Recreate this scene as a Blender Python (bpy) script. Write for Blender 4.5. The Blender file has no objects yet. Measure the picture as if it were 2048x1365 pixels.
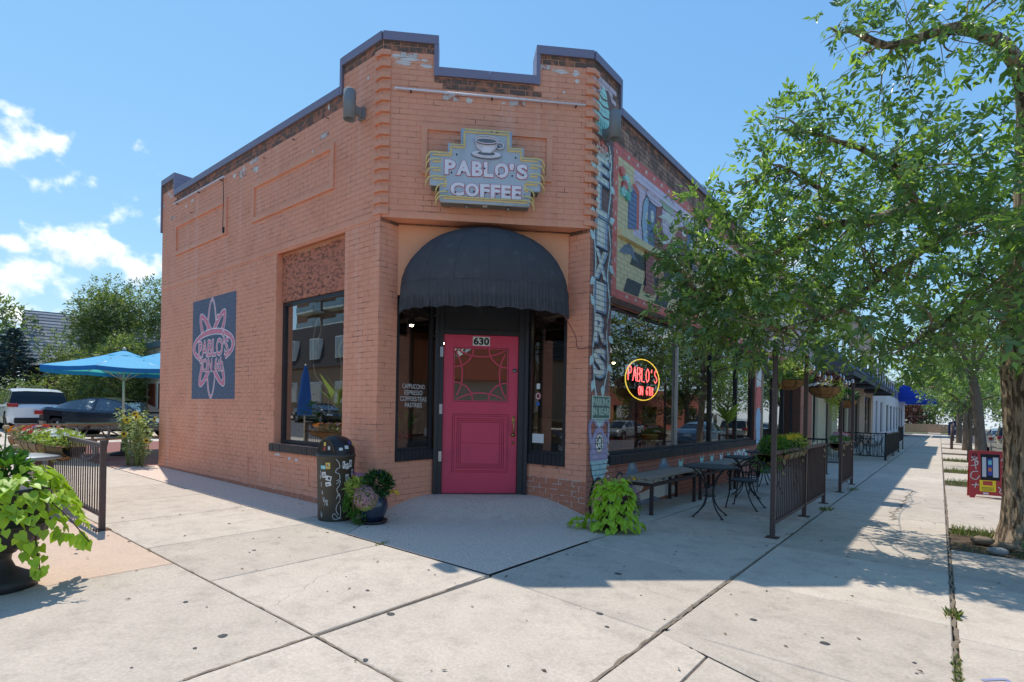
import bpy, math, random
import numpy as np
from mathutils import Vector, Matrix, noise as mnoise
R=math.radians
random.seed(7); rng=np.random.default_rng(7)
scene=bpy.context.scene
C=scene.collection
# ------------------------------------------------------------------ camera
fwd=Vector((-0.6238,0.7816,0)).normalized(); rgt=Vector((fwd.y,-fwd.x,0)); upv=Vector((0,0,1))
ROLL=R(1.04)
cr=rgt*math.cos(ROLL)+upv*math.sin(ROLL); cu=-rgt*math.sin(ROLL)+upv*math.cos(ROLL)
cam_d=bpy.data.cameras.new('camera'); cam=bpy.data.objects.new('camera',cam_d); C.objects.link(cam)
mw=Matrix.Identity(4)
for i,a in enumerate((cr,cu,-fwd)):
    for j in range(3): mw[j][i]=a[j]
mw[2][3]=1.28
cam.matrix_world=mw
cam_d.sensor_width=36; cam_d.lens=1072.8/2048*36; cam_d.shift_y=(822.4-682.5)/2048
cam_d.clip_start=0.05; cam_d.clip_end=2000
scene.camera=cam
# ------------------------------------------------------------------ sky and sun
SUN=Vector((-0.488,0.129,1)).normalized()
SUN_EL=math.asin(SUN.z); SUN_AZ=math.atan2(SUN.x,SUN.y)
world=bpy.data.worlds.new('World'); scene.world=world; world.use_nodes=True
nt=world.node_tree; nt.nodes.clear()
def N(t,typ,**kw):
    n=t.nodes.new(typ)
    for k,v in kw.items(): setattr(n,k,v)
    return n
def L(t,a,b): t.links.new(a,b)
def math_node(t,op,a,b=None,c=None,clamp=False):
    n=N(t,'ShaderNodeMath',operation=op,use_clamp=clamp)
    for i,x in enumerate((a,b,c)):
        if x is None: continue
        if isinstance(x,(int,float)): n.inputs[i].default_value=x
        else: L(t,x,n.inputs[i])
    return n.outputs[0]
def vmath(t,op,a,b=None):
    n=N(t,'ShaderNodeVectorMath',operation=op)
    for i,x in enumerate((a,b)):
        if x is None: continue
        if isinstance(x,(tuple,list)): n.inputs[i].default_value=x
        else: L(t,x,n.inputs[i])
    return n
SKY_STRENGTH=0.15
sky=N(nt,'ShaderNodeTexSky',sky_type='NISHITA',sun_disc=False,sun_elevation=SUN_EL,sun_rotation=SUN_AZ%(2*math.pi),altitude=1600,air_density=1.0,dust_density=0.35,ozone_density=2.2)
# soft shoulder on the sky's range, the same in every direction
skm=vmath(nt,'MULTIPLY',sky.outputs[0],(0.68,1.2,2.25)).outputs[0]
skd=vmath(nt,'ADD',vmath(nt,'MULTIPLY',skm,(1/6.2,1/4.75,1/4.5)).outputs[0],(1,1,1)).outputs[0]
skyc=vmath(nt,'DIVIDE',skm,skd).outputs[0]
tc=N(nt,'ShaderNodeTexCoord'); dirv=tc.outputs['Generated']
# cumulus puffs: direction (unit vector), horizontal and vertical half size (radians-ish)
PUFFS=[((-0.936,0.125,0.338),0.085,0.056),((-0.951,0.215,0.216),0.085,0.05),((-0.939,0.271,0.205),0.07,0.046),((-0.968,0.136,0.212),0.034,0.018),((-0.969,0.172,0.171),0.075,0.036),((-0.98,0.128,0.146),0.04,0.036),((-0.979,0.167,0.118),0.095,0.024)]
def fbm(vec,scale,detail=6,rough=0.58):
    n=N(nt,'ShaderNodeTexNoise'); n.inputs['Scale'].default_value=scale; n.inputs['Detail'].default_value=detail; n.inputs['Roughness'].default_value=rough
    L(nt,vec,n.inputs['Vector']); return n.outputs['Fac']
CLOUD_SEED=(0,0,0)
def cloud_density(vec):
    m=None
    for c,rh,rv in PUFFS:
        c=Vector(c).normalized()
        d=vmath(nt,'SUBTRACT',vec,tuple(c)).outputs[0]
        d=vmath(nt,'MULTIPLY',d,(1/rh,1/rh,1/rv)).outputs[0]
        ln=vmath(nt,'LENGTH',d).outputs['Value']
        v=math_node(nt,'SUBTRACT',1.0,ln)
        m=v if m is None else math_node(nt,'SMOOTH_MAX',m,v,0.2)
    # scattered cumulus all round the horizon, cover thickened to add fill light
    sp=N(nt,'ShaderNodeSeparateXYZ'); L(nt,vec,sp.inputs[0])
    band=math_node(nt,'SUBTRACT',1.0,math_node(nt,'ABSOLUTE',math_node(nt,'MULTIPLY',math_node(nt,'SUBTRACT',sp.outputs[2],0.18),4.2)))
    st=vmath(nt,'ADD',vmath(nt,'MULTIPLY',vec,(1,1,2.0)).outputs[0],CLOUD_SEED).outputs[0]
    g=math_node(nt,'SUBTRACT',math_node(nt,'MULTIPLY',fbm(st,2.1,3),4.0),1.98)
    g=math_node(nt,'MINIMUM',g,math_node(nt,'SUBTRACT',math_node(nt,'MULTIPLY',band,0.9),0.25))
    m=math_node(nt,'MAXIMUM',m,g)
    st2=vmath(nt,'MULTIPLY',vec,(0.5,1,1.15)).outputs[0]
    nz=math_node(nt,'SUBTRACT',fbm(st2,24.0,7,0.52),0.5)
    return math_node(nt,'ADD',m,math_node(nt,'MULTIPLY',nz,2.3))
dens=cloud_density(dirv)
mr=N(nt,'ShaderNodeMapRange',interpolation_type='SMOOTHSTEP'); mr.inputs['From Min'].default_value=0.30; mr.inputs['From Max'].default_value=0.95
L(nt,dens,mr.inputs['Value'])
up_dir=vmath(nt,'ADD',dirv,(-0.004,0.002,0.016)).outputs[0]
dens2=cloud_density(up_dir)
mr2=N(nt,'ShaderNodeMapRange',interpolation_type='SMOOTHSTEP'); mr2.inputs['From Min'].default_value=0.25; mr2.inputs['From Max'].default_value=1.25
L(nt,dens2,mr2.inputs['Value'])
ccol=N(nt,'ShaderNodeMix',data_type='RGBA'); ccol.inputs['A'].default_value=(5.0,4.95,4.9,1); ccol.inputs['B'].default_value=(3.1,3.3,3.55,1)
L(nt,mr2.outputs[0],ccol.inputs['Factor'])
mixc=N(nt,'ShaderNodeMix',data_type='RGBA'); L(nt,math_node(nt,'MULTIPLY',mr.outputs[0],0.96),mixc.inputs['Factor']); L(nt,skyc,mixc.inputs['A']); L(nt,ccol.outputs['Result'],mixc.inputs['B'])
bg=N(nt,'ShaderNodeBackground'); bg.inputs['Strength'].default_value=SKY_STRENGTH
L(nt,mixc.outputs['Result'],bg.inputs['Color'])
wo=N(nt,'ShaderNodeOutputWorld'); L(nt,bg.outputs[0],wo.inputs['Surface'])
sun_d=bpy.data.lights.new('sun','SUN'); sun_d.energy=2.0; sun_d.angle=R(0.55); sun_d.color=(1,0.955,0.88)
sun=bpy.data.objects.new('sun',sun_d); C.objects.link(sun); sun.rotation_euler=SUN.to_track_quat('Z','Y').to_euler(); sun.location=SUN*60
vs=scene.view_settings; vs.view_transform='Standard'; vs.look='None'; vs.gamma=1; vs.exposure=1.02; vs.use_curve_mapping=False
scene.render.engine='CYCLES'
scene.cycles.max_bounces=8; scene.cycles.diffuse_bounces=5; scene.cycles.glossy_bounces=3; scene.cycles.transmission_bounces=4; scene.cycles.transparent_max_bounces=6
scene.cycles.sample_clamp_indirect=4
# ------------------------------------------------------------------ helpers
def srgb(r,g,b):
    f=lambda c:(c/255/12.92 if c/255<=0.04045 else ((c/255+0.055)/1.055)**2.4)
    return (f(r),f(g),f(b))
def G(x,y): return -0.107-0.0099*(x+5.6)-0.009*(y-4.26)
MATS={}
def mat(name,col,rough=0.7,metal=0.0,var=0.0,vscale=6.0,bump=0.0,bscale=40.0,spec=0.4,dark=None,dscale=3.0,damt=0.5,dlo=0.5,dhi=0.7,emit=0.0,rand=0.0,trans=0.0,coat=0.0,stretch=None,local=False,speck=None,streak=None,dmask=None):
    """procedural surface: base colour + brightness noise + stain colour + fine relief"""
    if name in MATS: return MATS[name]
    m=bpy.data.materials.new(name); m.use_nodes=True; t=m.node_tree; t.nodes.clear()
    out=N(t,'ShaderNodeOutputMaterial'); b=N(t,'ShaderNodeBsdfPrincipled')
    b.inputs['Roughness'].default_value=rough; b.inputs['Metallic'].default_value=metal; b.inputs['Specular IOR Level'].default_value=spec
    if coat: b.inputs['Coat Weight'].default_value=coat; b.inputs['Coat Roughness'].default_value=0.04
    if local: pos=N(t,'ShaderNodeTexCoord').outputs['Object']
    else: pos=N(t,'ShaderNodeNewGeometry').outputs['Position']
    if stretch: pos=vmath(t,'MULTIPLY',pos,stretch).outputs[0]
    c=N(t,'ShaderNodeRGB'); c.outputs[0].default_value=(*col,1); cur=c.outputs[0]
    def noise(scale,detail=5,rough_=0.6):
        n=N(t,'ShaderNodeTexNoise'); n.inputs['Scale'].default_value=scale; n.inputs['Detail'].default_value=detail; n.inputs['Roughness'].default_value=rough_; L(t,pos,n.inputs['Vector']); return n.outputs['Fac']
    if dark is not None:
        mr=N(t,'ShaderNodeMapRange',interpolation_type='SMOOTHSTEP'); mr.inputs['From Min'].default_value=dlo; mr.inputs['From Max'].default_value=dhi
        L(t,noise(dscale,8,0.65),mr.inputs['Value'])
        fac=math_node(t,'MULTIPLY',mr.outputs[0],damt)
        if dmask:
            n=N(t,'ShaderNodeTexNoise'); n.inputs['Scale'].default_value=dmask[0]; n.inputs['Detail'].default_value=4; L(t,pos,n.inputs['Vector'])
            m2=N(t,'ShaderNodeMapRange',interpolation_type='SMOOTHSTEP'); m2.inputs['From Min'].default_value=dmask[1]; m2.inputs['From Max'].default_value=dmask[2]; L(t,n.outputs['Fac'],m2.inputs['Value']); fac=math_node(t,'MULTIPLY',fac,m2.outputs[0])
        mx=N(t,'ShaderNodeMix',data_type='RGBA'); L(t,fac,mx.inputs['Factor']); L(t,cur,mx.inputs['A']); mx.inputs['B'].default_value=(*dark,1); cur=mx.outputs['Result']
    if var or rand:
        v=None
        if var: v=math_node(t,'ADD',math_node(t,'MULTIPLY',math_node(t,'SUBTRACT',noise(vscale,6),0.5),2*var),1.0)
        if rand:
            oi=N(t,'ShaderNodeObjectInfo'); rr=math_node(t,'ADD',math_node(t,'MULTIPLY',math_node(t,'SUBTRACT',oi.outputs['Random'],0.5),2*rand),1.0)
            v=rr if v is None else math_node(t,'MULTIPLY',v,rr)
        sc=N(t,'ShaderNodeVectorMath',operation='SCALE'); L(t,cur,sc.inputs[0]); L(t,v,sc.inputs['Scale']); cur=sc.outputs[0]
    if streak:
        n=N(t,'ShaderNodeTexNoise'); n.inputs['Scale'].default_value=streak[2]; n.inputs['Detail'].default_value=6; n.inputs['Roughness'].default_value=0.65
        L(t,vmath(t,'MULTIPLY',pos,(1,1,0.07)).outputs[0],n.inputs['Vector'])
        mr=N(t,'ShaderNodeMapRange',interpolation_type='SMOOTHSTEP'); mr.inputs['From Min'].default_value=0.52; mr.inputs['From Max'].default_value=0.72; L(t,n.outputs['Fac'],mr.inputs['Value'])
        mx=N(t,'ShaderNodeMix',data_type='RGBA'); L(t,math_node(t,'MULTIPLY',mr.outputs[0],streak[1]),mx.inputs['Factor']); L(t,cur,mx.inputs['A']); mx.inputs['B'].default_value=(*streak[0],1); cur=mx.outputs['Result']
    if speck:
        sc=N(t,'ShaderNodeVectorMath',operation='SCALE'); L(t,cur,sc.inputs[0]); L(t,math_node(t,'ADD',math_node(t,'MULTIPLY',math_node(t,'SUBTRACT',noise(speck[0],3,0.8),0.5),2*speck[1]),1.0),sc.inputs['Scale']); cur=sc.outputs[0]
    L(t,cur,b.inputs['Base Color'])
    if bump:
        bp=N(t,'ShaderNodeBump'); bp.inputs['Strength'].default_value=bump; bp.inputs['Distance'].default_value=0.01; L(t,noise(bscale,4),bp.inputs['Height']); L(t,bp.outputs[0],b.inputs['Normal'])
    if emit: b.inputs['Emission Color'].default_value=(*col,1); b.inputs['Emission Strength'].default_value=emit
    sh=b.outputs[0]
    if trans:
        tr=N(t,'ShaderNodeBsdfTranslucent'); s2=N(t,'ShaderNodeVectorMath',operation='MULTIPLY'); L(t,cur,s2.inputs[0]); s2.inputs[1].default_value=(1.25,1.35,0.5); L(t,s2.outputs[0],tr.inputs['Color'])
        mxs=N(t,'ShaderNodeMixShader'); mxs.inputs[0].default_value=trans; L(t,sh,mxs.inputs[1]); L(t,tr.outputs[0],mxs.inputs[2]); sh=mxs.outputs[0]
    L(t,sh,out.inputs['Surface'])
    MATS[name]=m; return m
def glass(name,tint=(0.75,0.8,0.8),refl=0.2,fres=1.0,rough=0.0):
    if name in MATS: return MATS[name]
    m=bpy.data.materials.new(name); m.use_nodes=True; t=m.node_tree; t.nodes.clear()
    out=N(t,'ShaderNodeOutputMaterial'); tr=N(t,'ShaderNodeBsdfTransparent'); tr.inputs[0].default_value=(*tint,1)
    gl=N(t,'ShaderNodeBsdfGlossy'); gl.inputs['Roughness'].default_value=rough; gl.inputs[0].default_value=(1,1,1,1)
    fr=N(t,'ShaderNodeFresnel'); fr.inputs[0].default_value=1.5
    geo=N(t,'ShaderNodeNewGeometry'); nz=N(t,'ShaderNodeTexNoise'); nz.inputs['Scale'].default_value=0.9; nz.inputs['Detail'].default_value=1
    L(t,geo.outputs['Position'],nz.inputs['Vector']); bp=N(t,'ShaderNodeBump'); bp.inputs['Strength'].default_value=0.02; bp.inputs['Distance'].default_value=0.05; L(t,nz.outputs['Fac'],bp.inputs['Height']); L(t,bp.outputs[0],gl.inputs['Normal'])
    f=math_node(t,'ADD',math_node(t,'MULTIPLY',fr.outputs[0],fres),refl,clamp=True)
    mx=N(t,'ShaderNodeMixShader'); L(t,f,mx.inputs[0]); L(t,tr.outputs[0],mx.inputs[1]); L(t,gl.outputs[0],mx.inputs[2]); L(t,mx.outputs[0],out.inputs['Surface'])
    MATS[name]=m; return m
class MB:
    """collects faces; build() links ONE mesh object"""
    def __init__(s): s.v=[]; s.f=[]; s.m=[]; s.sm=[]
    def face(s,pts,mi=0,smooth=False):
        i=len(s.v); s.v+= [tuple(p) for p in pts]; s.f.append(tuple(range(i,i+len(pts)))); s.m.append(mi); s.sm.append(smooth)
    def add(s,V,F,mi=0,smooth=False,M=None):
        i=len(s.v)
        for p in V:
            if M is not None: p=M@Vector(p)
            s.v.append(tuple(p))
        for f in F: s.f.append(tuple(i+k for k in f)); s.m.append(mi); s.sm.append(smooth)
    def box(s,a,b,mi=0,M=None,bev=0.0):
        x0,y0,z0=a; x1,y1,z1=b
        if bev<=0:
            V=[(x0,y0,z0),(x1,y0,z0),(x1,y1,z0),(x0,y1,z0),(x0,y0,z1),(x1,y0,z1),(x1,y1,z1),(x0,y1,z1)]
            s.add(V,[(3,2,1,0),(4,5,6,7),(0,1,5,4),(1,2,6,5),(2,3,7,6),(3,0,4,7)],mi,False,M)
        else:
            c=bev; V=[]; 
            for sx,X in ((1,x0),(-1,x1)):
                for sy,Y in ((1,y0),(-1,y1)):
                    for sz,Z in ((1,z0),(-1,z1)):
                        V+=[(X,Y+sy*c,Z+sz*c),(X+sx*c,Y,Z+sz*c),(X+sx*c,Y+sy*c,Z)]
            id=lambda a,b,c_,k:(a*4+b*2+c_)*3+k
            F=[(id(0,0,0,0),id(0,0,1,0),id(0,1,1,0),id(0,1,0,0)),(id(1,0,0,0),id(1,1,0,0),id(1,1,1,0),id(1,0,1,0)),
               (id(0,0,0,1),id(1,0,0,1),id(1,0,1,1),id(0,0,1,1)),(id(0,1,0,1),id(0,1,1,1),id(1,1,1,1),id(1,1,0,1)),
               (id(0,0,0,2),id(0,1,0,2),id(1,1,0,2),id(1,0,0,2)),(id(0,0,1,2),id(1,0,1,2),id(1,1,1,2),id(0,1,1,2))]
            for a in (0,1):
                for b_ in (0,1):
                    F.append((id(a,b_,0,0),id(a,b_,1,0),id(a,b_,1,1),id(a,b_,0,1)))
                    F.append((id(a,0,b_,0),id(a,1,b_,0),id(a,1,b_,2),id(a,0,b_,2)))
                    F.append((id(0,a,b_,1),id(1,a,b_,1),id(1,a,b_,2),id(0,a,b_,2)))
                    for c_ in (0,1): F.append((id(a,b_,c_,0),id(a,b_,c_,1),id(a,b_,c_,2)))
            s.add(V,F,mi,False,M)
    def tube(s,pts,r,n=6,mi=0,cap=True,closed=False,smooth=True):
        pts=[Vector(p) for p in pts]; k=len(pts); rr=r if isinstance(r,(list,tuple)) else [r]*k
        i0=len(s.v); prev=None
        for i,p in enumerate(pts):
            if closed: t=pts[(i+1)%k]-pts[i-1]
            else: t=(pts[min(i+1,k-1)]-pts[max(i-1,0)])
            if t.length<1e-9: t=Vector((0,0,1))
            t.normalize()
            if prev is None:
                a=Vector((0,0,1)) if abs(t.z)<0.9 else Vector((1,0,0)); x=t.cross(a).normalized()
            else:
                x=prev-t*prev.dot(t)
                if x.length<1e-6: x=t.cross(Vector((0.3,0.5,0.8)))
                x.normalize()
            prev=x; y=t.cross(x)
            for j in range(n):
                a=2*math.pi*j/n; s.v.append(tuple(p+(x*math.cos(a)+y*math.sin(a))*rr[i]))
        for i in range(k if closed else k-1):
            i2=(i+1)%k
            for j in range(n):
                j2=(j+1)%n; s.f.append((i0+i*n+j,i0+i*n+j2,i0+i2*n+j2,i0+i2*n+j)); s.m.append(mi); s.sm.append(smooth)
        if cap and not closed:
            s.f.append(tuple(i0+j for j in range(n))[::-1]); s.m.append(mi); s.sm.append(False)
            s.f.append(tuple(i0+(k-1)*n+j for j in range(n))); s.m.append(mi); s.sm.append(False)
    def lathe(s,prof,n=24,mi=0,M=None,smooth=True,squash=1.0):
        i0=len(s.v)
        for r,z in prof:
            for j in range(n):
                a=2*math.pi*j/n; p=Vector((r*math.cos(a),r*math.sin(a)*squash,z))
                if M is not None: p=M@p
                s.v.append(tuple(p))
        for i in range(len(prof)-1):
            for j in range(n):
                j2=(j+1)%n; s.f.append((i0+i*n+j,i0+i*n+j2,i0+(i+1)*n+j2,i0+(i+1)*n+j)); s.m.append(mi); s.sm.append(smooth)
    def prism(s,poly,n,thick,mi=0):
        """poly: list of 3-D points; extruded by vector n*thick"""
        a=[Vector(p) for p in poly]; d=Vector(n)*thick; b=[p+d for p in a]; k=len(a)
        s.face(b,mi); s.face(a[::-1],mi)
        for i in range(k): s.face((a[i],a[(i+1)%k],b[(i+1)%k],b[i]),mi)
    def sphere(s,c,r,nu=10,nv=7,mi=0,sc=(1,1,1),M=None):
        pr=[(math.sin(math.pi*i/nv)*r,-math.cos(math.pi*i/nv)*r) for i in range(nv+1)]
        i0=len(s.v); s.lathe(pr,nu,mi)
        for i in range(i0,len(s.v)):
            p=Vector(s.v[i]); p=Vector((p.x*sc[0],p.y*sc[1],p.z*sc[2]))+Vector(c)
            if M is not None: p=M@p
            s.v[i]=tuple(p)
    def build(s,name,mats,parent=None,loc=None):
        me=bpy.data.meshes.new(name); me.from_pydata(s.v,[],s.f)
        if not isinstance(mats,(list,tuple)): mats=[mats]
        for m in mats: me.materials.append(m)
        if len(mats)>1: me.polygons.foreach_set('material_index',s.m)
        if any(s.sm): me.polygons.foreach_set('use_smooth',s.sm)
        me.update()
        o=bpy.data.objects.new(name,me); C.objects.link(o)
        if parent is not None: o.parent=parent
        if loc is not None: o.location=loc
        return o
def thing(name,label,cat,loc=(0,0,0),rz=0,group=None):
    o=bpy.data.objects.new(name,None); C.objects.link(o); o.location=loc; o.rotation_euler=(0,0,rz); o.empty_display_size=0.1
    return tag(o,label,cat,group)
def tag(o,label=None,cat=None,group=None,kind=None):
    if label: o['label']=label
    if cat: o['category']=cat
    if group: o['group']=group
    if kind: o['kind']=kind
    return o
def copy_tree(o,parent=None):
    c=o.copy(); C.objects.link(c); c.parent=parent
    for ch in [x for x in o.children]: copy_tree(ch,c)
    return c
def dup(o,loc,rz=0,label=None,group=None):
    c=copy_tree(o); c.location=loc; c.rotation_euler=(0,0,rz)
    if label: c['label']=label
    if group: c['group']=group
    return c
def obj_of(me,name,parent=None,loc=None):
    o=bpy.data.objects.new(name,me); C.objects.link(o)
    if parent is not None: o.parent=parent
    if loc is not None: o.location=loc
    return o
def scatter(name,T,F,P,A,B,S,mats,mi=None,parent=None,smooth=False,loc=None):
    """T template verts (along, across, up); P positions, A along-directions, B approx normals, S sizes -> one mesh"""
    T=np.asarray(T,float); P=np.asarray(P,float); A=np.asarray(A,float); B=np.asarray(B,float); S=np.asarray(S,float).reshape(-1,1,1)
    A=A/np.maximum(np.linalg.norm(A,axis=1,keepdims=True),1e-9)
    X=np.cross(B,A); X/=np.maximum(np.linalg.norm(X,axis=1,keepdims=True),1e-9); Z=np.cross(A,X)
    V=P[:,None,:]+S*(T[None,:,0:1]*A[:,None,:]+T[None,:,1:2]*X[:,None,:]+T[None,:,2:3]*Z[:,None,:])
    n=len(P); k=len(T); V=V.reshape(-1,3)
    me=bpy.data.meshes.new(name)
    me.vertices.add(n*k); me.vertices.foreach_set('co',V.ravel())
    fl=[len(f) for f in F]; loops=np.concatenate([np.array(f) for f in F]); nl=len(loops)
    idx=(loops[None,:]+(np.arange(n)*k)[:,None]).ravel()
    me.loops.add(len(idx)); me.loops.foreach_set('vertex_index',idx.astype(np.int32))
    tot=np.tile(np.array(fl),n); st=np.concatenate(([0],np.cumsum(tot)[:-1]))
    me.polygons.add(len(tot)); me.polygons.foreach_set('loop_start',st.astype(np.int32)); me.polygons.foreach_set('loop_total',tot.astype(np.int32))
    if not isinstance(mats,(list,tuple)): mats=[mats]
    for m in mats: me.materials.append(m)
    if mi is not None: me.polygons.foreach_set('material_index',np.repeat(np.asarray(mi),len(F)).astype(np.int32))
    if smooth: me.polygons.foreach_set('use_smooth',np.ones(len(tot),bool))
    me.update(calc_edges=True); me.validate()
    return obj_of(me,name,parent,loc)
LEAF_T=[(0,0,0),(0.38,0.2,0.07),(1,0,-0.05),(0.38,-0.2,0.07)]; LEAF_F=[(0,1,2),(0,2,3)]
HEART_T=[(0,0,0),(-0.14,0.22,0.05),(0.0,0.42,0.1),(0.32,0.45,0.1),(0.66,0.24,0.02),(1,0,-0.12),(0.66,-0.24,0.02),(0.32,-0.45,0.1),(0.0,-0.42,0.1),(-0.14,-0.22,0.05),(0.45,0,-0.01)]
HEART_F=[(0,10,2,1),(10,3,2),(10,4,3),(10,5,4),(10,6,5),(10,7,6),(10,8,7),(0,9,8,10)]
def rdirs(n):
    v=rng.normal(size=(n,3)); return v/np.linalg.norm(v,axis=1,keepdims=True)
_txt={}
def text_tris(s,bold=0.0,shear=0.0):
    key=(s,bold,shear)
    if key in _txt: return _txt[key]
    cu_=bpy.data.curves.new('t','FONT'); cu_.body=s; cu_.offset=bold; cu_.shear=shear; cu_.resolution_u=3; cu_.align_x='LEFT'
    ob=bpy.data.objects.new('t',cu_); C.objects.link(ob)
    dg=bpy.context.evaluated_depsgraph_get(); dg.update()
    me=bpy.data.meshes.new_from_object(ob.evaluated_get(dg)); me.calc_loop_triangles()
    V=[(v.co.x,v.co.y) for v in me.vertices]; T=[tuple(t.vertices) for t in me.loop_triangles]
    bpy.data.objects.remove(ob); bpy.data.curves.remove(cu_); bpy.data.meshes.remove(me)
    _txt[key]=(V,T); return _txt[key]
def text_fit(s,x0,x1,y0,y1,bold=0.0,shear=0.0,ref=None):
    """triangles of the words stretched into a rectangle; ref gives the bounding words (so that a bold copy stays registered)"""
    V,T=text_tris(s,bold,shear); Q,_=text_tris(s if ref is None else ref,0.0,shear)
    ax=min(p[0] for p in Q); bx=max(p[0] for p in Q); ay=min(p[1] for p in Q); by=max(p[1] for p in Q)
    W=[(x0+(p[0]-ax)/(bx-ax)*(x1-x0),y0+(p[1]-ay)/(by-ay)*(y1-y0)) for p in V]
    return [(W[a],W[b],W[c]) for a,b,c in T]
def tris_to_mb(mb,tris,O,U,V,Nn,off,mi=0,thick=0.0):
    O=Vector(O);U=Vector(U);V=Vector(V);Nn=Vector(Nn)
    P=lambda q,d:O+U*q[0]+V*q[1]+Nn*d
    edges={}
    flip=U.cross(V).dot(Nn)<0
    for t in tris:
        q=[P(a,off+thick) for a in t]
        mb.face(q[::-1] if flip else q,mi)
        if thick:
            for a,b in ((t[0],t[1]),(t[1],t[2]),(t[2],t[0])):
                k=(round(a[0],6),round(a[1],6)),(round(b[0],6),round(b[1],6))
                if (k[1],k[0]) in edges: edges.pop((k[1],k[0]))
                else: edges[k]=(a,b)
    if thick:
        for a,b in edges.values(): mb.face((P(a,off),P(b,off),P(b,off+thick),P(a,off+thick)),mi)
def ring_tris(cx,cy,rx,ry,w,ang=0,n=40,a0=0,a1=2*math.pi,w2=None):
    out=[]; ca,sa=math.cos(ang),math.sin(ang)
    def pt(a,d):
        ww=w if w2 is None else w+(w2-w)*0.5*(1+math.cos(a))
        x=(rx+d*ww)*math.cos(a); y=(ry+d*ww)*math.sin(a); return (cx+x*ca-y*sa,cy+x*sa+y*ca)
    for i in range(n):
        a=a0+(a1-a0)*i/n; b=a0+(a1-a0)*(i+1)/n
        p=[pt(a,-.5),pt(a,.5),pt(b,.5),pt(b,-.5)]; out+=[(p[0],p[1],p[2]),(p[0],p[2],p[3])]
    return out
def disc_tris(cx,cy,rx,ry,n=24,ang=0):
    ca,sa=math.cos(ang),math.sin(ang); P=[]
    for i in range(n):
        a=2*math.pi*i/n; x=rx*math.cos(a); y=ry*math.sin(a); P.append((cx+x*ca-y*sa,cy+x*sa+y*ca))
    return [((cx,cy),P[i],P[(i+1)%n]) for i in range(n)]
def fan(poly):
    from mathutils.geometry import tessellate_polygon
    P=[tuple(p) for p in poly]; t=tessellate_polygon([[Vector((p[0],p[1],0)) for p in P]])
    return [(P[a],P[b],P[c]) for a,b,c in t]
def rect(x0,x1,y0,y1): return [((x0,y0),(x1,y0),(x1,y1)),((x0,y0),(x1,y1),(x0,y1))]
def stroke(pts,w):
    out=[]
    for i in range(len(pts)-1):
        a=Vector(pts[i]); b=Vector(pts[i+1]); d=(b-a)
        if d.length<1e-6: continue
        nrm=Vector((-d.y,d.x)).normalized()*(w/2)
        p=[a-nrm,b-nrm,b+nrm,a+nrm]; p=[(q.x,q.y) for q in p]; out+=[(p[0],p[1],p[2]),(p[0],p[2],p[3])]
    return out
def smooth_path(pts,n=6):
    P=[Vector(p) for p in pts]; out=[]
    for i in range(len(P)-1):
        p0=P[max(i-1,0)];p1=P[i];p2=P[i+1];p3=P[min(i+2,len(P)-1)]
        for k in range(n):
            t=k/n; out.append(0.5*((2*p1)+(-p0+p2)*t+(2*p0-5*p1+4*p2-p3)*t*t+(-p0+3*p1-3*p2+p3)*t**3))
    out.append(P[-1]); return out
# ------------------------------------------------------------------ ground
M_conc=mat('concrete',srgb(199,184,166),0.9,speck=(48,.38),var=0.17,vscale=2.2,bump=0.25,bscale=160,spec=0.2,dark=srgb(176,162,146),dscale=5,damt=0.75,dlo=0.45,dhi=0.72,rand=0.11,streak=None)
M_pink=mat('pink_concrete',srgb(208,180,156),0.9,speck=(48,.34),var=0.09,vscale=3,bump=0.25,bscale=160,spec=0.2,dark=srgb(194,168,148),dscale=4,damt=0.5,dlo=0.45,dhi=0.7)
M_joint=mat('joint_dirt',srgb(120,108,94),0.95,var=0.4,vscale=9,bump=0.6,bscale=60)
M_agg=mat('aggregate',col=srgb(228,204,184),rough=0.92,speck=(52,.6),var=0.16,vscale=55,bump=0.8,bscale=120,spec=0.2,dark=srgb(110,92,82),dscale=60,damt=0.7,dlo=0.58,dhi=0.66)
M_asph=mat('asphalt',srgb(84,84,86),0.9,var=0.15,vscale=30,bump=0.5,bscale=200)
M_soil=mat('soil',srgb(96,78,58),0.95,var=0.35,vscale=20,bump=1.0,bscale=60,dark=srgb(52,42,32),dscale=9,damt=0.8)
M_dry=mat('dry_ground',srgb(128,124,84),0.95,var=0.25,vscale=1.3,bump=0.6,bscale=50,dark=srgb(88,104,52),dscale=0.7,damt=0.8,dlo=0.4,dhi=0.6)
M_grass=mat('grass_blade',srgb(96,120,52),0.7,var=0.25,vscale=4,trans=0.3)
M_straw=mat('straw',srgb(160,148,96),0.8,var=0.2,vscale=8)
M_paver=mat('red_paver',srgb(140,90,82),0.9,var=0.2,vscale=18,bump=0.4,bscale=80)
def gsheet(name,x0,x1,y0,y1,dz,m,nx=1,ny=1):
    b=MB()
    for i in range(nx):
        for j in range(ny):
            xa=x0+(x1-x0)*i/nx; xb=x0+(x1-x0)*(i+1)/nx; ya=y0+(y1-y0)*j/ny; yb=y0+(y1-y0)*(j+1)/ny
            b.face([(xa,ya,G(xa,ya)+dz),(xb,ya,G(xb,ya)+dz),(xb,yb,G(xb,yb)+dz),(xa,yb,G(xa,yb)+dz)])
    return tag(b.build(name,m),kind='structure')
gsheet('ground',-400,400,-400,400,-0.22,M_dry)
gsheet('street',2.1,13.0,-300,300,-0.16,M_asph); gsheet('cross_street',-300,2.1,-13.5,-2.4,-0.164,M_asph)
gsheet('far_street',-300,2.1,97,106,-0.02,M_asph)
sidewalk=gsheet('sidewalk',-31,1.95,-2.25,97,-0.035,M_joint)
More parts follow.
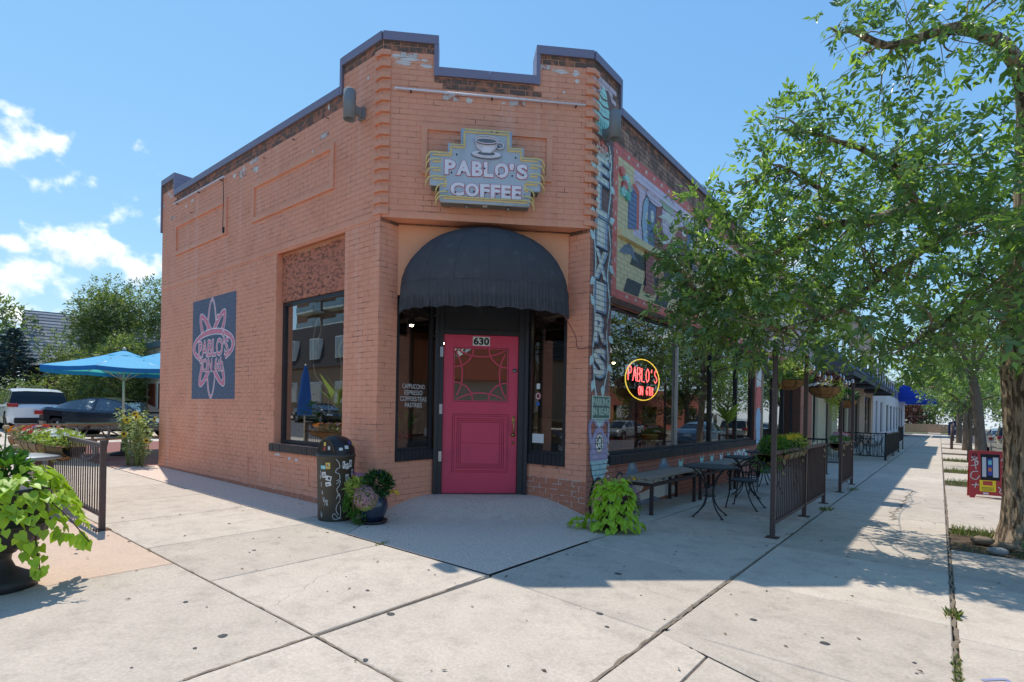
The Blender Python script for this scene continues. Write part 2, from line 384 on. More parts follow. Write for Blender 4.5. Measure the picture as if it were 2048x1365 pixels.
gsheet('lawn',-300,-31,-2.2,97,-0.03,M_dry); gsheet('far_lawn',-300,2,106,300,0.02,M_dry)
gsheet('opposite_sidewalk',13.0,16.5,-300,300,-0.02,M_conc); gsheet('opposite_pavement',-300,13,-17,-13.5,-0.02,M_conc)
kb=MB()
for a in range(-2,97,3):
    kb.prism([(1.95,a,G(1.95,a)-0.2),(2.1,a,G(2.1,a)-0.2),(2.1,a+2.99,G(2.1,a+3)-0.2),(1.95,a+2.99,G(1.95,a+3)-0.2)],(0,0,1),0.2)
tag(kb.build('kerb',M_conc),kind='structure')
kb=MB()
for a in range(-31,0,3): kb.prism([(a,-2.4,G(a,-2.4)-0.2),(a+2.99,-2.4,G(a+3,-2.4)-0.2),(a+2.99,-2.25,G(a+3,-2.25)-0.2),(a,-2.25,G(a,-2.25)-0.2)],(0,0,1),0.2)
tag(kb.build('front_kerb',M_conc),kind='structure')
SG=0.006
def slab(poly,m=M_conc,dz=0.0,name='slab',parent=None):
    """paving slab: bevelled top edge, real joint around it"""
    cx=sum(p[0] for p in poly)/len(poly); cy=sum(p[1] for p in poly)/len(poly)
    def shr(p,d):
        v=Vector((cx-p[0],cy-p[1])); l=v.length; v=v/l*min(d*1.3,l); return (p[0]+v.x,p[1]+v.y)
    b=MB(); a=[shr(p,SG) for p in poly]; t=[shr(p,SG+0.008) for p in poly]; k=len(poly)
    lo=[Vector((p[0]-cx,p[1]-cy,G(*p)-0.06+dz)) for p in a]; mi=[Vector((p[0]-cx,p[1]-cy,G(*p)-0.006+dz)) for p in a]; hi=[Vector((p[0]-cx,p[1]-cy,G(*p)+dz)) for p in t]
    b.face(hi)
    for i in range(k):
        j=(i+1)%k; b.face((lo[i],lo[j],mi[j],mi[i])); b.face((mi[i],mi[j],hi[j],hi[i]))
    return b.build(name,m,parent or sidewalk,(cx,cy,0))
def rslab(x0,x1,y0,y1,m=M_conc): return slab([(x0,y0),(x1,y0),(x1,y1),(x0,y1)],m)
# front pavement
xs=[-2.98,-4.45,-5.85,-7.3,-8.75,-10.2,-11.65,-13.1,-15.0,-17,-19,-21,-23.5,-26,-28.5,-31]
for i in range(len(xs)-1): rslab(xs[i+1],xs[i],1.82,3.48)
rslab(-5.16,-2.95,0.15,1.82)
for a,b in ((-7.4,-5.16),(-9.6,-7.4),(-11.8,-9.6),(-14,-11.8)): rslab(a,b,0.15,1.82,M_pink); rslab(a,b,-1.6,0.15,M_pink)
for a,b in ((-17,-14),(-20,-17),(-23.5,-20),(-27.5,-23.5),(-31,-27.5)): rslab(a,b,0.15,1.82); rslab(a,b,-2.2,0.15)
rslab(-5.16,-2.95,-2.2,0.15)
slab([(-2.95,1.82),(-1.40,1.80),(-1.40,3.32),(-2.95,3.48)]); slab([(-2.95,-2.2),(-1.40,-2.2),(-1.40,1.80),(-2.95,1.82)])
slab([(-2.98,3.48),(-1.42,3.32),(-1.42,4.87),(-3.0,5.08)])
slab([(-3.0,5.08),(-1.42,4.87),(-1.41,6.6),(-3.0,6.72)])
ys=[6.66]+[6.66+1.65*i for i in range(1,56)]
for i in range(55): rslab(-2.98,-1.41,ys[i],ys[i+1])
ys2=[3.43,4.87,6.53]+[6.53+1.65*i for i in range(1,56)]
for i in range(len(ys2)-1): rslab(-1.40,0.09,ys2[i],ys2[i+1])
slab([(-1.39,1.8),(-1.055,1.8),(-1.055,3.205),(-1.39,3.405)]); slab([(-1.05,1.8),(0.09,1.8),(0.09,2.772),(-1.05,3.20)])
slab([(-1.39,-2.2),(0.09,-2.2),(0.09,1.79),(-1.39,1.79)]); slab([(-1.05,3.21),(0.09,2.782),(0.09,3.425),(-1.38,3.425)])
# rolled lip where the kerb ramp begins
lip=MB()
for i in range(14):
    a=i/13; 
p0=Vector((-1.36,3.40,0)); p1=Vector((0.12,2.83,0)); dv=(p1-p0); nv=Vector((dv.y,-dv.x,0)).normalized()
prof=[(-0.09,0.004),(-0.05,0.022),(0.0,0.032),(0.045,0.026),(0.075,0.004)]
rows=[]
for i in range(13):
    a=i/12; q=p0+dv*a; k=min(1,a*3+0.15); rows.append([Vector((q.x+nv.x*o,q.y+nv.y*o,G(q.x,q.y)+0.001+z*k)) for o,z in prof])
for i in range(12):
    for j in range(4): lip.face((rows[i][j],rows[i][j+1],rows[i+1][j+1],rows[i+1][j]),0,True)
lo=lip.build('ramp_lip',M_conc,sidewalk)
# verge with tree pits
PITS=[(7.85,9.5),(16.1,17.6),(20.4,22.0),(26.8,28.6),(33,35),(41,43),(50,52)]
y=-2.2; vs_=[]
edges=[-2.2,1.8,3.0,4.63,6.25,7.85,9.5,11.2,12.85,14.5,16.1,17.6,19.0,20.4,22.0,23.6,25.2,26.8,28.6,30.8,33,35,38,41,43,46.5,50,52,60,70,80,97]
for a,b in zip(edges,edges[1:]):
    if (a,b) in PITS: continue
    rslab(0.11,1.94,a,b)
def blades(name,x0,x1,y0,y1,n,h,parent=None,mats=(M_grass,M_straw),dz=-0.02):
    P=np.stack([rng.uniform(x0,x1,n),rng.uniform(y0,y1,n),np.zeros(n)],1); P[:,2]=-0.107-0.0099*(P[:,0]+5.6)-0.009*(P[:,1]-4.26)+dz
    A=np.stack([rng.normal(0,.45,n),rng.normal(0,.45,n),np.ones(n)],1); B=rdirs(n); B[:,2]*=0.2
    T=[(0,-0.035,0),(0,0.035,0),(0.55,0.03,0.05),(1,0,0.22),(0.55,-0.03,0.05)]
    return tag(scatter(name,T,[(0,1,2,4),(4,2,3)],P,A,B,rng.uniform(.5,1.2,n)*h,list(mats),rng.random(n)<0.3),kind='stuff')
for k,(a,b) in enumerate(PITS):
    o=gsheet('tree_pit_soil',0.11,1.94,a+0.01,b-0.01,-0.03,M_soil)
g0=tag(blades('grass',0.14,0.62,9.05,9.48,420,0.11),'ragged tuft of green grass at the pavement edge of the nearest tree pit','grass')
g0=tag(blades('grass',0.14,1.2,7.9,8.4,260,0.05),'short dry grass over bare soil before the big trunk','grass')
for a,b,n,t in ((16.1,17.6,900,'grass strip in the paving beside the red sandwich board'),(20.4,22.0,900,'grass strip at the foot of the second street tree'),(26.8,28.6,700,'grass strip around the thin far trunk')): tag(blades('grass',0.14,1.9,a+.05,b-.05,n,0.14),t,'grass')
# weeds in the joints
def weeds(cells,label,h=0.035,n=60,spread=0.035):
    P=[];
    for (x,y) in cells:
        for _ in range(n): P.append((x+random.gauss(0,spread*.7),y+random.gauss(0,spread*1.6),G(x,y)-0.005))
    P=np.array(P); n=len(P); A=np.stack([rng.normal(0,.7,n),rng.normal(0,.7,n),np.ones(n)],1)
    tag(tag(scatter('weed',LEAF_T,LEAF_F,P,A,rdirs(n),rng.uniform(.4,1.2,n)*h,[M_grass,M_straw],rng.random(n)<0.45),kind='stuff'),label,'weeds')
weeds([(0.1,5.15)],'small green weed in the long joint by the tree shade',0.06,70,0.03)
weeds([(0.1,4.2-0.06*i) for i in range(28)],'dry weeds filling the long joint beside the chalk scrawl',0.03,26,0.012)
weeds([(-1.4,9.75),(-1.4,13.1)],'tufts of grass in the joint beside the patio fence posts',0.06,60,0.05)
weeds([(-4.47,3.5)],'little yellow weed where the slab joint meets the entrance apron',0.03,70,0.03)
# entrance apron of exposed aggregate, rising to the threshold; rough strip along the long wall
ap=MB(); V=Vector
oc=[(-5.606,4.262),(-5.46,4.05),(-5.26,3.77),(-5.06,3.485),(-4.4,3.485),(-3.7,3.485),(-3.0,3.485),(-3.01,4.4),(-3.02,5.15),(-3.07,5.47),(-3.22,5.78),(-3.42,6.02),(-3.664,6.20)]
nn_=len(oc); rows=[]
for i,(x,y) in enumerate(oc):
    f=i/(nn_-1); ix=-5.606+(.911)*f; iy=5.29+.912*f; iz=.085-.01*f; row=[]
    for k in range(15):
        t_=k/14; px=x+(ix-x)*t_; py=y+(iy-y)*t_; d=((px+5.606)-(py-4.264))/math.sqrt(2)   # in front of the chamfer line when positive
        q=min(1,max(0,(.25-d)/.85)); q=q*q*(3-2*q); row.append(V((px,py,G(px,py)+.003+(iz-G(px,py))*q)))
    rows.append(row)
for i in range(nn_-1):
    for k in range(14): ap.face((rows[i][k],rows[i+1][k],rows[i+1][k+1],rows[i][k+1]),0,True)
tag(ap.build('entrance_apron',M_agg),kind='structure')
slab([(-13.2,3.49),(-6.15,3.49),(-6.15,4.27),(-13.2,4.27)],M_agg,0.002,'rough_strip')
slab([(-6.14,3.49),(-5.07,3.49),(-5.3,3.8),(-5.55,4.05),(-5.62,4.27),(-6.14,4.27)],M_conc,0.0,'slab')
for a,b in zip([6.2]+ys[:40:2],ys[:42:2]):
    if b-a>0.3: slab([(-3.66,a),(-3.0,a),(-3.0,b),(-3.66,b)],M_agg if a>9e9 else M_conc,-0.001)
slab([(-3.64,6.19),(-3.44,6.03),(-3.23,5.80),(-3.09,5.48),(-3.03,5.18),(-3.01,6.19)],M_conc,0,'slab')
gsheet('paver_patch',-21,-13.2,3.5,7.2,-0.002,M_paver)
for x0,x1,y0,y1 in ((-31,-21,3.5,16),(-21,-13.2,7.2,16)):
    rslab(x0,x1,y0,y1)
# gum spots and cracks on the concrete: thin dark patches
M_gum=mat('old_gum',srgb(74,72,72),0.8,var=0.2,vscale=30)
gb=MB()
def spot(x,y,r):
    n=9; e=random.uniform(.6,1.0); a0=random.random()*6
    gb.face([(x+r*math.cos(a0+i*.698)*random.uniform(.8,1.1),y+r*e*math.sin(a0+i*.698)*random.uniform(.8,1.1),G(x,y)+0.0035) for i in range(n)])
for _ in range(170):
    x=random.uniform(-8,0.0); y=random.uniform(0.6,9)
    if (x<-3.6 and y>4.0) or y>4.27 and x<-3: continue
    spot(x,y,random.choice([.006,.008,.010,.013,.02]))
for x,y,r in ((-1.85,3.35,.03),(-0.55,3.9,.03),(-1.0,4.0,.025),(-2.9,2.35,.03),(-3.35,1.45,.03),(-2.2,4.3,.035)): spot(x,y,r)
tag(gb.build('gum_spots',M_gum,sidewalk),kind='stuff')
# asphalt sealer along the long joints
cb=MB()
def crack(pts,w):
    for i in range(len(pts)-1):
        (x0,y0),(x1,y1)=pts[i],pts[i+1]; d=V((x1-x0,y1-y0,0)); nn=V((-d.y,d.x,0)).normalized()*w*random.uniform(.18,.46)
        a=V((x0,y0,G(x0,y0)+.0032)); b=V((x1,y1,G(x1,y1)+.0032)); cb.face((a-nn,b-nn,b+nn,a+nn))
def wob(x0,y0,x1,y1,n,j): return [(x0+(x1-x0)*i/n+random.gauss(0,j),y0+(y1-y0)*i/n+random.gauss(0,j)) for i in range(n+1)]
crack(wob(-1.405,1.9,-1.405,5.2,60,.006),.03); crack(wob(-1.405,5.2,-1.405,30,140,.005),.02); crack(wob(-2.96,1.1,-2.96,1.82,14,.005),.03); crack(wob(-2.95,1.82,-3.0,3.48,34,.003),.014)
crack(wob(-2.95,1.82,-1.9,1.79,20,.004),.02); crack(wob(-2.95,1.82,-7.5,1.82,80,.003),.012); crack(wob(0.1,2.6,0.1,14,150,.008),.03); crack(wob(-0.55,9.5,-0.42,14.2,50,.03),.035)
for a_ in ((-4.2,2.9,-3.6,1.9),(-6.6,3.4,-6.0,1.9),(-2.2,4.2,-1.5,4.0),(-2.6,7.6,-1.5,7.3)): crack(wob(*a_,26,.015),.0025)
tag(cb.build('joint_cracks',mat('crack_filler',srgb(132,116,98),0.9,var=0.4,vscale=30),sidewalk),kind='stuff')
# dry leaf litter blown over the paving
n_=420; LP=np.stack([rng.uniform(-7.5,1.8,n_),rng.uniform(1.2,16,n_),np.zeros(n_)],1)
LP=LP[~((LP[:,0]<-3.5)&(LP[:,1]>4.1))]; n_=len(LP); LP[:,2]=-0.107-0.0099*(LP[:,0]+5.6)-0.009*(LP[:,1]-4.26)+.006
LA=rng.normal(0,1,(n_,3)); LA[:,2]*=.12; LB=rng.normal(0,.25,(n_,3)); LB[:,2]+=1
tag(scatter('leaf_litter',LEAF_T,LEAF_F,LP,LA,LB,rng.uniform(.015,.05,n_),[mat('dry_leaf',srgb(128,104,70),.9,var=.4,vscale=9),mat('dry_leaf_dark',srgb(92,76,58),.9)],rng.random(n_)<.5,sidewalk),kind='stuff')
# ------------------------------------------------------------------ the coffee shop
c1=(-5.606,4.264); c2=(-3.668,6.202); Q=1/math.sqrt(2)
shop=thing('coffee_shop','orange painted brick corner coffee shop with chamfered entrance and stepped parapet','building',(c1[0],c1[1],0))
SO=Vector((c1[0],c1[1],0))
M_brick=mat('painted_brick',srgb(236,163,130),0.62,streak=(srgb(238,186,164),.6,2.6),speck=(14,.10),var=0.07,vscale=1.6,bump=0.25,bscale=70,spec=0.35,dark=srgb(220,144,112),dscale=2.2,damt=0.5,dlo=0.45,dhi=0.7)
M_mort=mat('painted_mortar',srgb(224,152,122),0.8,var=0.12,vscale=9,dark=srgb(138,92,74),dscale=5,damt=0.9,dlo=0.5,dhi=0.64)
M_raw=mat('weathered_brick',srgb(112,92,82),0.85,var=0.4,vscale=14,bump=0.6,bscale=50,dark=srgb(176,116,90),dscale=7,damt=0.85,dlo=0.48,dhi=0.58)
M_chip=mat('chipped_white_brick',srgb(206,198,192),0.8,var=0.12,vscale=14,dark=srgb(190,122,96),dscale=13,damt=1.0,dlo=0.5,dhi=0.56)
M_rbrick=mat('brown_brick',srgb(190,124,104),0.7,var=0.14,vscale=4,bump=0.3,bscale=60,dark=srgb(146,90,74),dscale=3,damt=0.6)
M_worn=mat('worn_brick',srgb(196,124,96),0.7,var=0.1,vscale=4,bump=0.3,bscale=60,dark=srgb(216,200,186),dscale=13,damt=0.8,dlo=0.62,dhi=0.66)
M_lilac=mat('lilac_brick',srgb(220,200,208),0.7,var=0.09,vscale=5,dark=srgb(176,150,150),dscale=4,damt=0.6)
M_old=mat('unpainted_brick',srgb(186,146,126),0.8,var=0.2,vscale=7,dark=srgb(108,88,82),dscale=3,damt=0.8,dlo=0.42,dhi=0.56)
BM=[M_brick,M_raw,M_chip,M_rbrick,M_worn,M_lilac,M_old]
CH=0.0723; BL=0.216; PROUD=0.0035
class Wall:
    def __init__(s,o,u,n,length,holes,tops,z0,rule,dark=0.14): s.o=Vector((o[0],o[1],0)); s.u=Vector((u[0],u[1],0)); s.n=Vector((n[0],n[1],0)); s.len=length; s.holes=holes; s.tops=tops; s.z0=z0; s.rule=rule; s.rows={}; s.dark=dark
    def P(s,u,z,d=0): return s.o+s.u*u+s.n*d+Vector((0,0,z))
    def top(s,u):
        for a,b,z in s.tops:
            if a<=u<=b: return z
        return s.tops[-1][2]
    def frame(s): return (s.u.x*s.n.y-s.u.y*s.n.x)<0     # True when u x z points along n
    def quad(s,mb,u0,u1,z0,z1,d,mi=0):
        q=[s.P(u0,z0,d),s.P(u1,z0,d),s.P(u1,z1,d),s.P(u0,z1,d)]
        mb.face([p-SO for p in (q if s.frame() else q[::-1])],mi)
    def backing(s,mb,mi=0):
        us=sorted({0,s.len,*[h[0] for h in s.holes],*[h[1] for h in s.holes],*[t[0] for t in s.tops],*[t[1] for t in s.tops]}); us=[u for u in us if 0<=u<=s.len]
        zs=sorted({s.z0,*[h[2] for h in s.holes],*[h[3] for h in s.holes],*[t[2] for t in s.tops]})
        for a,b in zip(us,us[1:]):
            for c,d in zip(zs,zs[1:]):
                um=(a+b)/2; zm=(c+d)/2
                if zm>s.top(um) or d<=s.z0: continue
                if any(h[0]<um<h[1] and h[2]<zm<h[3] for h in s.holes): continue
                s.quad(mb,a,b,max(c,s.z0),d,0,mi)
    def bricks(s):
        k=math.floor((s.z0+0.3)/CH); z=-0.3+k*CH
        while True:
            z0=z; z1=z+CH; z=z1; k+=1
            if z0>max(t[2] for t in s.tops): break
            iv=[]
            us=[0,s.len]
            cuts=sorted({0,s.len,*[h[0] for h in s.holes],*[h[1] for h in s.holes],*[t[0] for t in s.tops],*[t[1] for t in s.tops]})
            zm=(z0+z1)/2
            for a,b in zip(cuts,cuts[1:]):
                um=(a+b)/2
                if a<0 or b>s.len+1e-6 or zm>s.top(um) or zm<s.z0 or any(h[0]<um<h[1] and h[2]<zm<h[3] for h in s.holes): continue
                if iv and abs(iv[-1][1]-a)<1e-6: iv[-1][1]=b
                else: iv.append([a,b])
            row=[]
            for a,b in iv:
                off=(0 if k%2 else BL/2); i=math.floor((a-off)/BL); 
                while off+i*BL<b-1e-6:
                    p=max(a,off+i*BL); q=min(b,off+(i+1)*BL); i+=1
                    if q-p<0.035: continue
                    zt=s.top((p+q)/2)
                    m=1 if z1>zt-s.dark else s.rule((p+q)/2,zm)
                    row.append((p+.003,q-.003,z0+.003,z1-.003,PROUD+random.uniform(-.0007,.0007),m))
            s.rows[k]=(z0,z1,row)
        return [b for r in s.rows.values() for b in r[2]]
def chipw(u,z,top,p):
    return z>top-0.52 and random.random()<p
def ruleL(u,z):
    t=6.0 if u<.85 else 5.62
    if chipw(u,z,t,0.02): return 2
    return 4 if z<(-.03+.05*mnoise.noise(Vector((u*1.7,0,0)))) else 0
def ruleC(u,z):
    t=6.0 if (u<.69 or u>1.98) else 5.6
    if z>t-0.33 and random.random()<0.16: return 2
    return 4 if z<0.5 and u>9 else 0
def ruleR(u,z):
    if z<0.55: return 3
    if u<0.6: return 3 if z<5.2 else 5
    if z>5.15: return 6
    if z>3.0: return 5
    return 3
WL=Wall(c1,(-1,0),(0,-1),7.445,[(.754,2.58,.70,3.71)],[(0,.85,6.0),(.85,6.80,5.62),(6.80,7.445,5.98)],-0.25,ruleL)
WC=Wall(c1,(Q,Q),(Q,-Q),2.741,[],[(0,.69,5.98),(.69,1.98,5.58),(1.98,2.741,5.98)],3.725,ruleC,0.13)
WR=Wall(c2,(0,1),(1,0),16.0,[(.60,8.20,.67,2.83),(8.9,13.9,-0.4,2.85)],[(0,.715,5.98),(.715,16.0,5.58)],-0.4,ruleR,0.10)
RL=Wall(c1,(0,1),(1,0),0.985,[(.30,.985,.58,3.75)],[(0,.985,3.72)],-0.25,lambda u,z:0,0)
RR=Wall(c2,(-1,0),(0,-1),1.02,[(.34,1.02,.53,3.75)],[(0,1.02,3.72)],-0.25,lambda u,z:4 if z<.35 else 0,0)
bk=MB()
for w in (WL,WC,WR,RL,RR): w.backing(bk,1 if w is WR else 0)
wall_o=bk.build('wall',[M_mort,mat('right_mortar',srgb(122,82,70),0.85,var=0.3,vscale=8,dark=srgb(60,44,40),dscale=6,damt=0.8)],shop)
# lay the bricks: the 300 that show largest are objects, the rest one mesh
BR=[]
for w in (WL,WC,WR,RL,RR):
    for b in w.bricks(): BR.append((w,b))
camp=Vector((0,0,1.28))
def shown(w,b):
    p=w.P((b[0]+b[1])/2,(b[2]+b[3])/2); d=p-camp; z=d.dot(fwd)
    if z<1: return 0
    sx=d.dot(rgt)/z; sz=(p.z-1.28)/z
    if abs(sx)>.95: return 0
    if w is RL and p.z>2.8 and False: return 0
    if w is WR and (p.z<1.0 or sx>.3): return 0
    return (b[1]-b[0])*(b[3]-b[2])*abs(w.n.dot(d))/(z*z*d.length)
BR.sort(key=lambda t:-shown(*t))
rest=MB(); cache={}
def brick_geo(l,h,pr):
    i=.002; bv_=[(-l/2,-.004,-h/2),(l/2,-.004,-h/2),(l/2,-.004,h/2),(-l/2,-.004,h/2),(-l/2+i,pr,-h/2+i),(l/2-i,pr,-h/2+i),(l/2-i,pr,h/2-i),(-l/2+i,pr,h/2-i)]
    return bv_,[(4,5,6,7),(0,1,5,4),(1,2,6,5),(2,3,7,6),(3,0,4,7)]
for n,(w,b) in enumerate(BR):
    u0,u1,z0,z1,pr,m=b; l=u1-u0; h=z1-z0
    bv_,F=brick_geo(l,h,pr)
    # local frame: x along the wall so that faces point out (n); y = n
    xd=Vector((-w.n.y,w.n.x,0)); xd=-xd
    Mx=Matrix(((xd.x,w.n.x,0,0),(xd.y,w.n.y,0,0),(0,0,1,0),(0,0,0,1)))
    c=w.P((u0+u1)/2,(z0+z1)/2)-SO
    F=[f[::-1] for f in F]
    if n<300:
        key=(round(l,3),m)
        if key not in cache:
            mb=MB(); mb.add(brick_geo(l,h,PROUD)[0],F); me_o=mb.build('brick',BM[m],wall_o); me_o.matrix_local=Matrix.Translation(c)@Mx; cache[key]=me_o.data
        else:
            o=obj_of(cache[key],'brick',wall_o); o.matrix_local=Matrix.Translation(c)@Mx
    else: rest.add(bv_,F,m,False,Matrix.Translation(c)@Mx)
tag(rest.build('brickwork',BM,wall_o),kind='stuff')
# --- quoin teeth at both corners above the lintel
def quoin(w1,u1,w2,u2,zs,mats):
    """one projecting corner brick: wraps the corner, follows both walls"""
    for z in zs:
        mb=MB(); h=CH-0.008; pr=0.035
        a=w1.P(u1,z,pr); n1=w1.n; n2=w2.n
        k=w1.P(0 if u1>0 else 0,z,0)
        corner=(w1.P(0,z,0) if w1 in (WL,) else w2.P(0,z,0))
        # offset corner
        det=n1.x*n2.y-n1.y*n2.x
        cx=(pr*n2.y-pr*n1.y)/det; cy=(n1.x*pr-n2.x*pr)/det
        oc=corner+Vector((cx,cy,0))
        if w1 is WL: pts=[corner+WL.u*.12,corner+WL.u*.12+n1*pr,oc,corner+WC.u*.10+n2*pr,corner+WC.u*.10,corner-n1*.02-n2*.02]
        else: pts=[corner-WC.u*.10,corner-WC.u*.10+n1*pr,oc,corner+WR.u*.12+n2*pr,corner+WR.u*.12,corner-n1*.02-n2*.02]
        pts=[p-SO for p in pts]
        mb.prism(pts,(0,0,1),h); mb.build('quoin_brick',mats,wall_o)
zq=[-0.3+CH*k+.004 for k in range(56,85,2)]; zq=[z for z in zq if 3.73<z<5.86]
quoin(WL,.1,WC,.1,zq,M_brick); quoin(WC,-.1,WR,.1,zq,M_brick)
# --- raised frames round the blind panels
def frame_on(w,u0,u1,z0,z1,t,pr,m,name='panel_frame'):
    mb=MB()
    def bx(a,b,c,d):
        P=[w.P(a,c,0),w.P(b,c,0),w.P(b,d,0),w.P(a,d,0)]
        if not w.frame(): P=P[::-1]
        mb.prism([p-SO-w.n*.01 for p in P],w.n,pr+.01)
    bx(u0,u1,z1-t,z1); bx(u0,u1,z0,z0+t); bx(u0,u0+t,z0+t,z1-t); bx(u1-t,u1,z0+t,z1-t)
    return mb.build(name,m,wall_o)
frame_on(WL,4.34,6.70,4.33,4.97,.075,.03,M_brick); frame_on(WL,1.03,3.40,4.33,4.97,.075,.03,M_brick)
frame_on(WC,.50,2.20,4.30,4.94,.075,.03,M_brick); frame_on(WL,1.55,2.66,.13,.40,.012,.012,M_brick); frame_on(WL,3.4,6.82,.13,.44,.012,.012,M_brick)
# long flush lintel band over the side window + course line
lb=MB()
def wbox(mb,w,u0,u1,z0,z1,d0,d1,mi=0):
    P=[w.P(u0,z0,d0),w.P(u1,z0,d0),w.P(u1,z1,d0),w.P(u0,z1,d0)]
    if not w.frame(): P=P[::-1]
    mb.prism([p-SO for p in P],w.n,d1-d0,mi)
wbox(lb,WL,0.0,7.43,3.715,3.80,-.01,.013); lb.build('lintel_band',M_brick,wall_o)
lb=MB(); wbox(lb,WC,0.02,2.72,3.72,3.80,-.01,.014); lb.build('lintel_band',M_brick,wall_o)
# --- metal coping (each run a part) with drip face
M_cop=mat('coping_metal',srgb(140,130,146),0.45,metal=0.3,var=0.06,vscale=3)
def coping(w,u0,u1,z,ext=0.0):
    mb=MB(); wbox(mb,w,u0-ext,u1+ext,z-.055,z+.055,-.30,.035); return mb.build('coping',M_cop,shop)
def coping_v(w,u0,u1,z0,z1):
    mb=MB(); wbox(mb,w,u0,u1,z0,z1,-.30,.034); return mb.build('coping',M_cop,shop)
coping(WL,0,.86,6.02); coping(WL,.91,4.0,5.64); coping(WL,4.01,6.75,5.64); coping(WL,6.75,7.47,6.0); coping_v(WL,.855,.905,5.58,6.07); coping_v(WL,6.745,6.79,5.58,5.94)
coping_v(WL,7.445,7.48,4.95,5.94)
coping(WC,0,.70,6.02); coping(WC,.70,1.36,5.62); coping(WC,1.365,1.975,5.62); coping(WC,1.97,2.741,6.02); coping_v(WC,.645,.70,5.56,5.96); coping_v(WC,1.97,2.02,5.56,5.96)
coping(WR,0.0,.73,6.02); coping(WR,.78,6.0,5.62); coping(WR,6.01,16,5.62); coping_v(WR,.725,.775,5.56,6.07)
# roof, inner leaf and parapet backs
M_roof=mat('roof_membrane',srgb(120,116,110),0.9,var=0.15,vscale=2)
rf=MB(); foot=[(-13.05,4.30),(-5.62,4.30),(-3.70,6.22),(-3.70,22.2),(-13.05,22.2)]
rf.prism([V((x,y,4.75))-SO for x,y in foot],(0,0,1),.25); rf.build('roof',M_roof,shop)
pb=MB()
for w,a,b,z in ((WL,.2,7.42,5.58),(WC,.12,2.6,5.55),(WR,.2,15.98,5.55),(WL,.2,.84,5.96),(WC,.12,.68,5.93),(WC,2.0,2.6,5.93),(WR,.2,.7,5.93),(WL,6.81,7.42,5.93)): wbox(pb,w,a,b,5.0,z,-.28,-.02)
pb.build('parapet_back',M_roof,shop)
# far and rear walls
M_stucco=mat('rear_stucco',srgb(190,170,150),0.85,var=0.1,vscale=2)
rw=MB(); 
rw.prism([V(p)-SO for p in ((-13.051,4.27,-.3),(-13.051,22.2,-.3),(-13.051,22.2,5.9),(-13.051,4.27,5.9))],(1,0,0),.2)
rw.prism([V(p)-SO for p in ((-13.0,22.2,-.3),(-3.68,22.2,-.3),(-3.68,22.2,5.5),(-13.0,22.2,5.5))],(0,-1,0),.2)
rw.build('rear_wall',M_stucco,shop)
# --- entrance recess: soffit, fascia panel behind the awning
M_panel=mat('painted_panel',srgb(236,166,124),0.7,var=0.06,vscale=2,bump=0.1,bscale=30,dark=srgb(222,148,106),dscale=1.5,damt=0.5)
M_black=mat('black_paint',srgb(46,47,51),0.42,var=0.2,vscale=6,bump=0.12,bscale=40,dark=srgb(70,68,66),dscale=8,damt=0.6,dlo=0.58,dhi=0.7)
NV=Vector((Q,-Q,0)); UV=Vector((Q,Q,0))
pA=V((-5.606,4.56,0)); pB=V((-3.99,6.176,0))
so=MB(); so.face([p-SO for p in (V((*c1,3.722)),V((-5.606,4.56,3.722)),V((-3.99,6.176,3.722)),V((*c2,3.722)))]); so.build('soffit',M_brick,shop)
pn=MB(); pn.prism([p-SO for p in (pA+V((0,0,2.78)),pB+V((0,0,2.78)),pB+V((0,0,3.72)),pA+V((0,0,3.72)))],-NV,.03); pn.build('fascia_panel',M_panel,shop)
tr=MB(); tr.tube([pA+V((.01,-.01,3.71))-SO,pB+V((.01,-.01,3.71))-SO],.008,5); tr.build('panel_trim',M_raw,shop)
vs2=MB(); vs2.face([p-SO for p in (pA+V((0,0,2.76)),V((-5.606,5.28,2.76)),V((-4.69,6.2,2.76)),pB+V((0,0,2.76)))]); vs2.build('vestibule_ceiling',M_black,shop)
# --- window helper on a wall plane
M_glass=glass('shop_glass',(0.86,0.88,0.86),0.12,1.3)
M_glassL=glass('side_glass',(0.8,0.84,0.82),0.30,1.0)
def window(w,u0,u1,z0,z1,d,fr,m,gl,mull=(),name='window',mm=None):
    f=MB()
    wbox(f,w,u0,u1,z0,z0+fr,d-.05,d+.02); wbox(f,w,u0,u1,z1-fr,z1,d-.05,d+.02); wbox(f,w,u0,u0+fr,z0+fr,z1-fr,d-.05,d+.02); wbox(f,w,u1-fr,u1,z0+fr,z1-fr,d-.05,d+.02)
    o=f.build(name,m,shop)
    us=[u0+fr]+[a for a in mull]+[u1-fr]
    for a,b in zip(us,us[1:]):
        g=MB(); w.quad(g,a,b,z0+fr,z1-fr,d-.01); g.build('pane',gl,o)
    return o
def reveal(w,u0,u1,z0,z1,d,m):
    mb=MB(); P=lambda u,z,dd:w.P(u,z,dd)-SO
    for q in ((P(u0,z0,0),P(u0,z1,0),P(u0,z1,-d),P(u0,z0,-d)),(P(u1,z0,0),P(u1,z0,-d),P(u1,z1,-d),P(u1,z1,0)),(P(u0,z1,0),P(u1,z1,0),P(u1,z1,-d),P(u0,z1,-d)),(P(u0,z0,0),P(u0,z0,-d),P(u1,z0,-d),P(u1,z0,0))): mb.face(q)
    return mb.build('reveal',m,shop)
def sill(w,u0,u1,z0,z1,out,step,m,ext=0.0):
    mb=MB(); u=u0-ext
    while u<u1+ext-.01:
        b=min(u+step,u1+ext); wbox(mb,w,u+.003,b-.003,z0,z1+random.uniform(-.002,.002),-.12,out+random.uniform(-.003,.002)); u=b
    wbox(mb,w,u0-ext,u1+ext,z0+.006,z1-.006,-.12,out-.008)
    return mb.build('window_sill',m,shop)
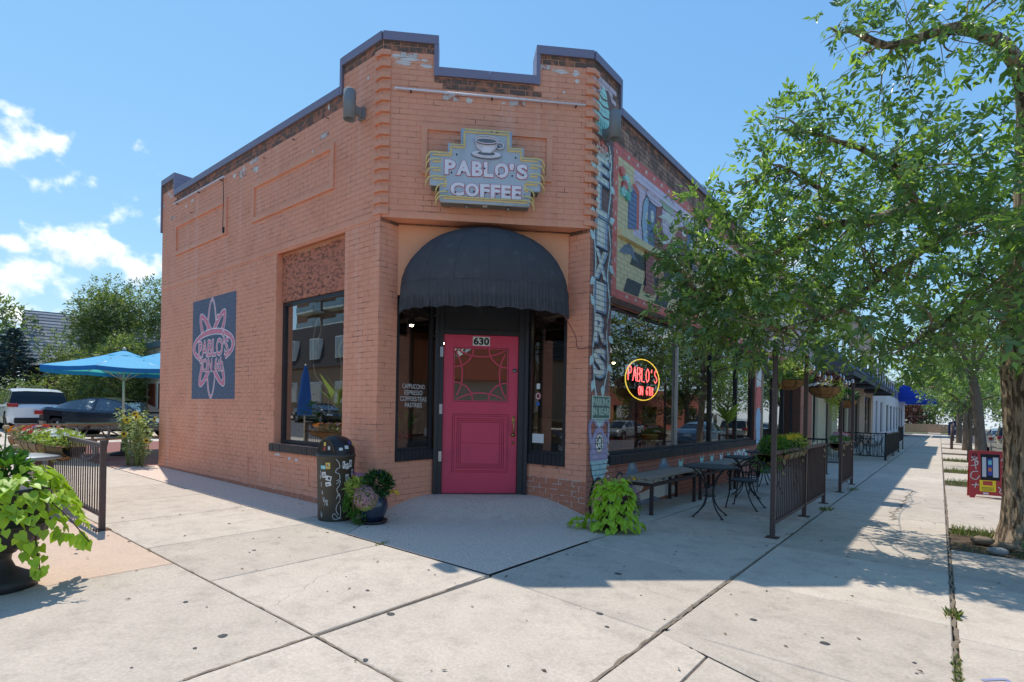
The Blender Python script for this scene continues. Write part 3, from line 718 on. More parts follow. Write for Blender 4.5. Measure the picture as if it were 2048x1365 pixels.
# side window on the long wall with its weathered blind fanlight
reveal(WL,.754,2.58,.70,3.71,.16,M_brick)
M_weather=mat('weathered_panel',srgb(200,126,98),0.85,var=0.14,vscale=7,bump=0.5,bscale=25,dark=srgb(74,56,48),dscale=11.0,damt=0.8,dlo=0.44,dhi=0.62,stretch=(1,1,2.2),dmask=(1.5,.36,.52))
wp=MB(); wbox(wp,WL,.76,2.575,2.93,3.70,-.15,-.09); wp.build('weathered_panel',M_weather,shop)
M_flake=mat('pale_patch',srgb(206,150,118),0.85,var=0.08,vscale=6)
fl=MB(); top=[]; 
us=np.linspace(.77,2.565,40); lowz=[3.69-.05-.05*mnoise.noise(Vector((u*2.4,3.1,0)))-.03*mnoise.noise(Vector((u*9,1.1,0))) for u in us]
for i in range(39):
    q=[WL.P(us[i],lowz[i],-.087),WL.P(us[i+1],lowz[i+1],-.087),WL.P(us[i+1],3.695,-.087),WL.P(us[i],3.695,-.087)]
    fl.face([p-SO for p in (q if WL.frame() else q[::-1])])
fl.build('peeled_edge',M_flake,shop)
w1=window(WL,.76,2.575,.705,2.925,-.13,.06,M_black,M_glassL)
sill(WL,.70,2.66,.585,.70,.045,.065,M_black)
bs=MB(); wbox(bs,WL,.82,2.51,.765,.90,-.30,-.16); bs.build('inner_board',mat('olive_board',srgb(96,88,68),0.8,var=0.2,vscale=5),shop)
# entrance side windows
w2=window(RL,.305,.955,.72,2.76,-.02,.04,M_black,M_glass); sill(RL,.30,.985,.585,.72,.03,.068,M_black)
w3=window(RR,.345,.99,.68,2.76,-.02,.04,M_black,M_glass); sill(RR,.34,1.02,.53,.68,.03,.068,M_black)
bs=MB(); wbox(bs,RL,.34,.93,.76,.86,-.10,-.04); wbox(bs,RR,.38,.96,.72,.84,-.10,-.04); bs.build('inner_board',M_black,shop)
# --- door in the back plane of the recess
dA=V((-5.606,5.285,0)); dB=V((-4.695,6.196,0)); DL=(dB-dA).length
DW=Wall((dA.x,dA.y),(Q,Q),(Q,-Q),DL,[],[(0,DL,3)],0,lambda u,z:0)
fr=MB()
wbox(fr,DW,-.02,.095,.02,2.76,-.06,.05); wbox(fr,DW,DL-.115,DL+.02,.02,2.76,-.06,.05); wbox(fr,DW,.095,DL-.115,2.36,2.42,-.06,.04); wbox(fr,DW,.095,DL-.115,2.42,2.76,-.06,.0)
wbox(fr,DW,-.02,.03,.02,2.76,.05,.08); wbox(fr,DW,DL-.03,DL+.02,.02,2.76,.05,.08)
fr.build('door_frame',M_black,shop)
th=MB(); wbox(th,DW,.0,DL,.0,.09,-.1,.055); th.build('threshold',mat('worn_timber',srgb(112,96,82),0.9,var=0.3,vscale=12),shop)
M_door=mat('burgundy_paint',srgb(216,62,92),0.38,var=0.05,vscale=3,bump=0.05,bscale=30,dark=srgb(180,54,82),dscale=2,damt=0.5,spec=0.5)
M_door2=mat('burgundy_groove_shade',srgb(120,30,48),0.5)  # darker door paint for the painted shade lines
u0,u1=.10,DL-.12; z0,z1=.095,2.355; W_=u1-u0
door=MB(); a,b,c,d=u0+.155,u1-.155,1.42,2.16     # glazed opening
for q in ((u0,u1,z0,c),(u0,u1,d,z1),(u0,a,c,d),(b,u1,c,d)): wbox(door,DW,*q,-.045,.005)
door_o=door.build('door',M_door,shop)
g=MB(); DW.quad(g,a,b,c,d,-.02); g.build('pane',M_glass,door_o)
mb=MB()
def dring(tr_,w_,off=.0,th_=.016): tris_to_mb(mb,tr_,DW.o-SO,DW.u,(0,0,1),DW.n,-.02+off,0,th_)
cxm,czm=(a+b)/2,(c+d)/2; hw,hh=(b-a)/2,(d-c)/2
def clipbox(tr_):
    return [t for t in tr_ if all(a-.004<=p[0]<=b+.004 and c-.004<=p[1]<=d+.004 for p in t)]
for sx,sz in ((-1,-1),(1,-1),(-1,1),(1,1)): dring(clipbox(ring_tris(cxm+sx*hw,czm+sz*hh,hw*.70,hh*.70,.018,0,48)),0)
for sx in (-1,1): dring(clipbox(ring_tris(cxm+sx*hw*2.05,czm,hw*1.35,hh*1.5,.018,0,64)),0); 
for sz in (-1,1): dring(clipbox(ring_tris(cxm,czm+sz*hh*2.05,hw*1.5,hh*1.35,.018,0,64)),0)
mb.build('glazing_bars',M_door,door_o)
mo=MB()
def mould(a_,b_,c_,d_,t,h): 
    wbox(mo,DW,a_,b_,c_,c_+t,.005,h); wbox(mo,DW,a_,b_,d_-t,d_,.005,h); wbox(mo,DW,a_,a_+t,c_+t,d_-t,.005,h); wbox(mo,DW,b_-t,b_,c_+t,d_-t,.005,h)
mould(a-.012,b+.012,c-.012,d+.012,.012,.014)
pa,pb_,pc,pd=u0+.145,u1-.135,.40,1.22
mould(pa,pb_,pc,pd,.022,.022); mould(pa+.026,pb_-.026,pc+.026,pd-.026,.03,.042); mould(pa+.062,pb_-.062,pc+.062,pd-.062,.02,.026)
mo.build('moulding',M_door,door_o)
gr=MB()  # thin dark strips paint in the shade lines between the mouldings
def groove_shade(a_,b_,c_,d_,t=.006,h=.0062):
    wbox(gr,DW,a_,b_,c_,c_+t,.004,h); wbox(gr,DW,a_,b_,d_-t,d_,.004,h); wbox(gr,DW,a_,a_+t,c_+t,d_-t,.004,h); wbox(gr,DW,b_-t,b_,c_+t,d_-t,.004,h)
groove_shade(pa-.007,pb_+.007,pc-.007,pd+.007); groove_shade(pa+.0225,pb_-.0225,pc+.0225,pd-.0225,.004); groove_shade(pa+.0565,pb_-.0565,pc+.0565,pd-.0565); groove_shade(pa+.082,pb_-.082,pc+.082,pd-.082); groove_shade(pa+.112,pb_-.112,pc+.107,pd-.107); groove_shade(a-.019,b+.019,c-.019,d+.019)
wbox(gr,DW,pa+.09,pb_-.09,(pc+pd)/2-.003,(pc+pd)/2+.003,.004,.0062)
gr.build('moulding_shade_line',M_door2,door_o)
pl=MB(); wbox(pl,DW,pa+.12,pb_-.12,pc+.115,(pc+pd)/2-.002,.005,.012); wbox(pl,DW,pa+.12,pb_-.12,(pc+pd)/2+.002,pd-.115,.005,.012); pl.build('raised_panel',M_door,door_o)
M_white=mat('white_paint',srgb(225,224,218),0.6,var=0.06,vscale=12); M_ink=mat('black_ink',srgb(22,22,24),0.6)
M_brass=mat('brass',srgb(188,150,92),0.35,metal=0.8,var=0.15,vscale=30); M_steel=mat('steel',srgb(170,170,172),0.35,metal=0.8,var=0.1,vscale=20)
np_=MB(); wbox(np_,DW,cxm-.125,cxm+.12,2.205,2.335,.005,.009); tris_to_mb(np_,text_fit('630',cxm-.11,cxm+.105,2.222,2.318,.035),DW.o-SO,DW.u,(0,0,1),DW.n,.0105,1)
np_.build('number_plate',[M_white,M_ink],door_o)
def knob(u,z,r,m,name,out=.03):
    mb=MB(); mb.lathe([(0,0),(r,0),(r,out*.5),(r*.55,out*.6),(r*.6,out),(0,out)],16); o=mb.build(name,m,door_o); n=DW.n
    o.matrix_local=Matrix.Translation(DW.P(u,z,.004)-SO)@n.to_track_quat('Z','Y').to_matrix().to_4x4(); return o
knob(u1-.06,.935,.032,M_brass,'lock'); knob(u1-.06,.82,.02,M_brass,'lock',.02); knob(u1-.05,1.86,.032,M_steel,'peephole',.02)
hd=MB(); P=lambda u,z,dd:DW.P(u,z,dd)-SO
hd.tube(smooth_path([P(u1-.055,1.13,.005),P(u1-.055,1.12,.05),P(u1-.055,1.06,.062),P(u1-.055,1.0,.05),P(u1-.055,.985,.005)],5),.011,8)
wbox(hd,DW,u1-.075,u1-.035,1.10,1.18,.005,.012); hd.lathe([(0,0),(.022,0),(.022,.01),(0,.012)],12,0,Matrix.Translation(P(u1-.055,1.185,.005))@DW.n.to_track_quat('Z','Y').to_matrix().to_4x4())
hd.build('handle',M_brass,door_o)
for z in (.62,1.29,2.10):
    hg=MB(); hg.tube([P(u0-.012,z-.07,.02),P(u0-.012,z+.07,.02)],.012,8); wbox(hg,DW,u0-.05,u0-.008,z-.07,z+.07,.05,.055); hg.build('hinge',M_steel,door_o)
# --- big window of the right wall, second opening
M_alu=mat('aluminium',srgb(176,178,180),0.35,metal=0.7,var=0.05,vscale=5)
M_brown=mat('brown_trim',srgb(112,72,56),0.7,var=0.12,vscale=6,dark=srgb(70,52,44),dscale=5,damt=0.7)
reveal(WR,.60,8.20,.67,2.83,.12,M_brown)
w4=window(WR,.605,8.195,.675,2.825,-.07,.045,M_black,M_glass,(3.20,5.05,6.83))
for u,mm,t in ((3.20,M_alu,.032),(5.05,M_black,.03),(6.83,M_black,.03)):
    mb=MB(); wbox(mb,WR,u-t,u+t,.72,2.78,-.075,-.035); mb.build('mullion',mm,w4)
sill(WR,.60,8.22,.535,.67,.05,.07,M_black,.02)
ls=MB(); wbox(ls,WR,.62,8.18,.66,.72,-.3,-.12); ls.build('inner_sill',mat('oak_sill',srgb(172,140,96),0.6,var=0.2,vscale=10),shop)
fb=MB(); wbox(fb,WR,.56,8.9,2.83,2.915,-.01,.03); fb.build('fascia_board',M_brown,shop)
reveal(WR,8.9,13.9,-.4,2.85,.35,M_brown)
M_olive=mat('olive_door_paint',srgb(150,142,112),0.6,var=0.08,vscale=5)
d2=MB(); wbox(d2,WR,9.05,9.17,-.25,2.45,-.3,-.2); wbox(d2,WR,9.75,9.9,-.25,2.45,-.3,-.2); wbox(d2,WR,9.17,9.75,2.0,2.45,-.3,-.22); wbox(d2,WR,9.17,9.75,-.25,.45,-.3,-.22)
d2o=d2.build('side_door',M_olive,shop); g=MB(); WR.quad(g,9.17,9.75,.45,2.0,-.26); g.build('pane',M_glass,d2o)
b2=MB(); wbox(b2,WR,9.9,13.9,-.4,.5,-.34,-.2); wbox(b2,WR,8.9,13.9,2.45,2.85,-.34,-.2); wbox(b2,WR,8.9,9.05,-.4,2.85,-.34,-.2); b2.build('stall_riser',M_black,shop)
w5=window(WR,9.95,13.85,.5,2.45,-.26,.05,M_black,M_glass,(11.2,12.5))
for u in (11.2,12.5): mb=MB(); wbox(mb,WR,u-.03,u+.03,.55,2.4,-.28,-.22); mb.build('mullion',M_black,w5)
# --- interior
M_in=mat('interior_wall',srgb(124,96,76),0.8,var=0.15,vscale=2); M_ceil=mat('interior_ceiling',srgb(216,212,202),0.9,var=0.1,vscale=2); M_beam=mat('dark_beam',srgb(44,36,30),0.7); M_fl=mat('interior_floor',srgb(150,118,90),0.5,var=0.2,vscale=3)
ib=MB(); ib.face([V(p)-SO for p in ((-13,4.4,.02),(-5.7,4.4,.02),(-5.7,5.42,.02),(-4.82,6.3,.02),(-3.8,6.3,.02),(-3.8,22,.02),(-13,22,.02))]); ib.build('interior_floor',M_fl,shop)
ib=MB(); ib.prism([V(p)-SO for p in ((-12.9,4.45,3.15),(-5.75,4.45,3.15),(-5.75,5.4,3.15),(-4.8,6.35,3.15),(-3.85,6.35,3.15),(-3.85,22,3.15),(-12.9,22,3.15))],(0,0,1),.05); ib.build('interior_ceiling',M_ceil,shop)
ib=MB(); ib.face([V(p)-SO for p in ((-9.6,4.5,0),(-9.6,22,0),(-9.6,22,3.15),(-9.6,4.5,3.15))]); ib.face([V(p)-SO for p in ((-9.6,16,0),(-3.9,16,0),(-3.9,16,3.15),(-9.6,16,3.15))]); ib.build('interior_partition',M_in,shop)
for i in range(8):
    mb=MB(); y=5.2+i*1.25; x1=-5.8 if y<5.6 else (-4.9 if y<6.3 else -3.95); mb.box((-9.55-SO.x,y-SO.y-.07,2.95),(x1-SO.x,y-SO.y+.07,3.14)); mb.build('ceiling_beam',M_beam,shop)
for i in range(3):
    mb=MB(); x=-8.6+i*1.5; mb.box((x-SO.x-.05,.45,2.90),(x-SO.x+.05,11.5,2.95)); mb.build('ceiling_beam',M_beam,shop)
ct=MB(); ct.box((-9.2-SO.x,9-SO.y,.02),(-8.2-SO.x,14-SO.y,1.05)); ct.box((-9.3-SO.x,8.9-SO.y,1.05),(-8.1-SO.x,14.1-SO.y,1.1)); ct.build('counter',M_fl,shop)
# --- paint on the brick: clipped brick by brick so the joints stay open
PAINTS={}
def pmat(name,c,**k):
    if name not in PAINTS: c=tuple(min(.88,x*1.5+.035) for x in c); PAINTS[name]=mat('paint_'+name,c,0.65,var=0.09,vscale=7,dark=tuple(x*.72 for x in c),dscale=6,damt=0.45,dlo=.5,dhi=.7,**k)
    return PAINTS[name]
def clip_poly(P,ax,lim,keep_less):
    out=[]
    for i in range(len(P)):
        a=P[i]; b=P[(i+1)%len(P)]; ia=(a[ax]<=lim) if keep_less else (a[ax]>=lim); ib_=(b[ax]<=lim) if keep_less else (b[ax]>=lim)
        if ia: out.append(a)
        if ia!=ib_:
            t=(lim-a[ax])/(b[ax]-a[ax]); out.append((a[0]+(b[0]-a[0])*t,a[1]+(b[1]-a[1])*t))
    return out
class Paint:
    def __init__(s,w): s.w=w; s.mb=MB(); s.mats=[]; s.layer=0
    def add(s,tris,m,layer=None):
        s.layer+=1; ly=s.layer if layer is None else layer
        if m not in s.mats: s.mats.append(m)
        mi=s.mats.index(m); w=s.w; fl=not w.frame()
        eb=.0008+ly*.00022
        for t in tris:
            A=(t[1][0]-t[0][0])*(t[2][1]-t[0][1])-(t[2][0]-t[0][0])*(t[1][1]-t[0][1])
            if abs(A)<1e-9: continue
            T=list(t) if A>0 else list(t)[::-1]
            if fl: T=T[::-1]
            s.mb.face([w.P(p[0],p[1],min(eb,.006))-SO for p in T],mi)
            lo=min(p[1] for p in T); hi=max(p[1] for p in T); l=min(p[0] for p in T); r=max(p[0] for p in T)
            for z0,z1,row in w.rows.values():
                if z1<lo or z0>hi: continue
                for b in row:
                    if b[1]<l or b[0]>r: continue
                    Pq=T
                    for ax,lim,kl in ((0,b[0]+.001,False),(0,b[1]-.001,True),(1,b[2]+.001,False),(1,b[3]-.001,True)):
                        Pq=clip_poly(Pq,ax,lim,kl)
                        if len(Pq)<3: break
                    if len(Pq)>=3: s.mb.face([w.P(p[0],p[1],PROUD+.0016+ly*.00022)-SO for p in Pq],mi)
    def build(s,name): return s.mb.build(name,s.mats,shop)
# logo on the long wall
pl_=Paint(WL); navy=pmat('navy',srgb(62,78,98)); pink=pmat('pink',srgb(190,110,128)); cream=pmat('offwhite',srgb(214,206,202))
ua=lambda x:-5.606-x
L0,L1=3.945,5.765; LB,LT=1.40,3.28      # u grows to the left in the picture, so mirror x
cu0=(L0+L1)/2; cz0=(LB+LT)/2
def mir(tr_): return [tuple((2*cu0-p[0],p[1]) for p in t) for t in tr_]
pl_.add(rect(L0,L1,LB,LT),navy)
def orb(cx,cz,rx,rz,ang,w1_,w2_=None):
    return ring_tris(cu0+cx,cz0+cz,rx,rz,w1_+.035,ang,48,w2=None if w2_ is None else w2_+.035),ring_tris(cu0+cx,cz0+cz,rx,rz,w1_,ang,48,w2=w2_)
orbs=[orb(-.05,.0,.20,.90,0,.05,.02),orb(-.03,-.02,.17,.80,R(38),.10),orb(-.03,-.02,.17,.80,R(-38),.10)]
for a_,b_ in orbs: pl_.add(mir(a_),cream)
for a_,b_ in orbs: pl_.add(mir(b_),pink)
pl_.add(mir(disc_tris(cu0-.0,cz0+.02,.80,.24,32)),navy)
pl_.add(mir(rect(cu0-.40,cu0+.42,cz0-.42,cz0-.15)),navy)
a_,b_=orb(0,.03,.83,.27,0,.085); 
ar=lambda tr_:[t for t in tr_ if not(all(p[1]<cz0-.12 for p in t) and all(abs(p[0]-cu0)<.55 for p in t))]
pl_.add(mir(ar(a_)),cream); pl_.add(mir(ar(b_)),pink)
T1=("PABLO'S",cu0-.61,cu0+.64,cz0-.15,cz0+.16); T2=("ON 6th",cu0-.42,cu0+.44,cz0-.43,cz0-.19)
for T_ in (T1,T2): pl_.add(mir(text_fit(*T_,bold=.045)),cream); pl_.add(mir(text_fit(*T_,bold=.012)),pink)
for x,z in ((.2,.55),(.43,.23),(-.5,-.22)): pl_.add(mir(disc_tris(cu0+x,cz0+z,.055,.06,12)),cream); pl_.add(mir(disc_tris(cu0+x,cz0+z,.04,.045,12)),pink)
pl_.build('wall_logo')
# mural on the right wall.  u = y-6.202
mu=Paint(WR)
red=pmat('red',srgb(200,98,88)); yel=pmat('cream_yellow',srgb(208,180,138)); lil=pmat('lilac',srgb(196,178,192)); blk=pmat('black',srgb(58,60,62)); blu=pmat('blue',srgb(104,118,150)); lbl=pmat('pale_blue',srgb(150,172,190)); oxb=pmat('oxblood',srgb(150,90,84)); mint=pmat('mint',srgb(152,204,188)); pmt=pmat('pale_mint',srgb(176,206,198)); teal=pmat('teal',srgb(96,172,150)); plum=pmat('plum',srgb(104,80,76)); crm=pmat('cream',srgb(226,214,186)); org=pmat('orange',srgb(214,150,90)); grn=pmat('sage',srgb(150,170,146)); gry=pmat('slate',srgb(108,118,134)); tan=pmat('tan',srgb(190,140,110))
mu.add(rect(.60,8.6,2.95,5.14),lil); mu.add(rect(.73,1.25,2.95,4.98),yel); mu.add(rect(.73,8.6,2.95,3.86),yel)
mu.add(rect(.60,8.6,4.98,5.14),red); mu.add(rect(.60,.73,2.95,5.14),red); mu.add(rect(.73,8.6,2.93,3.06),red)
# checkered floor in perspective rows
for r_ in range(3):
    z0_=3.07+r_*.22; z1_=z0_+.22
    for k in range(14):
        if (k+r_)%2: continue
        s0=.95+k*.55+r_*.10; mu.add(fan([(s0,z0_),(s0+.5,z0_),(s0+.62,z1_),(s0+.12,z1_)]),blk,20)
mu.add(fan([(.80,3.62),(.95,3.74),(1.12,3.82),(1.25,3.76),(1.3,3.66),(1.45,3.60),(1.28,3.60),(1.15,3.66),(.98,3.62)]),gry)
# blue doorway, red curtains, machines
mu.add(fan([(1.10,4.02),(1.42,4.10),(1.42,4.68),(1.26,4.76),(1.10,4.66)]),red); mu.add(fan([(1.06,4.02),(1.34,4.08),(1.34,4.60),(1.2,4.68),(1.06,4.60)]),blu)
for (u_,z_,w_,h_,m_) in (((1.55,3.9,.35,.75,lbl),(1.75,3.95,.3,.8,blu),(2.05,3.8,.7,1.0,oxb),(2.3,4.3,.5,.62,lil),(2.75,3.95,.35,.7,yel),(3.0,4.2,.5,.55,oxb),(3.4,3.9,.5,.75,blu),(3.7,4.1,.4,.5,tan),(4.2,3.9,.6,.95,grn),(4.9,3.95,.5,.8,red),(5.5,3.9,.6,.9,lbl),(6.2,4.0,.7,.8,oxb),(7.1,3.9,.6,.9,yel),(7.8,4.0,.5,.7,teal))):
    pts=[(u_+random.uniform(-.06,.06),z_),(u_+w_*.5,z_-.05),(u_+w_+random.uniform(-.06,.06),z_+.03),(u_+w_*1.1,z_+h_*.5),(u_+w_*.9,z_+h_),(u_+w_*.45,z_+h_*1.1),(u_+.02,z_+h_*.9),(u_-w_*.08,z_+h_*.45)]
    mu.add(fan(pts),m_); mu.add(stroke(pts+[pts[0]],.02),plum); mu.add(disc_tris(u_+w_*.5,z_+h_*.62,w_*.22,h_*.12,12),crm if m_ is not yel else oxb); mu.add(stroke([(u_+w_*.2,z_+h_*.25),(u_+w_*.5,z_+h_*.35),(u_+w_*.8,z_+h_*.22)],.03),random.choice([crm,blk,org]))
mu.add(disc_tris(2.45,4.02,.26,.22,18),oxb); mu.add(disc_tris(3.35,3.98,.2,.22,18),oxb); mu.add(disc_tris(2.9,4.15,.15,.12,14),crm)
mu.add(stroke([(2.02,4.35),(2.1,4.2),(2.3,4.12),(2.55,4.2),(2.7,4.36)],.05),crm); mu.add(fan([(2.1,4.5),(2.35,4.62),(2.75,4.66),(3.0,4.58),(2.7,4.5),(2.4,4.52)]),crm)
for k in range(7): mu.add(disc_tris(1.95+k*.5,4.74+.06*math.sin(k*2.1),.30,.10,14),grn if k%2 else lil)
mu.add(fan([(1.65,3.86),(1.98,3.86),(1.98,3.3),(2.05,3.2),(1.6,3.2),(1.68,3.3)]),oxb); mu.add(rect(2.15,2.35,3.2,3.84),tan); mu.add(fan([(3.0,3.2),(3.3,3.1),(3.45,3.5),(3.3,3.84),(2.95,3.84)]),tan); mu.add(stroke([(2.7,3.6),(2.9,3.4),(3.2,3.1)],.06),crm); mu.add(fan([(3.7,3.1),(4.0,3.1),(4.05,3.55),(3.8,3.7)]),red)
for k in range(26): 
    u_=1.0+k*.3; mu.add(fan([(u_,5.02),(u_+.05,5.10),(u_+.10,5.03),(u_+.05,5.055)]),crm,40); mu.add(fan([(u_,2.965),(u_+.05,3.04),(u_+.11,2.97),(u_+.05,3.0)]),crm,40)
for k in range(9): z_=3.2+k*.22; mu.add(fan([(.64,z_),(.66,z_+.09),(.69,z_),(.665,z_+.03)]),crm,40)
# flowers beside the border
for u_,z_,m_ in ((.82,4.78,red),(.95,4.7,mint),(.90,4.6,red),(1.05,4.62,grn),(.86,4.5,mint),(1.0,4.48,teal)): mu.add(disc_tris(u_,z_,.08,.075,9),m_)
mu.build('mural')
# ledges that stand proud of the mural
for u0_,u1_,z_,h_,pr,m_ in ((.75,8.6,3.83,.10,.07,yel),(1.28,8.6,4.80,.05,.035,lil)):
    mb=MB(); wbox(mb,WR,u0_,u1_,z_,z_+h_,0,pr); mb.build('mural_ledge',m_,shop)
# painted pilaster: vines, lettering
pp=Paint(WR)
pp.add(fan([(.08,1.55),(.56,1.55),(.58,3.0),(.59,4.9),(.55,5.6),(.40,5.75),(.12,5.6),(.06,4.9),(.07,3.0)]),plum)
pp.add(fan([(.10,5.05),(.44,5.05),(.50,5.35),(.42,5.5),(.36,5.66),(.28,5.75),(.20,5.66),(.10,5.5),(.05,5.3)]),mint)
for k in range(6): pp.add(rect(.12+k*.06,.145+k*.06,5.10,5.26),teal)
for z_ in (5.36,5.50,5.60): pp.add(stroke([(.08+.03*(z_-5.3),z_),(.27,z_-.035),(.44-.12*(z_-5.3),z_)],.022),plum)
for u_,z_ in ((.16,4.93),(.27,4.96),(.36,4.92),(.24,4.86)): pp.add(disc_tris(u_,z_,.055,.05,9),red)
for pts in ([(.10,4.85),(.20,4.8),(.36,4.78),(.5,4.86)],[(.45,5.0),(.52,4.8),(.50,4.6)],[(.12,4.78),(.10,4.5),(.16,4.1),(.09,3.7),(.14,3.3),(.10,2.9),(.15,2.5),(.10,2.1),(.16,1.7),(.22,1.50)],[(.46,4.72),(.52,4.4),(.46,4.0),(.54,3.6),(.47,3.2),(.54,2.8),(.47,2.4),(.53,2.0),(.45,1.7),(.40,1.50)]):
    pp.add(stroke([tuple(q) for q in smooth_path([Vector((a,b,0)) for a,b in pts],5)] if False else [(q.x,q.y) for q in smooth_path([Vector((a,b,0)) for a,b in pts],5)],.03),pmt)
def leafp(u_,z_,s_,a_,m_):
    pts=[(0,0),(.30,.32),(.62,.24),(1,0),(.62,-.24),(.30,-.32)]; ca,sa=math.cos(a_),math.sin(a_); pp.add(fan([(u_+s_*(x*ca-y*sa),z_+s_*(x*sa+y*ca)) for x,y in pts]),m_)
for i,(u_,z_,a_) in enumerate(((.10,4.55,2.6),(.50,4.45,-.4),(.10,4.0,3.6),(.50,3.95,.5),(.10,3.6,2.4),(.52,3.35,-.7),(.12,3.1,3.9),(.52,2.85,.4),(.12,2.72,2.2),(.53,2.35,-.5),(.11,2.05,4.2),(.52,1.95,-.6),(.14,1.72,4.4),(.40,1.66,4.6))): leafp(u_,z_,.17,a_,pmt)
pp.add(text_fit("Pablo's",.09,.52,4.78,4.96,.0,.35),crm)
M_sh=pmat('letter_shadow',srgb(40,38,42)); M_blue2=pmat('letter_blue',srgb(136,152,172))
for ch,z0_,z1_ in (('E',4.44,4.76),('L',3.98,4.36),('I',3.57,3.90),('X',3.13,3.48),('I',2.69,3.04),('R',2.26,2.60),('S',1.79,2.15)):
    wdt=.13 if ch=='I' else .26; um=.26; 
    pp.add(text_fit(ch,um-wdt/2+.05,um+wdt/2+.05,z0_-.055,z1_-.05,.05),M_sh); pp.add(text_fit(ch,um-wdt/2+.02,um+wdt/2+.03,z0_-.01,z1_-.01,.06),M_blue2); pp.add(text_fit(ch,um-wdt/2,um+wdt/2,z0_,z1_,.03),crm)
# root vegetable with an oval plaque, arch, seeds
bt=pmat('beet',srgb(150,140,164)); bt2=pmat('beet_light',srgb(150,176,176))
pp.add(fan([(.06,.70),(.10,.92),(.20,1.05),(.30,1.10),(.40,1.05),(.52,.92),(.56,.70),(.50,.45),(.36,.25),(.31,.12),(.26,.25),(.12,.45)]),bt); pp.add(fan([(.07,.62),(.55,.62),(.50,.45),(.36,.25),(.31,.12),(.26,.25),(.12,.45)]),bt2)
pp.add(stroke([(q.x,q.y) for q in smooth_path([Vector(p) for p in ((.08,.85,0),(.05,1.1,0),(.14,1.18,0),(.25,1.1,0))],5)],.06),bt); pp.add(stroke([(q.x,q.y) for q in smooth_path([Vector(p) for p in ((.54,.85,0),(.57,1.1,0),(.48,1.18,0),(.37,1.1,0))],5)],.06),bt)
for a_ in (-.14,-.07,0,.07,.14): pp.add(stroke([(.31,1.08),(.31+a_,1.20)],.025),pmt)
pp.add(disc_tris(.31,.86,.11,.14,20),oxb); pp.add(disc_tris(.31,.86,.10,.125,20),crm)
for k in range(10): pp.add(disc_tris(.31+.06*math.cos(k*2.4),.86+.08*math.sin(k*2.4),.018,.02,7),M_sh)
for k in range(12): pp.add(disc_tris(.555+.02*math.sin(k*3),1.1-k*.08,.012,.02,7),crm)
pp.add(disc_tris(.28,.06,.20,.34,20),M_sh); pp.add(disc_tris(.28,.05,.17,.31,20),tan)
pp.build('painted_pilaster')
# small figures under the long sill
pf=Paint(WR)
wht=pmat('chalk_white',srgb(206,196,188))
for u_ in (1.35,2.55):
    pf.add(fan([(u_-.45,.12),(u_-.2,.30),(u_,.36),(u_+.25,.30),(u_+.5,.2),(u_+.35,.06),(u_,.02)]),wht); pf.add(fan([(u_-.2,.38),(u_-.1,.53),(u_+.1,.53),(u_+.22,.36),(u_+.16,.22),(u_,.14),(u_-.18,.22)]),gry); pf.add(text_fit('FRESH',u_-.15,u_+.15,.24,.34,.02),M_sh)
    for k in range(3): pf.add(rect(u_-.05+k*.04,u_-.035+k*.04,.42,.53),pmt)
pf.add(disc_tris(.95,.2,.16,.22,16),M_sh); pf.add(disc_tris(.95,.19,.13,.19,16),tan); pf.add(rect(.9,1.0,-.1,.05),pmt)
pf.add(fan([(1.0,-.12),(3.2,-.12),(3.0,.02),(2.4,.10),(1.6,.02)]),wht); pf.add(fan([(1.0,-.2),(2.6,-.22),(2.2,-.08),(1.5,-.1)]),gry)
for u_ in (3.3,4.4,5.0,5.6,6.1,6.6,7.0,7.5): 
    m_=random.choice([wht,lbl,mint,wht]); pf.add(fan([(u_-.06,.18),(u_+.08,.18),(u_+.1,.40),(u_+.12,.48),(u_+.05,.42),(u_-.03,.42),(u_-.08,.48),(u_-.07,.38)]),m_)
for u_ in (6.9,7.3): pf.add(disc_tris(u_,.34,.16,.14,14),wht); pf.add(disc_tris(u_,.34,.06,.06,12),oxb)
for k,(u_,m_) in enumerate(((8.55,wht),(8.55,red),(8.55,lbl))):
    z_=2.3-k*.55; pf.add(fan([(u_-.22,z_-.3),(u_+.2,z_-.28),(u_+.24,z_+.1),(u_+.1,z_+.3),(u_-.15,z_+.24),(u_-.24,z_)]),m_)
pf.add(rect(8.38,8.74,.55,1.0),lbl)
pf.build('painted_figures')
# chips of old white paint
chp=mat('old_white_paint',srgb(226,218,212),.8,var=.1,vscale=14)
def chips(w,name,spots):
    pc=Paint(w)
    for u_,z_,a_,b_ in spots:
        n_=14; pc.add(fan([(u_+a_*math.cos(2*math.pi*i/n_)*random.uniform(.55,1.15),z_+b_*math.sin(2*math.pi*i/n_)*random.uniform(.55,1.15)) for i in range(n_)]),chp,2)
    pc.build(name)
chips(WC,'paint_chips',[(.18,5.78,.10,.03),(.32,5.76,.14,.032),(.52,5.76,.05,.02),(.26,5.70,.11,.03),(.55,5.69,.09,.03),(.88,5.35,.06,.03),(1.02,5.36,.04,.02),(1.10,5.29,.05,.04),(1.55,5.29,.03,.015),(2.30,5.77,.10,.03),(2.5,5.76,.05,.05),(2.52,5.66,.03,.03),(2.2,5.78,.03,.015),(.8,5.36,.03,.02),(2.35,5.5,.02,.02),(1.3,5.33,.02,.012)])
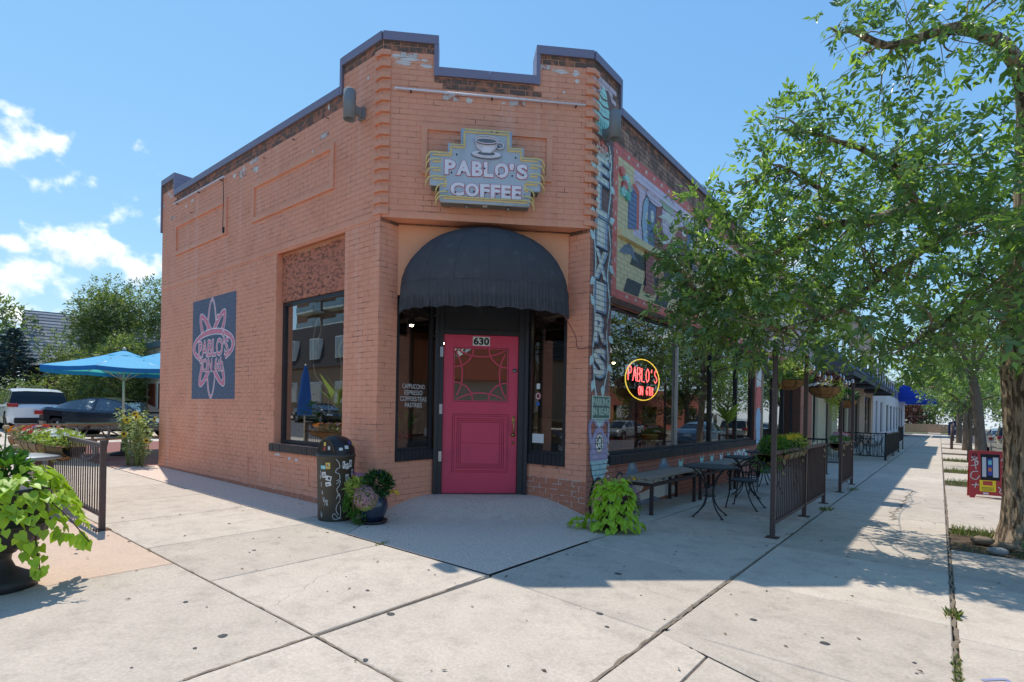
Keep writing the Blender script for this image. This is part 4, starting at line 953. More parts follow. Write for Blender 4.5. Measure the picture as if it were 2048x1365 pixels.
chips(WL,'paint_chips',[(3.5,5.36,.05,.04),(3.75,5.33,.05,.05),(4.1,5.30,.06,.05),(3.3,5.2,.06,.06),(5.9,5.28,.08,.03),(6.2,5.25,.05,.03),(7.1,5.7,.12,.03),(7.0,5.62,.06,.04),(1.2,5.52,.02,.06),(.3,5.6,.02,.04),(1.6,5.0,.015,.05),(2.45,.54,.10,.03),(2.1,.50,.05,.03),(1.9,.49,.05,.025),(7.2,.30,.05,.012),(7.0,.52,.06,.008)])
# worn white joints at the foot of the entrance wall, loose paint on the long wall
M_exp=mat('exposed_mortar',srgb(206,196,184),0.9,var=0.1,vscale=20)
ej=MB()
def ejoint(w,p,n_):
    for z0_,z1_,row in w.rows.values():
        if z0_>n_: continue
        for b in row:
            if random.random()<p: q0=random.uniform(b[0],b[1]-.02); w.quad(ej,q0,min(b[1],q0+random.uniform(.04,.2)),z1_-.0045,z1_+.0045,.004)
            if random.random()<p*.6: w.quad(ej,b[1]-.001,b[1]+.009,b[2],b[3],.004)
ejoint(RR,.9,.28); ejoint(RL,.35,.02); ejoint(WL,.25,.10)
tag(ej.build('exposed_joints',M_exp,wall_o),kind='stuff')
# ------------------------------------------------------------------ awning over the door
def CP(u,z,d=0): return WC.P(u,z,d)
M_canvas=mat('black_canvas',srgb(80,78,80),0.85,var=0.18,vscale=5,bump=0.2,bscale=300,dark=srgb(104,101,102),dscale=7,damt=0.5,dlo=.5,dhi=.75,spec=0.2)
aw_c=CP(1.37,2.86,-.19)
aw=thing('awning','black canvas dome awning with pleated scalloped valance over the red door','awning',aw_c)
A_,B_,H_=1.115,.66,.845
def ap_(ph,th,k=1.0):   # ph 0..pi along the base, th 0..pi/2 up
    return UV*(-A_*math.cos(ph)*math.cos(th)*k)+NV*(B_*math.sin(ph)*math.cos(th)*k)+V((0,0,H_*math.sin(th)*k))
nb,nt2=64,14; gores=[]
for gI in range(8):
    mb=MB()
    for i in range(8):
        for j in range(nt2):
            q=[]
            for di,dj in ((0,0),(1,0),(1,1),(0,1)):
                ph=math.pi*(gI*8+i+di)/64; th=math.pi/2*(j+dj)/nt2
                sag=1-.010*math.sin(math.pi*((i+di)/8))*math.cos(th)
                q.append(ap_(ph,th,sag))
            mb.face(q[::-1],0,True)
    mb.build('canvas_gore',M_canvas,aw)
for gI in range(9):
    mb=MB(); mb.tube([ap_(math.pi*gI/8,math.pi/2*j/10,1.002) for j in range(11)],.0035,5); mb.build('seam',M_canvas,aw)
va=MB(); n=420
prev=None
for i in range(n+1):
    ph=math.pi*i/n; s_=i/n; fold=.012*math.sin(s_*math.pi*120)+.006*math.sin(s_*math.pi*47+1)
    base=ap_(ph,0); outn=(UV*(-math.cos(ph)/A_)+NV*(math.sin(ph)/B_)).normalized()
    top_=base*1.004+V((0,0,.012)); md=base+outn*(fold*.6+.004)-V((0,0,.16)); lowz=.33-.022*abs(math.sin(s_*math.pi*13)); lw=base+outn*(fold*1.3)-V((0,0,lowz))
    cur=(top_,md,lw)
    if prev: va.face((prev[0],prev[1],cur[1],cur[0])[::-1],0,True); va.face((prev[1],prev[2],cur[2],cur[1])[::-1],0,True)
    prev=cur
va.build('valance',M_canvas,aw)
fr_=MB(); fr_.tube([ap_(math.pi*i/24,0,.985)+V((0,0,.005)) for i in range(25)],.014,6); fr_.tube([ap_(0,math.pi/2*i/12,.985) for i in range(13)]+[ap_(math.pi,math.pi/2*i/12,.985) for i in range(12,-1,-1)],.012,6); fr_.build('hoop_frame',M_black,aw)
# ------------------------------------------------------------------ neon blade sign
sg_o=CP(1.322,3.89,.03)
sg=thing('neon_sign','stepped grey neon sign lettered PABLO\'S COFFEE with cup and saucer above the awning','sign',sg_o)
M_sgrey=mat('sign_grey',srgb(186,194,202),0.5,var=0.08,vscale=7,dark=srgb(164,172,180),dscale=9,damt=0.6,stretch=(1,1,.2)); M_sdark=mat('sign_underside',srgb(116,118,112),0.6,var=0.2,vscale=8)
M_syel=mat('sign_yellow',srgb(246,212,144),0.5,var=0.05,vscale=9); M_tube=mat('neon_tube_yellow',srgb(232,214,140),0.25,spec=.6); M_swhite=mat('sign_white',srgb(240,232,236),0.5,var=0.08,vscale=9,dark=srgb(196,186,196),dscale=14,damt=.5); M_spink=mat('sign_pink',srgb(206,92,104),0.4); M_clear=mat('neon_tube_clear',srgb(222,206,212),0.2,spec=.6)
right=[(.56,.0),(.56,.19),(.685,.19),(.685,.60),(.47,.60),(.47,.71),(.305,.71),(.305,.905)]
def rounded(pts):
    return pts
out_=[(x,z) for x,z in right]+[(-x,z) for x,z in right[::-1]]
def SP(x,z,d): return UV*x+V((0,0,z))+NV*d
body=MB(); D_=.20
P_=out_; k=len(P_)
tri=fan(P_)
for t in tri:
    q=[SP(p[0],p[1],D_) for p in t]
    if (q[1]-q[0]).cross(q[2]-q[0]).dot(NV)<0: q=q[::-1]
    body.face(q)
for i in range(k):
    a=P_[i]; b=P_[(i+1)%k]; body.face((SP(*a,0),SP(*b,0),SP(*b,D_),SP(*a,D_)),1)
bo=body.build('sign_can',[M_sgrey,M_sdark],sg)
bv=MB(); 
for s_ in (-1,1):
    pts=[(s_*x,z) for x,z in right]; bv.tube([SP(x,z,D_-.015) for x,z in pts],.02,6)
bv.tube([SP(-.305,.905,D_-.015),SP(.305,.905,D_-.015)],.02,6); bv.tube([SP(-.56,.0,D_-.015),SP(.56,.0,D_-.015)],.02,6); bv.build('rim',M_sgrey,sg)
def band(pts,w_):
    yb=MB()
    for t in stroke(pts,w_): 
        q=[SP(p[0],p[1],D_+.006) for p in t]
        if (q[1]-q[0]).cross(q[2]-q[0]).dot(NV)<0: q=q[::-1]
        yb.face(q)
    yb.build('yellow_band',M_syel,sg)
path=[(.66,.565),(.44,.565),(.44,.675),(.275,.675),(.275,.875),(-.275,.875),(-.275,.675),(-.44,.675),(-.44,.565),(-.66,.565)]
band(path,.024)
for s_ in (-1,1):
    for z in (.48,.37): band([(s_*.66,z),(s_*.56,z)],.024)
    band([(s_*.66,.265),(s_*.50,.265),(s_*.50,.18),(s_*.54,.18)],.024)
band([(-.53,.03),(.53,.03)],.022)
tb=MB(); tr_=lambda pts,r=.0085:tb.tube([SP(x,z,D_+d) for x,z,d in pts],r,6)
tr_([(x,z+.018,.035) for x,z in path])
for s_ in (-1,1):
    for z,x0_ in ((.583,.55),(.498,.56),(.388,.56),(.283,.50),(.195,.50),(.10,.47),(.045,.45)):
        e=.685 if z>.25 else .56
        tb.tube([SP(s_*x0_,z,D_+.035),SP(s_*(e-.04),z+.004,D_+.035),SP(s_*(e+.02),z-.01,D_+.03),SP(s_*(e+.055),z-.05,D_-.0),SP(s_*(e+.06),z-.10,D_-.03)],.0085,6)
tr_([(-.5,.045,.03),(.5,.045,.03)])
tb.build('neon_tube',M_tube,sg)
def letters(word,x0_,x1_,z0_,z1_):
    tot=sum(.35 if c=="'" else (.62 if c in 'LEF' else (.7 if c in 'PBS' else .95)) for c in word)+.22*(len(word)-1); x=x0_; sc=(x1_-x0_)/tot
    for c in word:
        wd=(.35 if c=="'" else (.62 if c in 'LEF' else (.7 if c in 'PBS' else .95)))*sc
        zz0=z0_ if c!="'" else z0_+.65*(z1_-z0_)
        mb=MB(); W3=mb
        tris_to_mb(mb,text_fit(c,x,x+(wd*.5 if c=="'" else wd),zz0,z1_,.075),(0,0,0),UV,(0,0,1),NV,D_+.002,1,.004)
        tris_to_mb(mb,text_fit(c,x,x+(wd*.5 if c=="'" else wd),zz0,z1_,.045),(0,0,0),UV,(0,0,1),NV,D_+.006,0,.006)
        mb.build('letter',[M_swhite,M_spink],sg); x+=wd+.22*sc
letters("PABLO'S",-.505,.515,.335,.50); letters("COFFEE",-.43,.44,.075,.225)
cup=MB()
def flat(tr__,off,mi,th_=.004): tris_to_mb(cup,tr__,(0,0,0),UV,(0,0,1),NV,D_+off,mi,th_)
flat(disc_tris(0,.60,.195,.052,28),.002,1); flat(disc_tris(0,.607,.185,.045,28),.007,0); flat(disc_tris(0,.617,.11,.022,20),.012,1)
flat(fan([(-.145,.77),(.145,.77),(.12,.68),(.06,.625),(-.06,.625),(-.12,.68)]),.016,0); flat(disc_tris(0,.77,.15,.05,28),.021,1); flat(disc_tris(0,.772,.14,.042,28),.026,0); flat(disc_tris(0,.762,.125,.03,24),.031,1)
flat(ring_tris(.17,.72,.045,.04,.02,0,20),.016,1); flat(ring_tris(.17,.72,.045,.04,.012,0,20),.021,0)
cup.build('cup_and_saucer',[M_swhite,mat('sign_shade_grey',srgb(112,118,124),.5)],sg)
ct=MB(); ct.tube([SP(.145*math.cos(a*.2618),.772+.048*math.sin(a*.2618),D_+.05) for a in range(24)],.007,6,closed=True); ct.tube([SP(-.145,.77,D_+.05),SP(-.11,.67,D_+.05),SP(-.06,.62,D_+.05)],.007,6); ct.tube([SP(.145,.77,D_+.05),SP(.11,.67,D_+.05),SP(.06,.62,D_+.05)],.007,6); ct.tube([SP(.19*math.cos(a*.2618),.60+.05*math.sin(a*.2618),D_+.045) for a in range(13,24)],.007,6); ct.build('neon_tube',M_clear,sg)
cl=MB()
for x,z in ((-.43,.34),(-.3,.36),(-.02,.42),(.16,.36),(.33,.35),(.47,.37),(-.05,.90),(.06,.89),(.13,.885),(-.38,.10),(-.15,.12),(.0,.12),(.14,.11),(.28,.11),(.4,.12),(-.37,.57),(.37,.58),(.11,.75),(.15,.70),(-.12,.75),(-.48,.11),(.49,.11)): cl.sphere(SP(x,z,D_+.03),.011,7,5)
cl.build('tube_clip',M_ink,sg)
for x in (-.23,.30):
    mb=MB(); mb.lathe([(0,0),(.018,0),(.022,-.015),(.018,-.035),(0,-.04)],12,0,Matrix.Translation(SP(x,-.005,.10))); mb.build('bolt',M_steel,sg)
lb_=MB(); q=[SP(-.03,-.0,.0),SP(.03,.0,.0)]; lb_.prism([SP(-.03,-.004,.07),SP(.03,-.004,.07),SP(.03,-.004,.13),SP(-.03,-.004,.13)],(0,0,-1),.003); lb_.build('maker_label',M_white,sg)
# ------------------------------------------------------------------ cylinder wall lamps
M_lamp=mat('lamp_grey',srgb(132,134,136),0.6,var=0.1,vscale=8,bump=.15,bscale=90)
def wall_lamp(x,y,z0_,z1_,wallpt,label):
    t=thing('wall_lamp',label,'lamp',(x,y,z0_),group='cylinder lamps on the shop corners'); h=z1_-z0_
    mb=MB(); r_=.078; mb.lathe([(r_-.012,.10),(r_-.012,0),(r_,0),(r_,h-.01),(r_-.012,h),(0,h)],28); mb.build('shade',M_lamp,t)
    mb=MB(); mb.lathe([(0,.10),(r_-.012,.10)],28); mb.build('reflector',mat('lamp_dark',srgb(30,30,30),.6),t)
    w=Vector(wallpt)-Vector((x,y,z0_)); d=Vector((w.x,w.y,0)).normalized(); mb=MB(); sd=Vector((-d.y,d.x,0))
    a=d*(r_-.01); e=Vector((w.x,w.y,0)); zc=h*.42
    mb.prism([a-sd*.03+V((0,0,zc-.05)),a+sd*.03+V((0,0,zc-.05)),a+sd*.03+V((0,0,zc+.05)),a-sd*.03+V((0,0,zc+.05))],d,(e-a).length)
    mb.build('bracket',M_lamp,t); mb=MB(); mb.prism([e-sd*.06-d*.035+V((0,0,zc-.075)),e+sd*.06-d*.035+V((0,0,zc-.075)),e+sd*.06-d*.035+V((0,0,zc+.075)),e-sd*.06-d*.035+V((0,0,zc+.075))],d,.04); mb.build('back_box',M_lamp,t); return t
wall_lamp(-5.99,4.045,4.99,5.37,(-6.0,4.256,5.1),'grey cylinder lamp on the long plain wall below the stepped parapet')
wall_lamp(-3.44,6.40,4.93,5.30,(-3.66,6.52,5.1),'grey cylinder lamp above the painted vine lettering')
# ------------------------------------------------------------------ bare tubes on the walls, drop cable
def wall_tube(w,u0_,z0_,u1_,z1_,off,label,r_=.012):
    t=thing('light_tube',label,'light tube',w.P(u0_,z0_,0)); o=w.P(u0_,z0_,0)
    mb=MB(); mb.tube([w.P(u0_,z0_-.03,off)-o,w.P(u0_,z0_,off)-o,w.P(u1_,z1_,off)-o],r_,8); mb.build('tube',M_swhite,t)
    for k in (.08,.5,.95): 
        mb=MB(); mb.tube([w.P(u0_+(u1_-u0_)*k,z0_+(z1_-z0_)*k-.015,0)-o,w.P(u0_+(u1_-u0_)*k,z0_+(z1_-z0_)*k-.015,off)-o],.01,6); mb.build('clip',M_ink,t)
    return t
wall_tube(WC,.16,5.35,2.63,5.33,.05,'long pale tube across the brick above the coffee sign')
t=wall_tube(WL,4.40,5.36,6.72,5.39,.05,'white tube under the coping of the long plain wall with hanging cord')
mb=MB(); o=WL.P(4.40,5.36,0); mb.tube([WL.P(4.42,5.34,.06)-o,WL.P(4.41,5.0,.05)-o,WL.P(4.42,4.45,.05)-o],.006,5); mb.box((-.02,-.05,-1.0),(.02,-.02,-.9),0,Matrix.Translation(WL.P(4.42,5.36,-.0)-o)); mb.build('cord',M_ink,t)
nl=MB(); 
for u_,z_ in ((5.9,5.05),(3.0,5.30),(2.1,5.33),(1.2,5.36)): nl.tube([WL.P(u_,z_,0)-SO,WL.P(u_,z_,.05)-SO],.008,5)
nl.build('wall_hooks',M_raw,shop)
# ------------------------------------------------------------------ green notice board on the pilaster
pk=thing('parking_sign','green board lettered PARKING IN REAR on the painted pilaster','sign',WR.P(.33,1.19,0)); o=WR.P(.33,1.19,0)
mb=MB(); M_pk=mat('sign_green',srgb(96,122,112),.6,var=.2,vscale=12); M_pkl=mat('sign_letter_green',srgb(196,214,196),.6,var=.1,vscale=20)
def pbx(u0_,u1_,z0_,z1_,d0,d1,mi=0):
    P=[WR.P(u0_,z0_,d0)-o,WR.P(u1_,z0_,d0)-o,WR.P(u1_,z1_,d0)-o,WR.P(u0_,z1_,d0)-o]
    mb.prism(P,WR.n,d1-d0,mi)
pbx(.08,.58,1.19,1.51,.008,.022); mb.build('board',M_pk,pk)
mb=MB(); pbx(.08,.58,1.495,1.51,.022,.028); pbx(.08,.58,1.19,1.205,.022,.028); pbx(.08,.095,1.205,1.495,.022,.028); pbx(.565,.58,1.205,1.495,.022,.028); mb.build('border',M_pkl,pk)
mb=MB(); tris_to_mb(mb,text_fit('PARKING',.105,.555,1.375,1.475,.02),WR.o-o,WR.u,(0,0,1),WR.n,.023,0,.004); tris_to_mb(mb,text_fit('IN REAR',.105,.555,1.245,1.345,.02),WR.o-o,WR.u,(0,0,1),WR.n,.023,0,.004); mb.build('lettering',M_pkl,pk)
# ------------------------------------------------------------------ lit neon in the big window
nw=thing('window_neon','lit red and yellow neon sign reading PABLO\'S ON 6TH in the big window','sign',WR.P(2.0,1.5,-.16)); o=WR.P(2.0,1.5,-.16)
M_nr=mat('neon_red',(1.0,.10,.10),.4,emit=2.2); M_ny=mat('neon_yellow',(1.0,.72,.08),.4,emit=.7)
P=lambda u,z:WR.P(u,z,-.16)-o
mb=MB(); mb.tube([P(2.04+.64*math.cos(a*2*math.pi/48),1.83+.335*math.sin(a*2*math.pi/48)) for a in range(48)],.008,6,closed=True); mb.build('ring_tube',M_ny,nw)
STK={'P':[[(0,0),(0,1),(.7,1),(.95,.8),(.7,.55),(0,.5)]],'A':[[(0,0),(.5,1),(1,0)],[(.2,.38),(.8,.38)]],'B':[[(0,0),(0,1),(.65,1),(.85,.78),(.6,.52),(0,.52)],[(.6,.52),(.95,.28),(.65,0),(0,0)]],'L':[[(0,1),(0,0),(.85,0)]],'O':[[(.5,0),(.1,.2),(.05,.5),(.1,.8),(.5,1),(.9,.8),(.95,.5),(.9,.2),(.5,0)]],"'":[[(.5,1),(.4,.75)]],'S':[[(.9,.85),(.5,1),(.1,.8),(.2,.58),(.8,.42),(.9,.2),(.5,0),(.05,.15)]],'N':[[(0,0),(0,1),(.9,0),(.9,1)]],'6':[[(.8,1),(.3,.75),(.1,.4),(.3,.05),(.7,.05),(.85,.3),(.6,.5),(.2,.42)]],'T':[[(0,1),(1,1)],[(.5,1),(.5,0)]],'H':[[(0,0),(0,1)],[(0,.5),(.9,.5)],[(.9,1),(.9,0)]]}
def neon_word(word,u0_,u1_,z0_,z1_,r_=.0075):
    n_=len(word); stp=(u1_-u0_)/n_
    for i,c in enumerate(word):
        if c==' ': continue
        mb=MB()
        for st in STK[c]: mb.tube([P(u0_+stp*(i+.1+.75*x),z0_+(z1_-z0_)*y) for x,y in st],r_,6)
        mb.build('neon_letter',M_nr,nw)
neon_word("PABLO'S",1.48,2.62,1.80,2.02); neon_word("ON 6TH",1.86,2.44,1.58,1.72)
mb=MB(); mb.tube([P(1.6,2.15),P(1.6,2.75)],.004,4); mb.tube([P(2.5,2.15),P(2.5,2.75)],.004,4); mb.build('hanging_wire',M_ink,nw)
# lettering on the entrance pane, stickers
for i,s_ in enumerate(('CAPPUCCINO','ESPRESSO','COFFEES/TEAS','PASTRIES')):
    hw_=(.20,.16,.235,.15)[i]; lt=MB(); tris_to_mb(lt,text_fit(s_,.63-hw_,.63+hw_,1.56-i*.085,1.622-i*.085,.0),RL.o-SO,RL.u,(0,0,1),RL.n,-.026); lt.build('window_lettering',M_white,w2)
st=MB(); tris_to_mb(st,rect(.80,.86,1.60,1.68),RR.o-SO,RR.u,(0,0,1),RR.n,-.027,0); tris_to_mb(st,disc_tris(.83,1.50,.055,.06,20),RR.o-SO,RR.u,(0,0,1),RR.n,-.027,1); tris_to_mb(st,ring_tris(.83,1.50,.035,.038,.012,0,20),RR.o-SO,RR.u,(0,0,1),RR.n,-.0262,0); tris_to_mb(st,disc_tris(.83,1.39,.03,.03,16),RR.o-SO,RR.u,(0,0,1),RR.n,-.027,2); tris_to_mb(st,rect(.72,.92,.83,.96),RR.o-SO,RR.u,(0,0,1),RR.n,-.027,0)
st.build('sticker',[M_white,mat('sticker_red',srgb(150,52,48),.5),mat('sticker_blue',srgb(60,110,180),.5)],w3)
# cable looping from the awning past the corner
cbw=thing('loose_cable','thin reddish cable sagging from the awning round the pilaster to the big window','cable',(0,0,0)); mb=MB()
mb.tube(smooth_path([CP(2.35,2.62,.05),CP(2.55,2.3,.02),RR.P(.15,2.14,.03),V((c2[0]+.02,c2[1]-.02,2.14)),WR.P(.3,2.2,.04),WR.P(.6,2.75,.05),WR.P(1.4,2.62,.10),WR.P(2.6,2.42,.2),WR.P(4.2,2.35,.6),V((-2.4,11.8,2.45)),V((-1.56,12.4,2.25))],8),.006,5); mb.build('cable',mat('cable_red',srgb(140,84,80),.6),cbw)
# ------------------------------------------------------------------ litter bin
M_bin=mat('bin_plastic',srgb(70,66,58),0.5,var=0.12,vscale=6,bump=.1,bscale=120,dark=srgb(92,86,74),dscale=4,damt=.4); M_bind=mat('bin_dark',srgb(36,38,42),0.4,var=.15,vscale=9)
bx_,by_=-5.87,3.86
bn=thing('litter_bin','black plastic litter bin with dome lid, stickers and white scrawls','bin',(bx_,by_,G(bx_,by_)))
mb=MB(); mb.lathe([(0,0),(.195,0),(.203,.02),(.226,.77),(.236,.775),(.238,.80),(.228,.815),(.21,.815)],40); mb.build('body',M_bin,bn)
to_cam=Vector((-bx_,-by_,0)).normalized(); side=Vector((-to_cam.y,to_cam.x,0))   # side = towards picture right
fd=(to_cam*.55-side*.83).normalized(); fs=Vector((-fd.y,fd.x,0))
dm=MB(); rows=[]
for i in range(11):
    th=math.pi/2*i/10; row=[]
    for j in range(40):
        a=2*math.pi*j/40; r_=.228*math.cos(th)**.75; p=fd*(r_*math.cos(a))+fs*(r_*math.sin(a)); f_=p.dot(fd)
        if f_>.13: p-=fd*(f_-.13)
        row.append(p+V((0,0,.81+.225*math.sin(th))))
    rows.append(row)
for i in range(10):
    for j in range(40): dm.face((rows[i][j],rows[i][(j+1)%40],rows[i+1][(j+1)%40],rows[i+1][j]),0,True)
dm.build('dome_lid',M_bind,bn)
fp=MB(); pts=[fd*.133+fs*(.165*math.cos(math.pi*i/20))+V((0,0,.825+.165*math.sin(math.pi*i/20))) for i in range(21)]; fp.prism(pts,fd,.006); fp.build('swing_flap',mat('flap_black',srgb(30,31,35),.35),bn)
fp=MB(); fp.tube([fd*.14+fs*(.178*math.cos(math.pi*i/20))+V((0,0,.82+.178*math.sin(math.pi*i/20))) for i in range(21)],.007,6); fp.tube([fd*.15+fs*.18+V((0,0,.818)),fd*.15-fs*.18+V((0,0,.818))],.008,6); fp.build('hood_rim',M_bin,bn)
def cylp(a,z,d=.0015):
    r_=.203+(.226-.203)*(z-.02)/.75+d; return to_cam*(r_*math.cos(a))+side*(r_*math.sin(a))+V((0,0,z))
def sticker(a,z,w_,h_,cols,parts=1,tilt=0):
    mb=MB(); n_=5
    for i in range(n_):
        for j in range(4):
            q=[]
            for di,dj in ((0,0),(1,0),(1,1),(0,1)):
                x=((i+di)/n_-.5)*w_; y=((j+dj)/4-.5)*h_; xr=x*math.cos(tilt)-y*math.sin(tilt); yr=x*math.sin(tilt)+y*math.cos(tilt); q.append(cylp(a+xr/.22,z+yr,.002))
            mb.face(q,random.randrange(len(cols)) if 0<i<n_-1 and 0<j<3 else 0)
    mb.build('sticker',cols,bn)
cS=lambda n,r,g,b:mat('sticker_'+n,srgb(r,g,b),.5)
SW,SK,SY,SR,ST_,SB=cS('white',214,212,206),cS('ink',40,40,44),cS('yellow',222,196,90),cS('scarlet',190,70,60),cS('turquoise',120,200,200),cS('cobalt',60,72,150)
for a,z,w_,h_,c_,tl in ((-.42,.68,.055,.075,[SY,SR,ST_],.05),(-.72,.66,.07,.045,[ST_,SW],-.05),(-.66,.57,.055,.07,[SW,SK],.08),(-.38,.53,.07,.06,[SW,SK],-.2),(-.40,.46,.07,.05,[SW,SK],.2),(.42,.69,.03,.09,[SW,SK],0),(.62,.67,.05,.07,[SW,SK],.2),(.86,.70,.045,.09,[SW,SK],0),(.66,.53,.05,.085,[SW,SK],.1),(1.05,.58,.04,.09,[SW,SB],0),(.95,.36,.05,.07,[SW,SK],0)): sticker(a,z,w_,h_,c_,0,tl)
M_chalk=mat('white_marker',srgb(206,206,202),.7)
gf=MB()
def scrawl(pts,w_=.007): gf.tube([cylp(a,z,.001) for a,z in [(q.x,q.y) for q in smooth_path([Vector((x,y,0)) for x,y in pts],6)]],w_*.6,4)
scrawl([(.0,.76),(.15,.72),(.2,.66),(.05,.64),(.0,.60),(.18,.58),(.22,.52),(.05,.50)]); scrawl([(.05,.46),(.25,.50),(.2,.44),(.08,.40),(.15,.34),(.25,.30)]); scrawl([(.05,.28),(.22,.34),(.26,.26),(.1,.2),(.06,.14),(.2,.08)]); scrawl([(.28,.2),(.3,.06),(.0,.03),(-.15,.07),(-.02,.10),(.2,.04),(.36,.05)])
for i,pt in enumerate(([(-.92,.62),(-.86,.57),(-.9,.52),(-.95,.56)],[(-.86,.48),(-.84,.42)],[(-.8,.38),(-.78,.33),(-.74,.37)],[(-.72,.30),(-.68,.24),(-.64,.30)],[(-.62,.2),(-.56,.27),(-.5,.2)],[(-.50,.27),(-.40,.19)],[(-.48,.2),(-.42,.27)],[(-.9,.12),(-.85,.05),(-.8,.1)])): scrawl(pt,.006)
gf.build('white_scrawl',M_chalk,bn)
for a_,z_,w_,c_ in ((.6,.90,.05,SW),(.95,.95,.05,SB),(1.3,.93,.05,SY),(.25,.88,.04,SW)):
    mb=MB(); th=math.asin(min(.98,(z_-.81)/.225)); 
    def dp(a,z):
        t=math.asin(min(.99,max(0,(z-.81)/.225))); r_=.2295*math.cos(t)**.75+.001; return to_cam*(r_*math.cos(a))+side*(r_*math.sin(a))+V((0,0,z+.001))
    for i in range(3): mb.face([dp(a_+(i-1.5)*w_/.6,z_-w_*.4),dp(a_+(i-.5)*w_/.6,z_-w_*.4),dp(a_+(i-.5)*w_/.6,z_+w_*.4),dp(a_+(i-1.5)*w_/.6,z_+w_*.4)])
    mb.build('sticker',c_,bn)
for k,(a_,z_,c_) in enumerate(((-.03,.93,SY),(.06,.885,SW),(-.04,.87,SR))):
    mb=MB(); o_=fd*.1395+fs*a_+V((0,0,z_)); mb.face([o_-fs*.022-V((0,0,.02)),o_+fs*.022-V((0,0,.02)),o_+fs*.022+V((0,0,.025)),o_-fs*.022+V((0,0,.025))]); mb.build('sticker',c_,bn)
# ------------------------------------------------------------------ planting helpers
M_lime=mat('lime_leaf',srgb(170,198,56),0.45,var=0.16,vscale=9,trans=0.35,spec=.4,rand=.18); M_green=mat('mid_leaf',srgb(84,128,48),0.5,var=0.25,vscale=12,trans=0.3); M_dkgreen=mat('dark_leaf',srgb(48,86,40),0.45,var=0.25,vscale=12,trans=0.22)
M_ygreen=mat('yellow_leaf',srgb(168,184,92),0.5,var=0.2,vscale=12,trans=0.3); M_pale=mat('variegated_leaf',srgb(206,210,176),0.6,var=0.1,vscale=20,trans=.2); M_wine=mat('wine_leaf',srgb(84,44,52),0.5,var=0.2,vscale=12,trans=.2)
M_fy=mat('petal_yellow',srgb(240,196,40),.6,trans=.2); M_fo=mat('petal_orange',srgb(232,140,40),.6,trans=.2); M_fr=mat('petal_red',srgb(206,74,56),.6,trans=.2); M_fp=mat('petal_purple',srgb(150,96,150),.6,trans=.2); M_fpk=mat('petal_pink',srgb(206,150,160),.6,trans=.2); M_fd=mat('dry_flower',srgb(176,150,116),.8,var=.2,vscale=30); M_fw=mat('petal_white',srgb(224,220,214),.6,trans=.2); M_stem=mat('plant_stem',srgb(104,116,60),.7)
PET_T=[(0,0,0),(.5,.22,.04),(1,.12,0),(1,-.12,0),(.5,-.22,.04)]; PET_F=[(0,1,2,3,4)]
def ell(n_,c,r_,shell=.55):
    d=rdirs(n_); k=(shell+(1-shell)*rng.random(n_)**.6)[:,None]; return np.array(c)+d*np.array(r_)*k,d
def foliage(name,parent,c,r_,n_,size,m_,T=LEAF_T,F=LEAF_F,up=.35,shell=.5):
    P,d=ell(n_,c,r_,shell); A=d+np.array([0,0,up])+rng.normal(0,.45,(n_,3)); B=d*.6+np.array([0,0,.8])+rng.normal(0,.35,(n_,3))
    return tag(scatter(name,T,F,P,A,B,rng.uniform(.65,1.25,n_)*size,m_,None,parent),kind='stuff')
def flowers(name,parent,c,r_,n_,size,m_,petals=7,upper=True,center=None):
    P,d=ell(n_,c,r_,.92)
    if upper: P[:,2]=np.where(d[:,2]<0,2*np.array(c)[2]-P[:,2],P[:,2]); d[:,2]=np.abs(d[:,2])
    PP=[];AA=[];BB=[];SS=[]
    for p,dd in zip(P,d):
        nn=Vector(dd)+Vector((0,0,.4)); nn.normalize(); x=nn.orthogonal().normalized(); y=nn.cross(x); s_=size*random.uniform(.75,1.2)
        for k in range(petals):
            a=2*math.pi*k/petals; PP.append(tuple(p)); AA.append(tuple(x*math.cos(a)+y*math.sin(a)+nn*.25)); BB.append(tuple(nn)); SS.append(s_)
    return tag(scatter(name,PET_T,PET_F,PP,AA,BB,SS,m_,None,parent),kind='stuff')
def leaf_objs(parent,P,A,B,S,meshes,name='leaf'):
    for p,a,b,s_ in zip(P,A,B,S):
        a=Vector(a).normalized(); b=Vector(b); x=b.cross(a)
        if x.length<1e-4: continue
        x.normalize(); z=a.cross(x); o=obj_of(random.choice(meshes),name,parent)
        m3=Matrix(((a.x,x.x,z.x),(a.y,x.y,z.y),(a.z,x.z,z.z))).to_4x4(); o.matrix_local=Matrix.Translation(Vector(p))@m3@Matrix.Scale(s_,4)
def heart_mesh(m_):
    mb=MB(); mb.add(HEART_T,HEART_F,0,True); o=mb.build('leaf',m_); me=o.data; bpy.data.objects.remove(o); return me
HM=[heart_mesh(M_lime)]
